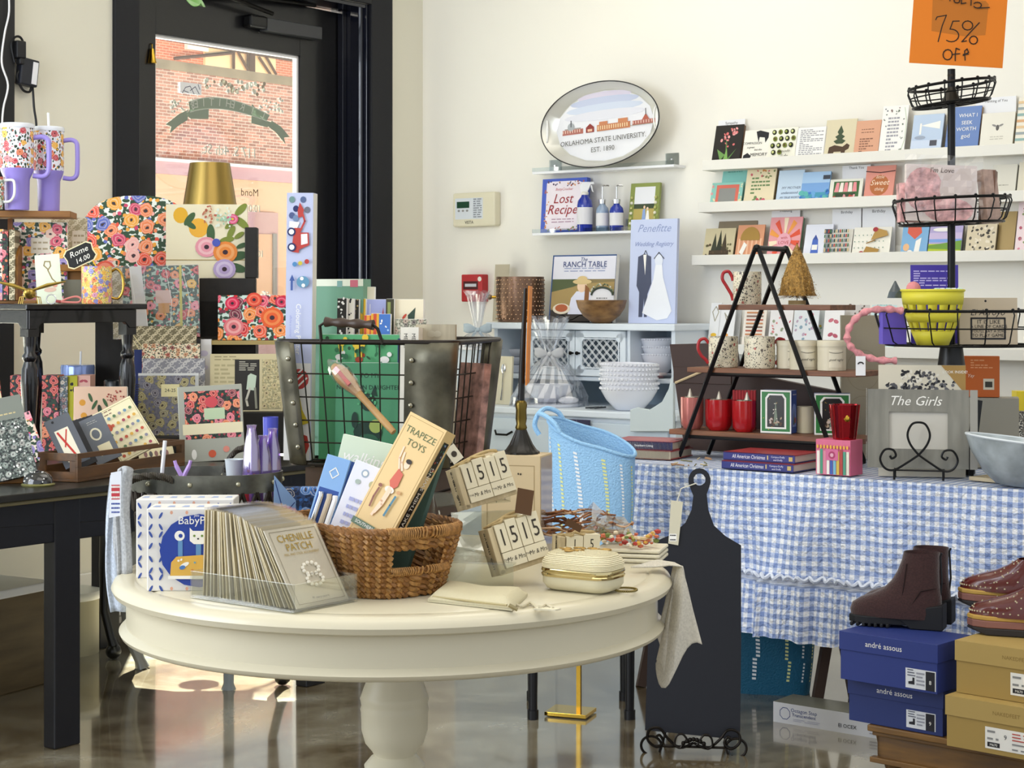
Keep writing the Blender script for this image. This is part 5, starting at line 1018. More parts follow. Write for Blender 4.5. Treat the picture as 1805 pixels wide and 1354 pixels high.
for x, y in ((.02, .02), (.44, .02), (.02, .54), (.44, .54)):
    mb = MB(); z0 = BZ; H_ = RT-.02-z0
    mb.box(x-.022, y-.022, RT-.11, x+.022, y+.022, RT-.02, bkp); mb.lathe([(.012, 0), (.016, .02), (.019, .05), (.017, .09), (.024, .2), (.029, .28), (.026, .33), (.018, .355), (.024, .365), (.024, .375), (.017, .385), (.019, .41), (.021, H_-.09)], bkp, (x, y, z0), 20); mb.build('leg', rz, smooth=True)
# organiser on the riser
wo = woodm('#a9742f', '#7d5120', (2, 20, 20), .45); od = 6.185
og = thing('wooden_organizer', 'honey wood desk organiser with a curved side, under the lilac tumblers', 'organiser', P(50, 0, od).xy.to_3d()+Vector((0, 0, RT)), .12)
oz = lambda y: EYE-(y-HY)/F*od-RT; ox = lambda x: (x-50)/F*od
mb = MB(); mb.box(ox(-60), -.02, oz(383), ox(124), .16, oz(372), wo); mb.build('top_board', og, bev=.002)
mb = MB(); mb.box(ox(-60), 0, .001, ox(64), .14, .012, wo); mb.build('base_board', og, bev=.002)
mb = MB(); mb.box(ox(100), .0, oz(478), ox(150), .14, oz(466), wo); mb.box(ox(60), .1, oz(478), ox(150), .14, .001, wo); mb.build('middle_board', og, bev=.002)
mb = MB(); pr = [(-.02, .012), (.12, .012), (.12, oz(432))]+[(.06-.07*math.sin(a), oz(432)-.03+.03*math.cos(a)-.02*math.sin(a)) for a in [PI/2*k/8 for k in range(9)]]; mb.prism(pr, ox(27), ox(33), wo, 'x'); mb.prism([(.0, .012), (.12, .012), (.12, oz(383)), (0, oz(383))], ox(-40), ox(-34), wo, 'x'); mb.build('side_board', og, bev=.002)
mb = MB(); mb.box(ox(4), .13, .012, ox(12), .14, oz(383), wo); mb.build('back_post', og)
FL1 = floral('#efe6d6', ['#e8734f', '#d94f6a', '#f2b23c', '#e79aa8', '#8f7fc4', '#f0c9b4'], '#2f4a36', 19, .38, .38, rough=.45)
FL2 = floral('#e9efe8', ['#e9573f', '#ef8a5a', '#f0a93c', '#f3b6b0', '#d4436b', '#5f6fc0'], '#2b4a30', 15, .42, .42)
FLG = floral('#a9c4ae', ['#d9566a', '#e58a4c', '#e9b63c', '#e88a95', '#c9413c'], '#2c4630', 18, .3, .42)
FLD = floral('#1d1b22', ['#c93f3a', '#e07a4c', '#d9657a', '#8f3040'], '#28402e', 26, .4)
FLR = floral('#cfe3d9', ['#d8262f', '#ea5b38', '#e54b6b', '#f08a34', '#7d1f3c'], '#24402e', 17, .42, .36)
FLC = floral('#efe6c9', ['#ef9a5a', '#e8b23c', '#e9a6b8', '#b9a4d8', '#f3c9b9'], '#4c6b2c', 14, .36, .3)
DM1 = damask('#7d7458', '#d8ccab', 60); DM2 = damask('#8d8c93', '#c9c6c4', 50); DMG = damask('#b5a988', '#e2d9bf', 60)
orn = lambda x: P(x, 0, 1).x
def st(nm, lab, cat, x0, x1, yt, d, z, **kw): return stand(nm, lab, cat, x0, x1, yt, d, z, **kw)
lab_ = lambda u0, v0, u1, v1: [('r', u0, v0, u1, v1, M('#efe6d4')), ('lines', u0+.04, u1-.04, v0+(v1-v0)*.3, v0+(v1-v0)*.7, 2, M('#b9a98a'))]
st('notebook', 'floral notebook set upright at the far left end of the organiser', 'notebook', -18, 6, 404, 6.163, RT+.013, yaw=.1, tilt=0, t=.1, mat=FL1)
st('notebook', 'floral edged notebook beside the far left one in the organiser', 'notebook', 4, 14, 408, 6.158, RT+.013, yaw=.1, tilt=0, t=.1, mat=FLD)
st('notebook', 'lace patterned notebook beside the curved organiser side', 'notebook', 16, 26, 405, 6.153, RT+.013, yaw=.1, tilt=0, t=.1, mat=DM1)
st('stationery_box', 'pink floral stationery box with a pale label behind the organiser side', 'stationery box', 23, 118, 392, 6.270, RT+.013, yaw=.12, tilt=.02, t=.02, mat=FL1, back=wht, ops=lab_(.33, .6, .68, .8))
st('stationery_box', 'lace patterned box with a pale label beside the ranunculus print book', 'stationery box', 90, 152, 384, 6.409, RT+.003, yaw=.12, tilt=.02, t=.03, mat=DMG, ops=lab_(.6, .65, .97, .85))
# chalk tag
mb = MB(); w, h = .106, .07; pts = [(-.5, -.32), (-.36, -.5), (.36, -.5), (.5, -.32), (.46, 0), (.5, .32), (.36, .5), (-.36, .5), (-.5, .32), (-.46, 0)]
mb.prism([(x*w, z*h) for x, z in pts], 0, .003, M('#e9dcae', .5)); mb.prism([(x*w*.92, z*h*.9) for x, z in pts], -.001, 0, M('#1c1c1c', .7)); mb.text('Rome', 0, .012, .028, M('#f3f0e4'), -.0015, shear=.25); mb.text('14.00', .002, -.016, .024, M('#f3f0e4'), -.0015, shear=.2)
ctg = solo(mb, 'chalkboard_tag', 'small scalloped chalkboard price tag propped up in front of the floral boxes', 'price tag', P(141, 450, 5.992), 0, .1, roll=-.45)
mb = MB(); mb.tube([(.03, .003, -.02), (.035, .01, -.115)], .003, BRASS); mb.build('clip_stand', ctg)
# lilac tumblers
FLT = floral('#ecebf3', ['#d5452e', '#e0703a', '#efb02e', '#c23046', '#dc6a78'], '#26402c', 34, .42, .36, .35, '3D')
LIL = M('#9c8cdc', .35, coat=.3); LID = M('#dfe2ea', .2)
def tumbler(lab, xc, ytop, ybot, d, wpx, ha, straw=True, hcol=LIL, body=LIL, pr=FLT, band=.5):
    zb = og.location.z+oz(372)+.001; r = mpx(wpx, d)/2; h = EYE-(ytop-HY)/F*d-zb
    t = thing('tumbler', lab, 'tumbler', Vector((P(xc, 0, d).x, d, zb)), ha, group='floral lilac tumblers')
    mb = MB(); mb.lathe([(0, 0), (r*.7, 0), (r*.72, .004), (r*.76, h*.36), (r*.95, h*.44), (r, h*.48)], body, n=32); mb.build('lower_body', t, smooth=True)
    mb = MB(); mb.lathe([(r, h*.48), (r*1.0, h*.95)], pr, n=32); mb.build('printed_body', t, smooth=True)
    mb = MB(); mb.lathe([(r*1.03, h*.945), (r*1.04, h*.985), (r*.98, h), (0, h)], LID, n=32); mb.build('lid', t, smooth=True)
    hp = [Vector((r*.98, 0, h*.84)), Vector((r*1.5, 0, h*.85)), Vector((r*1.82, 0, h*.82)), Vector((r*1.9, 0, h*.75)), Vector((r*1.9, 0, h*.5)), Vector((r*1.8, 0, h*.42)), Vector((r*1.5, 0, h*.39)), Vector((r*.95, 0, h*.4))]
    mb = MB(); mb.tube(smoothp(hp), r*.16, hcol, n=10); mb.build('handle', t, smooth=True)
    if straw: mb = MB(); mb.tube([(0, 0, h), (-.002, 0, h+.05)], .0045, M('#eceff2', .2), n=10); mb.build('straw', t)
tumbler('nearer lilac tumbler with red and yellow roses at the left edge', 30, 218, 372, 6.142, 58, .1, straw=False)
tumbler('lilac rose tumbler with a straw, right of its twin', 86, 224, 372, 6.249, 52, .1)
mb = MB(); zb = og.location.z+oz(372)+.001; c0 = Vector((P(-8, 0, 6.078).x, 6.078, zb)); mb.lathe([(0, 0), (.024, 0), (.03, .06), (.031, .11), (.028, .11), (.022, .004)], floral('#eef2ea', ['#c9563c', '#e0a23a', '#7d9a5c'], '#2f5a3c', 50, .35, .4, .4, '3D'), c0, 28)
mg = mb.build('mug_body', smooth=True); mg.name = 'travel_mug'; tag(mg, 'white floral travel mug cut off by the left edge', 'mug')
mb = MB(); mb.tube(smoothp([c0+Vector(v) for v in ((.03, 0, .098), (.055, 0, .1), (.064, 0, .09), (.064, 0, .05), (.05, 0, .028), (.028, 0, .025))]), .0045, M('#f0f2ee', .3), n=8); mb.build('handle', mg, smooth=True)
# gold winged insect
gd = M('#b59a4e', .35, .9); c0 = P(52, 519, 5.906); c0.z = RT+.035
mb = MB(); mb.ball(c0, .021, gd, 14, sx=1, sy=1.5, sz=.9); mb.ball(c0+Vector((0, -.03, .004)), .012, gd, 10)
for sg_ in (-1, 1):
    for q in (0, 1): mb.tube([c0+Vector((sg_*.012, .01*q, .012)), c0+Vector((sg_*.06, .015*q, .028)), c0+Vector((sg_*.115, .02*q, .04))], [.004, .007, .002], gd, n=6)
    for y in (-.015, .01, .03): mb.tube([c0+Vector((sg_*.012, y, -.01)), c0+Vector((sg_*.028, y, -.012)), c0+Vector((sg_*.032, y, -.034))], .0018, gd, n=5)
solo(mb, 'insect_figurine', 'gold winged insect figurine on the edge of the small black side table', 'figurine', smooth=True)
st('keychain_card', 'pale green card with a looped keychain leaning beside the gold insect', 'keychain', 66, 110, 448, 6.024, RT+.001, yaw=.15, tilt=.2, t=.004, mat=M('#dfe8d2', .5), roll=-.08, ops=[('l', [(.5, .7), (.35, .78), (.4, .86), (.6, .85), (.62, .76), (.5, .68), (.65, .5), (.8, .42)], .05, M('#9a8a62')), ('c', .55, .28, .25, .1, M('#d9b9a8')), ('c', .75, .36, .1, .08, M('#e0a08c'))])
mb = MB(); c0 = P(118, 528, 5.885); c0.z = RT+.01; mb.tube(smoothp([c0+Vector(v) for v in ((-.02, 0, -.002), (.0, 0, .008), (.03, 0, .015), (.046, 0, .008), (.04, 0, -.003), (.015, 0, -.004), (-.02, 0, -.002))]), .0035, M('#c7776f', .5), n=7); mb.tube([c0+Vector((-.052+.016*math.cos(a*PI/6), 0, .006+.016*math.sin(a*PI/6))) for a in range(12)], .002, CHROME, n=6, closed=True); mb.tube([c0+Vector((-.036, 0, 0)), c0+Vector((-.02, 0, -.002))], .005, M('#8c3a3a', .5)); solo(mb, 'key_fob', 'pink leather key fob loop with a steel ring beside the floral mug', 'key fob', smooth=True)
st('gift_tin', 'small grey tin between the keychain card and the floral mug', 'tin', 112, 143, 493, 6.078, RT+.001, yaw=.2, tilt=0, t=.04, mat=M('#7d7b6c', .4, .4))
mgd = 5.971; r = mpx(53, mgd)/2; h = mpx(66, mgd); c0 = Vector((P(168, 0, mgd).x+.0, mgd+.02, RT+.001))
mt_ = thing('floral_mug', 'yellow and orange floral mug with a gold handle on the small black side table', 'mug', c0, .1)
mb = MB(); mb.lathe([(0, 0), (r*.96, 0), (r, .006), (r, h), (r*.93, h), (r*.9, .01), (0, .01)], floral('#f3d887', ['#efb52c', '#f0cf5c', '#e8803c', '#d98fb4', '#7f7fc8', '#e98a6a'], '#7d8a3a', 62, .55, .3, .3, '3D'), n=40); mb.build('mug_body', mt_, smooth=True)
mb = MB(); mb.tube(smoothp([Vector(v) for v in ((r*.97, 0, h*.86), (r*1.3, 0, h*.93), (r*1.62, 0, h*.8), (r*1.75, 0, h*.55), (r*1.68, 0, h*.3), (r*1.4, 0, h*.14), (r*.97, 0, h*.16))]), .0045, M('#b08a3c', .25, .9), n=8); mb.build('handle', mt_, smooth=True)
# stepped black rack behind
rk = thing('display_rack', 'stepped black wooden rack on the black table holding floral stationery', 'display rack', Vector((P(330, 0, 6.42).x, 6.42, BZ)), .08)
bw_ = M('#1c1813', .5, bump=.4, bscale=20, var=.3); kx = lambda x, d=6.6: (x-330)/F*d
for nm, x0, x1, y0, y1, z0, z1 in (('step', kx(212), kx(372), -.02, .16, .0, .07), ('step', kx(372), kx(500), .05, .18, .0, .152), ('step', kx(215), kx(345), .16, .34, 0, .42), ('step', kx(335), kx(436), .34, .40, .42, .645)):
    mb = MB(); mb.box(x0, y0, z0, x1, y1, z1, bw_); mb.build(nm, rk, bev=.003)
mb = MB(); mb.box(kx(150), .34, .0, kx(436), .52, .56, bw_); mb.build('upper_step', rk, bev=.003)
mb = MB(); mb.box(kx(416), .36, .645, kx(438), .46, .84, bw_); mb.build('side_post', rk, bev=.003)
mb = MB(); mb.box(kx(340), .19, .395, kx(500), .34, .41, M('#a8945c', .5)); mb.box(kx(480), .2, 0, kx(500), .34, .395, bw_); mb.build('light_shelf', rk)
rw = rk.matrix_world
# arch case, cream book
mb = MB(); w, h = mpx(205, 6.9), mpx(184, 6.9); pts = [(-w/2, 0), (w/2, 0)]+[(w/2*math.copysign(abs(math.cos(a))**.75, math.cos(a)), h*.4+h*.6*math.sin(a)**.7) for a in [PI*k/22 for k in range(1, 22)]]
mb.prism(pts, 0, .05, FL2); solo(mb, 'floral_bag', 'arched floral print case standing at the top of the black rack', 'case', Vector((P(243, 0, 6.88).x, 6.86, BZ+.561)), .08, .03, bev=.006)
mb = MB(); w, h = mpx(140, 6.93), mpx(128, 6.93); cm_ = M('#ece3c4', .45); mb.box(-w/2, 0, 0, w/2, .025, h, cm_); lf = M('#3f5f38', .5); lf2 = M('#7d8a34', .5)
def rose(u, v, s, c1, c2, cc='#3a2430'): return [('c', u, v, s, s*.9, M(c1)), ('c', u, v, s*.75, s*.68, M(c2)), ('c', u, v, s*.5, s*.45, M(c1)), ('c', u, v, s*.22, s*.2, M(cc))]
ops = [('c', .18, .85, .09, .1, M('#e6b02e')), ('c', .4, .68, .12, .12, M('#ecb13a'))]+[('c', u, v, s, s*.42, m_, r_) for u, v, s, m_, r_ in ((.29, .8, .1, lf, .9), (.3, .72, .08, lf, -.6), (.55, .6, .12, lf, 1.6), (.92, .93, .1, lf2, .8), (.93, .75, .11, lf2, -.7), (.8, .62, .09, lf2, 1.1), (.75, .52, .09, lf2, .2), (.88, .3, .13, lf, .2), (.86, .14, .13, lf, -.25), (.93, .44, .07, lf, .4), (.78, .72, .07, lf2, .7), (.9, .58, .07, lf2, .6))]+rose(.5, .42, .14, '#e79aa8', '#f2bfc4')+rose(.73, .35, .15, '#e98a3c', '#f0a868')+rose(.72, .12, .14, '#b9a4cf', '#d3c4e0')+rose(.82, .8, .07, '#d9557f', '#ef94b0', '#e6c03c')+[('sc', .45, .75, .62, .98, 16, .018, [M('#c98a6a'), M('#b8664f')]), ('c', .62, .48, .05, .05, M('#4a5ab8')), ('sc', .62, .7, .8, .95, 24, .02, [M('#9fc4a8'), M('#dfe9dc')])]
mb.art(w, h, 0, ops); mb.box(-w/2-.001, -.002, h*.24, w/2+.001, -.001, h*.25, M('#a38d4c')); solo(mb, 'notebook', 'cream notebook with lemons and roses at the top right of the black rack', 'notebook', rw @ Vector((kx(345, 6.9), .405, .646)), .08, .0, bev=.003)
mb = MB(); w, h = .09, .15; mb.box(-w/2, 0, 0, w/2, .02, h, FL1); mb.art(w, h, 0, [('c', .5, .76, .42, .4, M('#e5604c')), ('c', .5, .78, .3, .28, M('#f2927a')), ('c', .52, .78, .16, .14, M('#d6453c')), ('c', .6, .3, .34, .3, M('#ea8a58')), ('c', .62, .3, .1, .1, M('#5a3a30')), ('c', .15, .35, .2, .16, lf)]); solo(mb, 'notebook', 'notebook with one big coral ranunculus left of the arched floral case', 'notebook', rw @ Vector((kx(172, 6.8), .346, .561)), .12, .02)
# green planner in cellophane
mb = MB(); w, h = mpx(148, 6.66), mpx(126, 6.66); mb.box(-w/2, 0, 0, w/2, .03, h, FLG); mb.art(w, h, 0, [('r', 0, 0, .12, 1, DMG), ('p', [(.26, 0), (.42, 0), (.34, 1), (.2, 1)], M('#e9e7de', .5)), ('r', .5, .48, .68, .66, M('#d9b9a8')), ('r', .53, .34, .66, .48, M('#c98f3c')), ('r', .78, .0, .81, 1, M('#c9c04c'))]); pn = solo(mb, 'planner', 'sage green floral planner with a white band, clear-wrapped on the rack', 'planner', rw @ Vector((kx(268, 6.6), .175, .421)), .08, .08, roll=-.03)
mb = MB(); mb.box(-w/2-.003, -.004, 0, w/2+.004, -.0035, h+.004, CELLO); 
for x, a in ((.05, .2), (-.03, -.15), (.11, .35), (-.08, .1)): mb.tube([(x, -.005, h*.1), (x+a*.05, -.006, h*.5), (x-.01, -.005, h*.95)], .0008, M('#f6f6f0', .1, spec=1), n=4)
mb.build('clear_sleeve', pn)
# lace folder, beige floral, lilac binder, spiral notebook
st('folder', 'lace patterned folder with corner elastics, tallest on the lower rack step', 'folder', 217, 346, 575, 6.56, BZ+.071, yaw=.08, tilt=.02, t=.016, mat=DM1, ops=[('l', [(.02, .98), (.25, .75)], .012, M('#e6d9a8')), ('l', [(.06, .98), (.32, .75)], .012, M('#e6d9a8')), ('r', .15, .0, .26, .78, M('#2c3a73'))])
st('notebook', 'beige notebook with trailing red blossoms in front of the lace folder', 'notebook', 250, 352, 606, 6.53, BZ+.071, yaw=.08, tilt=.02, t=.012, mat=floral('#efdfc0', ['#b5523c', '#c98a5a', '#8f3f34'], '#3c4c34', 34, .26, .24))
st('notebook', 'grey lilac damask notebook behind the spiral notebook', 'notebook', 251, 361, 632, 6.50, BZ+.071, yaw=.08, tilt=.02, t=.012, mat=DM2)
spn = st('spiral_notebook', 'grey spiral notebook with faded gold flowers and a cream label', 'notebook', 243, 350, 658, 6.44, BZ+.071, yaw=.08, tilt=.05, t=.014, mat=floral('#77757f', ['#9a8f58', '#8a835f', '#6d6b78'], '#646372', 26, .42, .3), ops=[('r', .0, .96, 1, 1, M('#d5d5d2', .3)), ('r', .94, 0, 1, .96, M('#b9b9b6', .3)), ('r', .38, .62, .68, .82, M('#e6dba8')), ('t', '24-25', .53, .72, .08, INK)])
mb = MB()
for k in range(20): z = .02+.165*k/19*1.0; mb.tube([(-.112+.006*math.cos(a*PI/4), -.004+.008*math.sin(a*PI/4), z) for a in range(8)], .0012, M('#3c3c46', .3, .8), n=4, closed=True)
mb.build('spiral', spn)
# tin with floral cards in front
tn = st('card_box', 'clear-lidded box of dark floral cards with a cream band, at the table front', 'card box', 318, 432, 680, 6.18, BZ+.001, yaw=.12, tilt=.12, t=.045, mat=M('#a9a99c', .3, .3), roll=-.05, bev=.002, ops=[('r', .1, .3, .96, .93, FLD), ('c', .52, .78, .1, .09, M('#c94a52')), ('r', .4, .55, .72, .7, M('#b9cba8')), ('r', .06, .36, .99, .5, M('#e6dcb9')), ('c', .5, .1, .06, .06, M('#d05a3c')), ('c', .22, .1, .04, .08, wht), ('c', .72, .15, .05, .05, M('#d98a7a'))])
mb = MB(); w, h = mpx(128, 6.6), mpx(80, 6.6); mb.box(-w/2, 0, 0, w/2, .02, h, FLR); mb.art(w, h, 0, rose(.22, .3, .14, '#e07a80', '#efaaa8')+rose(.75, .5, .16, '#e8602f', '#f08a4c')+rose(.2, .82, .1, '#d8264f', '#ee6a80')+rose(.5, .9, .11, '#e04a34', '#f07a5c')+rose(.88, .85, .09, '#c9284c', '#e86a80')); solo(mb, 'notebook', 'red and orange peony notebook on the rack beside the lilac poster box', 'notebook', rw @ Vector((kx(437, 6.6), .215, .411)), .05, .04, bev=.002)
st('memo_pad', 'kraft weekly memo pad with a black card and pale luggage tag', 'memo pad', 370, 498, 624, 6.52, BZ+.153, yaw=.05, tilt=.05, t=.012, mat=M('#cfc299', .6), ops=[('lines', .06, .4, .9, .95, 2, M('#8d8360')), ('lines', .06, .34, .3, .8, 8, M('#b3a77f')), ('r', .34, .02, .68, .9, M('#2a2622')), ('lines', .4, .64, .72, .86, 5, M('#b9b4a4')), ('p', [(.5, .38), (.62, .36), (.64, .62), (.56, .66), (.52, .62)], M('#c4d2bc')), ('l', [(.55, .4), (.5, .2), (.52, .1)], .03, M('#c9c4b4')), ('l', [(.62, .4), (.64, .06)], .03, M('#8d8c7c')), ('r', .72, .05, .98, .9, floral('#cdbf92', ['#b9a878', '#a89a6a'], '#9c9470', 30, .3))])
st('card_pack', 'plain white card pack between the lace folder and the kraft memo pad', 'card pack', 346, 372, 598, 6.60, BZ+.153, yaw=.05, tilt=.02, t=.02, mat=M('#e6e4e4'), ops=[('c', .5, .8, .3, .2, M('#cfc8dd')), ('c', .5, .6, .3, .2, M('#d9d3e6'))])
# tray of packs
tn0 = P(137, 0, 5.47).xy.to_3d(); tyaw = math.atan2(.925, .38); wt = woodm('#6b4622', '#46301a', (2, 20, 20), .45)
tr = thing('wooden_tray', 'long open wooden tray of card packs on the front of the black table', 'tray', tn0+Vector((0, 0, BZ+.001)), tyaw)
TRM = tr.matrix_world
for nm, bb in (('base_panel', (0, 0, 0, .6, .15, .008)), ('side_panel', (0, 0, .008, .6, .008, .045)), ('side_panel', (0, .142, .008, .6, .15, .045)), ('top_rail', (0, 0, .072, .6, .008, .088)), ('top_rail', (0, .142, .072, .6, .15, .088)), ('corner_post', (0, 0, .045, .02, .008, .072)), ('corner_post', (.58, 0, .045, .6, .008, .072))):
    mb = MB(); mb.box(*bb, wt); mb.build(nm, tr, bev=.001)
for x in (0, .592):
    mb = MB(); mb.box(x, .008, .008, x+.008, .142, .03, wt); mb.box(x, .008, .065, x+.008, .142, .088, wt); mb.box(x, .008, .03, x+.008, .03, .065, wt); mb.box(x, .12, .03, x+.008, .142, .065, wt); mb.build('end_panel', tr, bev=.001)
def tp(nm, lab, xc, ytop, ybot, d, wpx, mat, ops=(), roll=-.42, yaw=.25, tilt=.35, t=.006, group=None, zmin=BZ+.012):
    a = P(xc, ybot, d); a.z = max(a.z, zmin); h = (EYE-(ytop-HY)/F*d-a.z)/math.cos(tilt)/math.cos(roll); w = mpx(wpx, d)
    mb = MB(); mb.box(-w/2, 0, 0, w/2, t, h, mat); mb.art(w, h, 0, ops); return solo(mb, nm, lab, 'card pack', a, yaw, tilt, group, roll)
gry = M('#5c6068', .5)
tp('card_pack', 'grey hang card with a red ribboned bookmark at the near end of the tray', 138, 737, 818, 5.53, 46, gry, [('r', .2, .1, .75, .75, M('#e9e2cc')), ('l', [(.3, .7), (.6, .15)], .08, M('#c2362f')), ('l', [(.35, .4), (.65, .7)], .05, M('#c2362f')), ('c', .3, .93, .05, .05, INK)])
for i in range(6): tp('card_pack', 'black card pack filed on edge in the wooden tray' if i else 'black card pack filed first behind the red ribboned bookmark card', 152+i*6, 748-i*2, 822-i*3, 5.62+i*.036, 30, M('#22242a', .5), [('lines', .2, .8, .75, .9, 2, M('#8d8d8d'))], group='black card packs in the wooden tray')
tp('card_pack', 'slate card pack with a cream ring window in the wooden tray', 194, 737, 812, 5.70, 46, M('#676c75', .5), [('c', .45, .62, .22, .26, M('#e6dfc4')), ('c', .45, .62, .15, .19, M('#676c75')), ('r', .3, .15, .8, .38, M('#e6dcb9')), ('lines', .3, .7, .86, .9, 2, M('#b9b9b4'))])
ic = [M(c) for c in ('#c0563c', '#6d8fa8', '#d9a94c', '#5f7d5c', '#a34a5c', '#8d8a9c')]
ops = [('l', [(.03, .03), (.97, .03), (.97, .97), (.03, .97), (.03, .03)], .012, M('#a59b6c')), ('lines', .08, .45, .88, .94, 2, M('#8a6a5a')), ('c', .18, .66, .08, .1, ic[0])]
for a_ in range(6):
    for b_ in range(6): ops.append(('c', .14+.14*a_, .1+.14*b_, .04, .04, ic[(a_*2+b_) % 6]))
tp('sticker_book', 'cream sticker book covered in tiny coloured icons, tallest in the tray', 248, 716, 800, 5.85, 74, M('#ece2bd', .5), ops, roll=-.5, tilt=.4, t=.012)
tp('sticker_card', 'cream sticker card lying low at the far end of the tray', 278, 790, 812, 5.97, 62, M('#e9dfbc', .5), [('c', .2+.15*k, .5, .05, .12, M(('#8f6a6a', '#55545a')[k % 2])) for k in range(5)], roll=-.1, tilt=.9)
# things behind the tray
st('notebook', 'pink notebook with gold fruit and red sprigs behind the wooden tray', 'notebook', 128, 222, 682, 6.25, BZ+.001, yaw=-.02, tilt=.05, t=.03, mat=M('#e9c4a8', .5), back=wht, bev=.003, ops=[('c', .17, .78, .06, .06, M('#dc9a34')), ('c', .2, .6, .06, .06, M('#dc9a34')), ('c', .32, .85, .03, .09, lf, .4), ('c', .4, .75, .03, .1, lf, -.5), ('c', .6, .78, .03, .09, lf, .5), ('c', .5, .68, .04, .1, M('#2c3c2c'), .2), ('c', .75, .66, .03, .1, M('#2c3c2c'), -.4), ('sc', .6, .78, .95, .95, 22, .018, [M('#b5443c'), M('#8f3434')]), ('c', .88, .66, .03, .08, lf, .3)])
for i, (x0, x1, yt, m_, lab) in enumerate(((18, 40, 662, FLD, 'dark rose print book left of the near turned leg'), (74, 103, 662, FLD, 'dark book with red roses between the turned legs'), (103, 119, 664, floral('#5f6a78', ['#9aa4b0', '#c4b9a8', '#8d6a6a'], '#4c5a54', 44, .35), 'slate floral book spine between the turned legs'), (117, 136, 663, M('#b8b42e'), 'lime and black narrow book between the turned legs'), (136, 159, 662, M('#e3b3a4'), 'pink book with a bow between the turned legs'))):
    st('notebook', lab, 'book', x0, x1, yt, 6.38+.01*i, BZ+.001, yaw=.05, tilt=0, t=.1, mat=m_, ops=([('sc', .2, .8, .8, .98, 6, .14, [INK])] if i == 3 else [('c', .35, .93, .18, .1, M('#b5525c'), .4), ('c', .65, .93, .18, .1, M('#b5525c'), -.4)] if i == 4 else []))
c0 = Vector((P(137, 0, 6.62).x, 6.62, BZ)); mb = MB(); mb.lathe([(0, 0), (.05, 0), (.055, .24), (.06, .25)], FLD, c0, 28); gl_ = mb.build('body', smooth=True); gl_.name = 'lidded_tumbler'; tag(gl_, 'dark floral tumbler with a clear blue lid and straw behind the book row', 'tumbler')
mb = MB(); zt = EYE-(643-HY)/F*6.62; mb.lathe([(.06, .25), (.063, zt-BZ-.01), (.06, zt-BZ), (0, zt-BZ)], M('#8fa3d8', .15, .3), c0, 28); mb.build('lid', gl_, smooth=True)
mb = MB(); mb.tube([c0+Vector((.01, 0, zt-BZ)), c0+Vector((.012, 0, zt-BZ+.05))], .004, M('#f0f2f4', .2)); mb.build('straw', gl_)
c0 = Vector((P(202, 0, 6.4).x, 6.4, BZ)); jr = MB(); jr.lathe([(0, 0), (.04, 0), (.043, .2), (.036, .235), (0, .235)], M('#ddd8bf', .3), c0, 28); j = jr.build('body', smooth=True); j.name = 'lidded_jar'; tag(j, 'cream jar with a black lid under the small black side table', 'jar')
mb = MB(); mb.lathe([(.037, .235), (.038, .27), (.034, .275), (0, .275)], M('#15171a', .25), c0, 28); mb.build('lid', j, smooth=True)
# far left leaning notebooks, dome, pegs
bgl = floral('#23262b', ['#7d8a84', '#a3aaa4', '#5f6b66', '#8d8f8a'], '#4c5650', 40, .36, .36)
tp('notebook', 'black notebook with white blossoms leaning at the left edge', 30, 704, 842, 5.42, 72, bgl, [('r', 0, .72, 1, 1, M('#7d8279', .5)), ('lines', .1, .8, .76, .79, 1, M('#c9b98a')), ('sc', .1, .05, .9, .7, 60, .03, [wht, M('#9ca49e')])], roll=-.2, yaw=.3, tilt=.3, t=.02, zmin=BZ+.02)
tp('notebook', 'pale cream notebook leaning behind the black blossom notebook', 8, 618, 842, 5.62, 52, M('#d9cfa8', .6), roll=-.22, yaw=.3, tilt=.25, t=.015)
tp('notebook', 'dark floral book at the extreme left behind the cream notebook', 2, 620, 842, 5.75, 30, FLD, roll=-.12, yaw=.2, tilt=.1, t=.015)
tp('pouch', 'small pink floral zip pouch leaning behind the tray end', 70, 730, 812, 5.66, 26, FL1, roll=-.35, yaw=.2, tilt=.3, t=.015)
be = thing('book_easel', 'light wooden peg easel holding the black blossom notebook', 'easel', PZ(35, 852, BZ), .3)
mb = MB(); mb.box(-.12, .0, 0, .06, .14, .018, wo); mb.build('easel_base', be, bev=.002)
for x in (-.075, .0): mb = MB(); mb.lathe([(.0075, .018), (.0075, .062), (0, .063)], M('#c9a25c', .5), (x, .015, 0), 12); mb.build('peg', be, smooth=True)
mb = MB(); mb.tube([(-.11, -.008, .012), (-.075, -.004, .08)], .008, floral('#4c4a48', ['#8d8a84', '#b9b4a8'], '#2c2c2c', 60, .4, .3, .5, '3D')); solo(mb, 'pen', 'patterned pen leaning on the easel at the left edge', 'pen', PZ(45, 852, BZ), .3)
q = PZ(64, 857, BZ); dmw = thing('paperweight', 'black dotted glass dome paperweight on the edge of the black table', 'paperweight', q+Vector((0, .02, 0)))
mb = MB(); mb.lathe([(.049, 0), (.051, .004), (.046, .008)], M('#8f8c58', .3, .5), n=32, cap=True); mb.build('rim', dmw, smooth=True)
mb = MB(); mb.lathe([(.046*math.cos(a), .008+.038*math.sin(a)) for a in [PI/2*k/10 for k in range(11)]], M('#15171c', .08, coat=1), n=32)
for k in range(14): a = PI+random.uniform(.2, PI-.2); e_ = random.uniform(.15, 1.1); mb.ball((.0465*math.cos(e_)*math.cos(a), .0465*math.cos(e_)*math.sin(a), .008+.0385*math.sin(e_)), .0025, wht, 6)
mb.build('glass_dome', dmw, smooth=True)
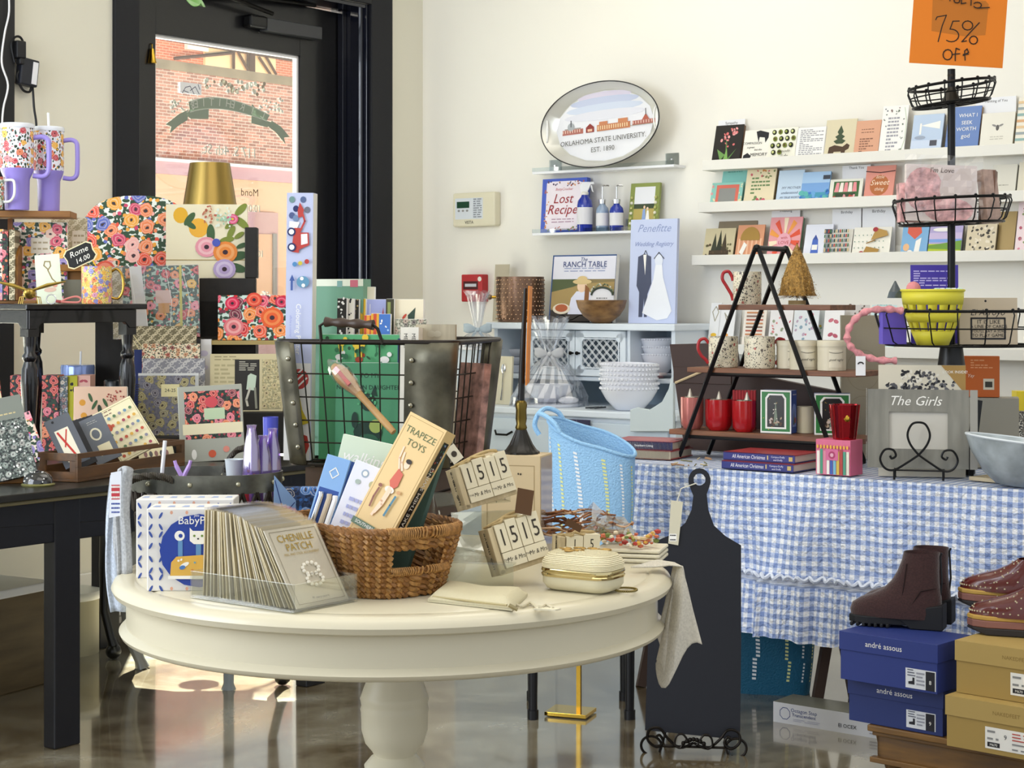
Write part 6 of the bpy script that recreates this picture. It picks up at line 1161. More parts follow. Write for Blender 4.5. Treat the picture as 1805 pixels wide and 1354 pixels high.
# brass lamp
lc = Vector((P(370, 0, 7.05).x, 7.05, BZ)); lm = thing('brass_lamp', 'brass lamp with a conical shade in front of the door glass', 'lamp', lc)
zt, zb = EYE-(288-HY)/F*7.05-BZ, EYE-(372-HY)/F*7.05-BZ; mb = MB(); rt_, rb_ = mpx(70, 7.05)/2, mpx(97, 7.05)/2; mb.lathe([(rt_, zt), (rb_, zb), (rb_-.003, zb), (rt_-.003, zt)], M('#9c8348', .3, 1, bump=.08, bscale=8), n=48); mb.build('lamp_shade', lm, smooth=True)
mb = MB(); mb.lathe([(0, 0), (.07, 0), (.07, .015), (.012, .025), (.008, zt-.03), (0, zt-.03)], BRASS, n=24); mb.build('lamp_base', lm, smooth=True)
# ================= on and around the hutch =================
def hq(x, y, off): q = rl(x, y, -off); return Vector((q.x, -off, q.z))
def hutch_flat(nm, lab, cat, x0, x1, yt, off, z, ops=(), mat=PAPER, t=.02, tilt=.08, back=None, group=None, roll=0, yaw=YR, bev=0):
    loc = MR @ Vector((hq((x0+x1)/2, 500, off).x, -off, z)); d = loc.y; rt = loc.x/d; w = mpx(x1-x0, d)/(math.cos(yaw)-rt*math.sin(yaw)); h = (EYE-(yt-HY)/F*d-z)/math.cos(tilt)
    mb = MB(); mb.box(-w/2, 0, 0, w/2, t, h, mat)
    if back: mb.box(-w/2+.001, t*.1, .002, w/2+.001, t*.9, h+.0008, back)
    mb.art(w, h, 0, ops); return solo(mb, nm, lab, cat, loc, yaw, tilt, group, roll, bev=bev)
# oval tray
tc = wallR(1054, 219, .075); d = tc.y; kx_ = 3130/d
ta = 1.0*(mpx(205, d)/2)/(math.cos(YR)-tc.x/d*math.sin(YR)); tb_ = mpx(150, d)/2
tr_ = thing('oval_tray', 'oval white metal tray with campus buildings painted on it, on the upper acrylic shelf', 'tray', MR @ Vector((hq(1066, 219, .1).x, -.1, zsa+tb_*.985)), YR, .07); tr_.rotation_euler.rotate_axis('Y', -.05)
met = M('#d9d8d0', .3, .35)
def ring_(n=72): return [2*PI*i/n for i in range(n)]
mb = MB(); R_ = [(1, -.0), (1.0, .004), (.965, .006), (.9, .05), (.88, .052), (.88, .046), (.945, .0)]
vs = []; fs = []
for r, y in [(1.0, -.052), (1.0, -.046), (.84, -.003), (0, -.003), (0, -.0), (.85, 0), (1.005, -.046)]:
    for a in ring_(): vs.append((ta*r*math.cos(a), y, tb_*r*math.sin(a)))
n = 72
for j in range(6): fs += [(j*n+i, j*n+(i+1) % n, (j+1)*n+(i+1) % n, (j+1)*n+i) for i in range(n)]
mb.add(vs, fs, met); mb.build('tray_body', tr_, smooth=True)
mb = MB(); mb.tube([(ta*math.cos(a), -.051, tb_*math.sin(a)) for a in ring_()], .0028, M('#2f3030', .4), n=6, closed=True); mb.build('rim', tr_, smooth=True)
for sg_ in (-1, 1): mb = MB(); mb.tube([(sg_*ta*(.93+.03*math.cos(a)), -.036+.008*math.cos(a)*1.0, tb_*.26*math.sin(a)) for a in ring_(24)], .004, M('#f4f4f2', .3), n=6, closed=True); mb.prism([(sg_*ta*(.93+.022*math.cos(a)), tb_*.24*math.sin(a)) for a in ring_(20)], -.034, -.033, M('#fbfbf8', .4)); mb.build('handle_slot', tr_, smooth=True)
mb = MB(); w, h = ta*2, tb_*2
W_ = lambda u: u; ops = [('c', .5, .5, .415, .415*tb_/ta, M('#e9eaf0', .4))]
bld_ = [M('#b5604c', .6), M('#8f3a34', .6), M('#c9845c', .6), M('#b9746a', .6)]
sk = [('#d9d2e4', .9, .55), ('#c3cbe3', .84, .7), ('#cfd8ea', .76, .78), ('#dfe0ea', .68, .82)]
for c_, v, ww in sk: ops.append(('c', .5, v-.05, ww*.42, .035, M(c_, .5)))
ops += [('r', .14, .44, .32, .5, bld_[3]), ('r', .16, .5, .3, .515, M('#a9a4a0')), ('c', .215, .53, .03, .03, M('#a9aeb3')), ('r', .212, .53, .218, .61, INK), ('r', .345, .44, .415, .5, bld_[1]), ('p', [(.345, .5), (.38, .545), (.415, .5)], bld_[1]), ('r', .36, .45, .4, .48, M('#e0b9a0')),
        ('r', .44, .44, .72, .515, bld_[2]), ('r', .46, .515, .53, .55, bld_[2]), ('r', .62, .515, .7, .56, bld_[2]), ('r', .74, .46, .93, .51, bld_[3]), ('p', [(.82, .51), (.85, .58), (.88, .51)], bld_[0]), ('r', .848, .56, .853, .64, INK), ('r', .72, .455, .94, .46, M('#9a8a6a'))]
for k in range(14): u = .45+k*.019; ops.append(('r', u, .455, u+.008, .5, M('#f0d9b0')))
for k in range(8): u = .15+k*.021; ops.append(('r', u, .455, u+.008, .49, M('#e6c9bb')))
for k in range(8): u = .75+k*.022; ops.append(('r', u, .468, u+.008, .5, M('#e0c0b3')))
ops += [('t', 'OKLAHOMA STATE UNIVERSITY.', .5, .33, .05, M('#4c4a48')), ('t', 'EST. 1890', .5, .22, .05, M('#5c5a58'))]
mb.art(w, h, -.0035, ops, z0=-h/2); mb.build('painted_print', tr_)
# lower acrylic shelf: book, bottles, frame
BLU = M('#2438a0', .15, coat=.6); cob = M('#4a62c4', .4)
hutch_flat('cookbook', 'blue Lost Recipes cookbook standing on the lower acrylic shelf', 'book', 952, 1030, 314, .07, zsb, mat=cob, t=.028, tilt=.08, ops=[('p', [(.1, .08), (.1, .92), (.22, .95), (.8, .95), (.93, .9), (.93, .08), (.8, .05), (.2, .05)], M('#efe6ee', .5)), ('sc', .08, .86, .95, .95, 26, .02, [M('#b5604c'), M('#d99a5c'), M('#5a4a6a')]), ('sc', .06, .06, .16, .9, 16, .02, [M('#b5604c'), M('#d99a5c')]), ('sc', .1, .04, .9, .12, 18, .02, [M('#b5604c'), M('#7a8f5a')]), ('t', 'BettyCrocker', .5, .8, .07, M('#c9707a'), .3), ('t', 'Lost', .48, .62, .25, M('#a03038'), .3), ('t', 'Recipes', .52, .42, .25, M('#a03038'), .3), ('lines', .25, .75, .2, .25, 2, M('#a9809a'))])
def bottle(kind, lab, x, yt, wpx, dc=BLU):
    loc = MR @ Vector((hq(x, 400, .085).x, -.085, zsb+.0005)); d = loc.y; r = mpx(wpx, d)/2; h = EYE-(yt-HY)/F*d-zsb; bh = h*(.74 if kind == 'spray' else .6)
    t = thing('spray_bottle' if kind == 'spray' else 'soap_bottle', lab, 'bottle', loc, -.2)
    mb = MB(); mb.lathe([(0, 0), (r*.93, 0), (r, .004), (r, bh*.72), (r*.9, bh*.84), (r*.5, bh*.95), (r*.42, bh)], dc, n=28); mb.build('bottle_body', t, smooth=True)
    mb = MB(); mb.lathe([(r*1.01, bh*.2), (r*1.01, bh*.66)], M('#dddde2', .5), n=28, a0=PI+.3, a1=2*PI-.1); mb.build('label_band', t, smooth=True)
    if kind == 'spray':
        mb = MB(); mb.lathe([(r*.45, bh), (r*.5, bh+.012), (r*.3, bh+.016)], WHITE, n=16); mb.prism([(-.018, bh+.012), (.012, bh+.012), (.03, h-.012), (.045, h-.012), (.045, h), (-.012, h), (-.024, h-.02)], -.009, .009, M('#f0f0f2', .3)); mb.prism([(.026, h-.014), (.034, h-.014), (.042, h-.05), (.034, h-.045)], -.004, .004, M('#f0f0f2', .3)); mb.build('trigger_head', t, bev=.002)
    else:
        mb = MB(); mb.lathe([(r*.5, bh), (r*.55, bh+.02), (r*.3, bh+.022), (.004, bh+.024), (.004, h-.006)], CHROME, n=16); mb.tube([(0, 0, h-.006), (.004, 0, h), (.028, 0, h-.001), (.03, 0, h-.005)], .004, CHROME, n=8); mb.build('pump', t, smooth=True)
bottle('spray', 'cobalt spray bottle with white trigger on the lower acrylic shelf', 1031, 321, 28); bottle('pump', 'clear soap pump bottle between the spray bottle and the blue pump bottle', 1062, 327, 23, M('#8fa3bd', .1, coat=.6)); bottle('pump', 'cobalt soap pump bottle beside the green bamboo photo frame', 1087, 327, 25)
fr = hutch_flat('picture', 'green bamboo photo frame with a wedding snapshot on the lower acrylic shelf', 'picture frame', 1106, 1157, 322, .07, zsb, mat=M('#8f9a52', .4), t=.016, tilt=.14, ops=[('r', .16, .1, .86, .92, M('#e8e9ee')), ('r', .16, .1, .86, .5, M('#b5a45c')), ('r', .16, .46, .86, .56, M('#3f4c34')), ('p', [(.46, .2), (.48, .44), (.56, .46), (.6, .2)], M('#8aa4d4')), ('p', [(.58, .16), (.62, .42), (.68, .42), (.74, .16)], wht), ('c', .53, .49, .035, .045, skin), ('c', .64, .46, .035, .045, skin)])
mb = MB(); w = .127; h = .16
for k in range(7):
    for x in (-.066, .066): mb.ball((x, -.004, .01+k*.024), .008, M(('#b5b56c', '#e3e0c9')[k % 2], .4), 8)
mb.build('bamboo_edge', fr, smooth=True)
# items on top of the hutch
hzt = zT+.001
def hpos(x, off, z): return MR @ Vector((hq(x, 500, off).x, -off, z))
cpw = M('#7d6250', .3, .8)
loc = hpos(917, .2, hzt); d = loc.y; r = mpx(86, d)/2; h = EYE-(488-HY)/F*d-hzt
ib = thing('ice_bucket', 'hammered copper ice bucket with side knob, on top of the hutch', 'bucket', loc, 0)
mb = MB(); mb.lathe([(0, 0), (r*.92, 0), (r*.97, h*.2), (r, h*.6), (r*.98, h), (r*.94, h), (r*.9, .01)], cpw, n=48)
for j in range(10):
    for i in range(34): a = 2*PI*(i+.5*(j % 2))/34; mb.ball((r*.975*math.cos(a), r*.975*math.sin(a), h*(.07+.095*j)), .0048, M('#b8977c', .2, .9), 8, sz=.9)
mb.build('hammered_body', ib, smooth=True)
mb = MB(); mb.tube([(-r*.98, 0, h*.55), (-r*1.2, 0, h*.55)], .007, BRASS, n=10); mb.ball((-r*1.25, 0, h*.55), .013, M('#8f7a62', .3, .7), 10); mb.build('side_knob', ib, smooth=True)
hutch_flat('place_card', 'small tan card standing behind the copper ice bucket', 'card', 868, 893, 466, .09, hzt, mat=M('#b9b09a', .6), t=.003, ops=[('c', .5, .55, .35, .3, M('#8d8672'))])
hutch_flat('cookbook', 'Ranch Table cookbook with a woman in a hat, on the hutch top', 'book', 966, 1078, 449, .2, hzt, mat=M('#2c4f86', .4), t=.03, tilt=.12, back=wht, ops=[
    ('r', .02, .0, 1, .98, M('#e3e3ee')), ('r', .02, .08, 1, .64, M('#8a7a52')), ('p', [(.02, .64), (.02, .4), (.3, .5), (.6, .64)], M('#56603f')), ('p', [(.02, .45), (.02, .2), (1, .2), (1, .6), (.6, .58)], M('#a9905c')), ('r', .02, .0, 1, .18, M('#3c3430')), ('t', 'The', .5, .93, .07, navy, .2), ('t', 'RANCH TABLE', .52, .855, .105, navy), ('lines', .2, .85, .76, .8, 2, M('#8f9ac0')),
    ('p', [(.3, .12), (.34, .36), (.42, .46), (.62, .46), (.7, .34), (.72, .12)], M('#dfe0f2')), ('c', .5, .54, .075, .085, skin), ('p', [(.55, .56), (.62, .5), (.62, .3), (.55, .3)], M('#8a5a34')), ('c', .5, .6, .15, .035, M('#d9bf8a')), ('c', .5, .635, .08, .045, M('#d9bf8a')), ('c', .2, .2, .14, .07, M('#e6d9c4')), ('c', .2, .21, .1, .05, M('#b5603a'))])
mb = MB(); q = hpos(1005, .22, hzt); mb.tube(smoothp([q+Vector(v) for v in ((-.08, -.04, .01), (-.04, -.04, .035), (0, -.04, .012), (.05, -.045, .035), (.09, -.06, .01))]), .003, IRON, n=6); mb.tube([q+Vector((-.09, 0, .004)), q+Vector((.1, -.06, .004))], .003, IRON, n=6); solo(mb, 'book_easel', 'black wire easel under the Ranch Table cookbook', 'easel')
mb = MB(); w, h = .115, .165; pts = [(-w/2, 0), (w/2, 0), (w/2, h*.72)]+[(w/2*.95*math.cos(a), h*.72+h*.26*math.sin(a)) for a in [PI*k/14 for k in range(1, 14)]]+[(-w/2, h*.72)]
mb.prism(pts, 0, .003, M('#ececf0', .5)); mb.tube([(w*.46*math.cos(a), -.003, h*.74+h*.22*math.sin(a)) for a in [PI*k/20 for k in range(21)]], .005, M('#3f4a3c', .6), n=6); mb.art(w, h, 0, [('lines', .25, .75, .6, .66, 1, GREY), ('t', 'Bailey Brewster', .5, .52, .09, M('#4a4658'), .2), ('t', 'Jonathan Hill', .5, .24, .09, M('#4a4658'), .2)]); R_ = random.Random(2)
for k in range(22): a = PI*k/21; mb.ball((w*.47*math.cos(a)+R_.uniform(-.004, .004), -.004, h*.77+h*.24*math.sin(a)+R_.uniform(0, .008)), .0045, M(R_.choice(['#4c5a42', '#8f9a7a', '#d9d9cf']), .6), 6)
mb.tube([(.01*math.cos(a), -.005, h*.1+.01*math.sin(a)) for a in ring_(12)], .0025, INK, n=5, closed=True)
q = hpos(1060, .27, hzt+.005); solo(mb, 'registry_card', 'white arched registry card with a greenery wreath behind the wooden bowl', 'card', q, -.45, .08)
q = hpos(1060, .30, hzt); r = mpx(90, q.y)/2; hb_ = EYE-(529-HY)/F*q.y-hzt; mb = MB(); mb.lathe([(0, 0), (r*.35, 0), (r*.72, hb_*.32), (r*.92, hb_*.66), (r, hb_), (r*.94, hb_), (r*.85, hb_*.66), (r*.6, hb_*.3), (0, .012)], woodm('#a37a48', '#5f4022', (10, 10, 22), .4), n=44); solo(mb, 'wooden_bowl', 'carved wooden bowl on the front of the hutch top', 'bowl', q, smooth=True)
suit = M('#4a5068', .5)
hutch_flat('registry_sign', 'pale blue wedding registry sign with a suit and gown, on the hutch', 'sign', 1107, 1189, 386, .24, hzt, mat=M('#c6d0ee', .5), t=.018, tilt=.05, back=None, ops=[('t', 'Penefitte', .5, .91, .2, M('#8d9cc9'), .4), ('t', 'Wedding Registry', .5, .76, .115, M('#7f8fc0'), .4),
    ('p', [(.18, .64), (.32, .67), (.46, .64), (.48, .38), (.4, .28), (.4, .06), (.34, .06), (.33, .24), (.3, .06), (.22, .06), (.22, .3), (.16, .36)], suit), ('p', [(.29, .66), (.36, .66), (.34, .46)], wht), ('l', [(.3, .66), (.34, .7), (.38, .66)], .012, INK),
    ('p', [(.56, .56), (.7, .57), (.73, .44), (.93, .12), (.84, .05), (.62, .03), (.3, .1), (.52, .42)], M('#eef1f8')), ('p', [(.54, .6), (.58, .66), (.68, .66), (.72, .6), (.7, .56), (.56, .56)], M('#e2e8f5')), ('l', [(.53, .62), (.63, .68), (.74, .62)], .014, INK)])
# bowls with beaded rims
pw = M('#e6e8f0', .25, coat=.3)
def bowls(n, lab, x, off, z, wpx, hpx, grp, step=None):
    loc0 = hpos(x, off, z); d = loc0.y; r = mpx(wpx, d)/2; hh = mpx(hpx, d); st_ = step or hh*.28
    proto = None
    for k in range(n):
        if proto is None:
            b = thing('beaded_bowl', '', 'bowl', loc0, 0, group=grp); mb = MB(); mb.lathe([(0, 0), (r*.45, 0), (r*.5, .004), (r*.8, hh*.45), (r*.97, hh*.8), (r, hh), (r*.95, hh), (r*.9, hh*.7), (r*.6, hh*.25), (0, .01)], pw, n=36); mb.build('bowl_body', b, smooth=True)
            mb = MB(); nb = 44
            for i in range(nb): a = 2*PI*i/nb; mb.ball((r*.99*math.cos(a), r*.99*math.sin(a), hh*.93), r*.055, pw, 6)
            mb.build('beaded_rim', b, smooth=True); proto = b; kids = list(b.children)
        else:
            b = proto.copy(); COL.objects.link(b)
            for c in kids: q = c.copy(); COL.objects.link(q); q.parent = b
        b.matrix_world = Matrix.Translation(loc0+Vector((.003*math.sin(k*2), 0, st_*k))) @ Matrix.Rotation(.03*math.sin(k*3), 4, 'Y')
        b['label'] = lab % (('bottom' if k == 0 else 'top' if k == n-1 else ('second', 'third', 'fourth', 'fifth')[k-1]+' from the bottom'))
bowls(6, 'white beaded bowl, %s of the big stack on the hutch counter', 1109, .475, zC+.001, 102, 42, 'big stack of beaded bowls', .0205)
loc = hpos(1155, .18, zM+.001); mb = MB(); mb.lathe([(0, 0), (.09, 0), (.125, .018), (.122, .02), (.085, .006), (0, .006)], pw, n=36); solo(mb, 'plate', 'white beaded plate under the bowls in the hutch right cubby', 'plate', loc, smooth=True)
bowls(3, 'white beaded bowl, %s of the stack in the hutch right cubby', 1163, .18, zM+.022, 66, 34, 'bowls in the right cubby', .034)
for k in range(3): loc = hpos(908, .16, zM+.002+k*.038); mb = MB(); mb.lathe([(0, 0), (.06, 0), (.088, .034), (.086, .036), (.056, .004), (0, .004)], pw, n=32); solo(mb, 'serving_bowl', 'white serving bowl, %s of three in the hutch left cubby' % ('lowest', 'middle', 'topmost')[k], 'bowl', loc, smooth=True, group='bowls in the left cubby')
mb = MB(); loc = hpos(1077, .2, zM+.002); mb.lathe([(0, 0), (.035, 0), (.06, .02), (.062, .06), (.055, .062), (0, .062)], M('#f0f1ee', .3), n=30, flute=.03, fn=16); solo(mb, 'lidded_dish', 'white fluted dish behind the right lattice door', 'dish', loc, smooth=True)
loc = hpos(1137, .3, zM+.002); mb = MB(); mb.box(-.09, -.03, 0, .07, .05, .012, M('#dcaab0', .5)); mb.box(-.07, -.035, .012, .09, .04, .022, M('#ead6d3', .5)); solo(mb, 'paper_napkins', 'pink and white paper napkin packs on the hutch middle shelf', 'napkins', loc, YR+.2)
# cellophane-wrapped gifts
def gift(lab, x, off, z, wpx, htop, hbow, rib, inner=True):
    loc = hpos(x, off, z); d = loc.y; r = mpx(wpx, d)/2; H_ = EYE-(htop-HY)/F*d-z; hb = EYE-(hbow-HY)/F*d-z; t = thing('wrapped_gift', lab, 'wrapped gift', loc, 0)
    if inner:
        mb = MB(); mb.lathe([(0, .0), (r*.85, 0), (r*.9, .012), (r*.5, .014), (0, .014)], pw, n=36); mb.lathe([(0, .016), (r*.3, .018), (r*.62, hb*.3), (r*.66, hb*.42), (r*.6, hb*.42), (r*.3, hb*.2)], pw, n=36); mb.ball((r*.5, -r*.4, .03), .022, M('#e9e9ee', .6, bump=1, bscale=90), 10, sx=2.2, sz=.8); mb.build('dishware', t, smooth=True)
    mb = MB(); N = 40; prof = [(r, .0), (r*.98, hb*.18), (r*.8, hb*.45), (r*.45, hb*.78), (r*.1, hb*.98), (r*.1, hb*1.02), (r*.34, H_*.85), (r*.5, H_)] if inner else [(r*.5, 0), (r*.4, hb*.5), (r*.12, hb), (r*.35, hb+(H_-hb)*.6), (r*.6, H_)]
    vs = []; fs = []
    for j, (rr_, zz) in enumerate(prof):
        for i in range(N): a = 2*PI*i/N; kk = 1+(.05+.16*(zz > hb))*math.sin(a*7+j*.8)+.05*math.sin(a*13+j); vs.append((rr_*kk*math.cos(a), rr_*kk*.8*math.sin(a), zz+.01*math.sin(a*5)*(zz > hb)))
    for j in range(len(prof)-1): fs += [(j*N+i, j*N+(i+1) % N, (j+1)*N+(i+1) % N, (j+1)*N+i) for i in range(N)]
    mb.add(vs, fs, G('#fcfdff', .13, .06, .07, '#dfe6f6', 'cellophane')); mb.build('cellophane_wrap', t)
    mb = MB(); R_ = .045
    for sg_ in (-1, 1):
        mb.sheet(lambda u, v: Vector((sg_*(.006+.06*u+.0*v), -.02-.012*math.sin(PI*u), hb+.004+(v-.5)*(.012+.034*math.sin(PI*min(1, u*.75)))+.008*u)), 8, 3, rib)
        mb.sheet(lambda u, v: Vector((sg_*(.006+.045*u)+(v-.5)*.016, -.024-.01*u, hb-.075*u-.0*v)), 8, 2, rib)
    mb.ball((0, -.022, hb+.002), .011, rib, 10); mb.build('ribbon_bow', t, smooth=True, solid=.0015); return t
rbw = M('#c3c5c9', .5)
gift('cellophane-wrapped bowl with a silver bow on the hutch counter', 968, .45, zC+.001, 132, 560, 625, rbw)
gift('smaller cellophane gift with a pale blue bow below the fire alarm', 842, .42, zC+.25, 84, 515, 582, M('#b4c4cf', .5), inner=True)
mb = MB(); loc = hpos(842, .42, zC); mb.box(-.06, -.08, 0, .06, .08, .249, M('#c9d4df', .5)); solo(mb, 'white_box', 'pale box under the small blue-bowed cellophane gift', 'box', loc, YR)
spn_ = hutch_flat('spoon_box', 'tan boxed silver spoon standing at the left of the hutch counter', 'box', 868, 900, 628, .5, zC+.001, mat=M('#d6cfb6', .5), t=.012, tilt=.06)
mb = MB(); mb.ball((.005, -.003, .165), .014, CHROME, 12, sy=.25, sz=1.6); mb.tube([(.005, -.003, .145), (.003, -.003, .08), (.0, -.003, .02)], [.0025, .0022, .005], CHROME, n=8); mb.build('silver_spoon', spn_, smooth=True)
loc = hpos(1044, .53, zC+.001); mb = MB()
for k in range(3): mb.tube([loc+Vector((-.03+.02*k, -.01*k, .006)), loc+Vector((.03+.015*k, .02, .008))], .004, M('#55595c', .25, .8), n=6)
solo(mb, 'small_servers', 'little grey metal servers between the wrapped bowl and bowl stack', 'cutlery', smooth=True)
loc = hpos(1010, .63, zC-.2); mb = MB(); mb.box(-.085, 0, 0, .085, .012, .16, M('#33304d', .4)); mb.art(.17, .16, 0, [('t', 'beatriz ball', .5, .62, .12, M('#d9d9e6')), ('l', [(.2, 1), (.0, .5)], .01, M('#8d8aa8')), ('l', [(.6, 1), (.9, .3)], .01, M('#8d8aa8'))]); solo(mb, 'gift_bag', 'dark purple gift bag hanging in front of the hutch drawers', 'gift bag', loc, YR)
# ================= greeting cards on the ledges =================
lc_ = ledge_card; ink = INK; tl_ = lambda u0, u1, v0, v1, n, c='#7d7d86': ('lines', u0, u1, v0, v1, n, M(c))
Gc = lambda c, r=.5: M(c, r)
TN = 'greeting_card'
def C1(k, lab, x0, x1, y0, y1, c, ops=(), **kw): lc_(k, TN, lab, x0, x1, y0, y1, Gc(c), ops, **kw)
# top ledge
C1(1, 'black card with pink bleeding hearts, first on the top ledge', 1253, 1302, 219, 281, '#24211f', [('sc', .25, .45, .8, .95, 22, .05, [Gc('#e8a0a0'), Gc('#d9706f')]), ('l', [(.5, .1), (.45, .6)], .03, Gc('#5f8a4a')), ('p', [(.3, .1), (.15, .4), (.45, .25)], Gc('#6f9a54')), ('p', [(.5, .1), (.85, .4), (.6, .12)], Gc('#5f8a4a')), ('p', [(.4, .1), (.5, .42), (.58, .1)], Gc('#7fae5c'))], back=Gc('#6b4a30'))
C1(1, 'white card with ink animals and the word MEMORY', 1306, 1351, 228, 277, '#ece9df', [('p', [(.45, .95), (.6, .98), (.95, .9), (.95, .75), (.85, .6), (.8, .76), (.6, .78), (.58, .62)], ink), ('p', [(.02, .02), (.05, .25), (.2, .32), (.35, .22), (.25, .02)], ink), ('t', 'COMPASSION', .35, .6, .12, ink), ('t', 'is great', .3, .48, .1, ink, .3), ('t', 'but the', .6, .4, .1, ink, .3), ('t', 'MEMORY', .65, .25, .16, ink), ('t', 'bears on', .65, .1, .12, ink)])
C1(1, 'white card patterned with avocados', 1351, 1400, 224, 275, '#eceadb', [('c', .15+.22*(i % 4)+.06*(i//4 % 2), .88-.2*(i//4), .08, .09, Gc(('#2f3320', '#7d8a3c', '#232418')[i % 3]), .5) for i in range(14)]+[('c', .15+.22*(i % 4)+.06*(i//4 % 2), .88-.2*(i//4), .04, .045, Gc(('#c9cf8a', '#5a4a24', '#8f9a4a')[i % 3]), .5) for i in range(14)]+[('t', 'avocado', .6, .3, .13, ink, .3), ('t', 'lids', .65, .14, .2, ink)], back=Gc('#5a5a38'))
C1(1, 'white letter card covered in fine handwriting', 1399, 1451, 223, 273, '#efeeec', [tl_(.12, .9, .08, .92, 16, '#9a9aa0')])
C1(1, 'tan card with a fir tree and a bear', 1449, 1503, 209, 270, '#d6ccae', [('p', [(.4, .38), (.3, .45), (.42, .5), (.34, .56), (.45, .62), (.4, .68), (.5, .85), (.6, .68), (.55, .62), (.66, .56), (.58, .5), (.7, .45), (.6, .38)], Gc('#3c4c34')), ('p', [(.15, .08), (.18, .3), (.35, .35), (.62, .3), (.75, .38), (.85, .33), (.82, .24), (.72, .2), (.7, .08), (.6, .08), (.58, .18), (.35, .18), (.32, .08)], Gc('#4a3524'))])
C1(1, 'salmon card with centred printed verses', 1502, 1546, 211, 268, '#d6a184', [tl_(.25, .75, .68, .76, 2, '#8d6350'), tl_(.22, .78, .1, .5, 7, '#8d6350')])
C1(1, 'tall white round-cornered card with a sprig-framed poem', 1547, 1592, 184, 264, '#eeedea', [('l', [(.85, .05), (.97, .3), (.97, .7), (.85, .95)], .03, Gc('#c3d0bb')), tl_(.25, .7, .12, .75, 10, '#9a9aa4'), ('sc', .08, .05, .2, .95, 8, .035, [Gc('#6d7a6a'), Gc('#5c5f6c')]), ('sc', .3, .82, .7, .95, 8, .04, [Gc('#6d7a6a'), Gc('#8a6a6a')]), ('sc', .75, .1, .9, .9, 8, .03, [Gc('#6d7a6a')])], zb=None)
C1(1, 'pale blue card with a lighthouse and a white beam', 1603, 1657, 200, 260, '#b9cbe3', [('p', [(.28, .72), (.9, .82), (.9, .62)], wht), ('r', .24, .5, .3, .78, wht), ('c', .28, .42, .18, .06, Gc('#98a4b8')), ('r', 0, 0, 1, .35, Gc('#c9d6ea')), ('r', .62, .2, .85, .34, Gc('#4a4a55'))], back=Gc('#8a8f90'))
C1(1, 'mid blue card with white hand lettering behind the black pole', 1664, 1722, 186, 258, '#6a86bd', [('t', 'WHAT I', .62, .8, .16, wht), ('t', 'SEEK', .6, .64, .16, wht), ('t', 'WORTH', .6, .5, .16, wht), ('t', 'god', .6, .35, .18, wht)], back=Gc('#a9834f'))
C1(1, 'cream card with a small grey bee', 1725, 1783, 197, 255, '#e6e3d8', [('c', .5, .6, .05, .09, Gc('#5c5a58')), ('c', .4, .66, .08, .03, Gc('#8d8c8a'), -.4), ('c', .6, .66, .08, .03, Gc('#8d8c8a'), .4), tl_(.3, .7, .3, .36, 2, '#b9b5a9')], back=Gc('#8d8266'))
C1(1, 'horizontally striped card in soft orange and teal at the right edge', 1787, 1850, 168, 252, '#e9e4d6', [('r', 0, .04+.12*k, 1, .09+.12*k, Gc(('#d9a97c', '#8fb0ae', '#9aa4a8', '#e0c39a')[k % 4])) for k in range(8)])
# second ledge
C1(2, 'tall teal card standing behind the teal photo frame', 1266, 1309, 298, 352, '#8fd0c8', [tl_(.2, .8, .9, .94, 1, '#5f9a94')], off=.05)
fr_ = lc_(2, 'picture', 'little teal and coral photo frame, first on the second ledge', 1250, 1305, 321, 354, Gc('#8fc9bd'), [('p', [(.16, .08), (.16, .9), (.88, .9), (.88, .08)], Gc('#d96f5f')), ('p', [(.25, .2), (.25, .76), (.78, .76), (.78, .2)], Gc('#8d8f8c')), ('sc', .02, .05, .14, .95, 9, .04, [Gc('#e9e0b4'), Gc('#d9a0a0')]), ('sc', .9, .05, .98, .95, 8, .035, [Gc('#e9e0b4')])], cat='picture frame', group=None)
C1(2, 'tan card with wildflowers around a handwritten blessing', 1309, 1361, 297, 351, '#e6d9b8', [('sc', .15, .75, .95, .97, 14, .045, [Gc('#c98a4c'), Gc('#7d8a5a'), Gc('#c9606a')]), tl_(.2, .85, .35, .75, 5, '#6d8a5a'), ('sc', .05, .03, .7, .25, 16, .06, [Gc('#c9566a'), Gc('#b5343f'), Gc('#6d8a5a')])], back=Gc('#8f7444'))
C1(2, 'pale blue card reading my mother beside the wildflower card', 1366, 1411, 299, 349, '#c3d6e9', [('t', 'MY MOTHER', .55, .48, .13, Gc('#3c4c6a'), .2), ('t', 'understood', .5, .34, .14, Gc('#3c4c6a'), .2), ('t', 'MY TRUE WORTH', .55, .2, .1, Gc('#3c4c6a'), .2)])
C1(2, 'blue and teal watercolour sea card on the second ledge', 1409, 1458, 302, 348, '#7fb0de', [('r', 0, .65, 1, 1, Gc('#a9c9ea')), ('r', 0, .35, 1, .65, Gc('#7aa6dc')), ('r', 0, .15, 1, .35, Gc('#4a9ab5')), ('r', 0, 0, 1, .15, Gc('#3a5fae')), ('sc', 0, .1, 1, .4, 18, .1, [Gc('#5fb5b0'), Gc('#3f7ac4'), Gc('#6aa6d9')]), ('r', .75, .75, 1, .88, Gc('#3c4250'))], back=Gc('#9a9b9c'))
C1(2, 'card with a green shopfront and striped pink awning', 1459, 1517, 315, 345, '#e6e6d9', [('r', .12, .12, .9, .9, Gc('#3f6a3a'))]+[('p', [(.15+.14*k, .45), (.2+.13*k, .85), (.29+.13*k, .85), (.28+.14*k, .45)], Gc(('#e58f96', '#f0e6dd')[k % 2])) for k in range(5)]+[('r', .2, .12, .8, .4, Gc('#33442c')), ('sc', .15, .12, .85, .3, 14, .04, [Gc('#e9a9b0'), Gc('#b5443c')])])
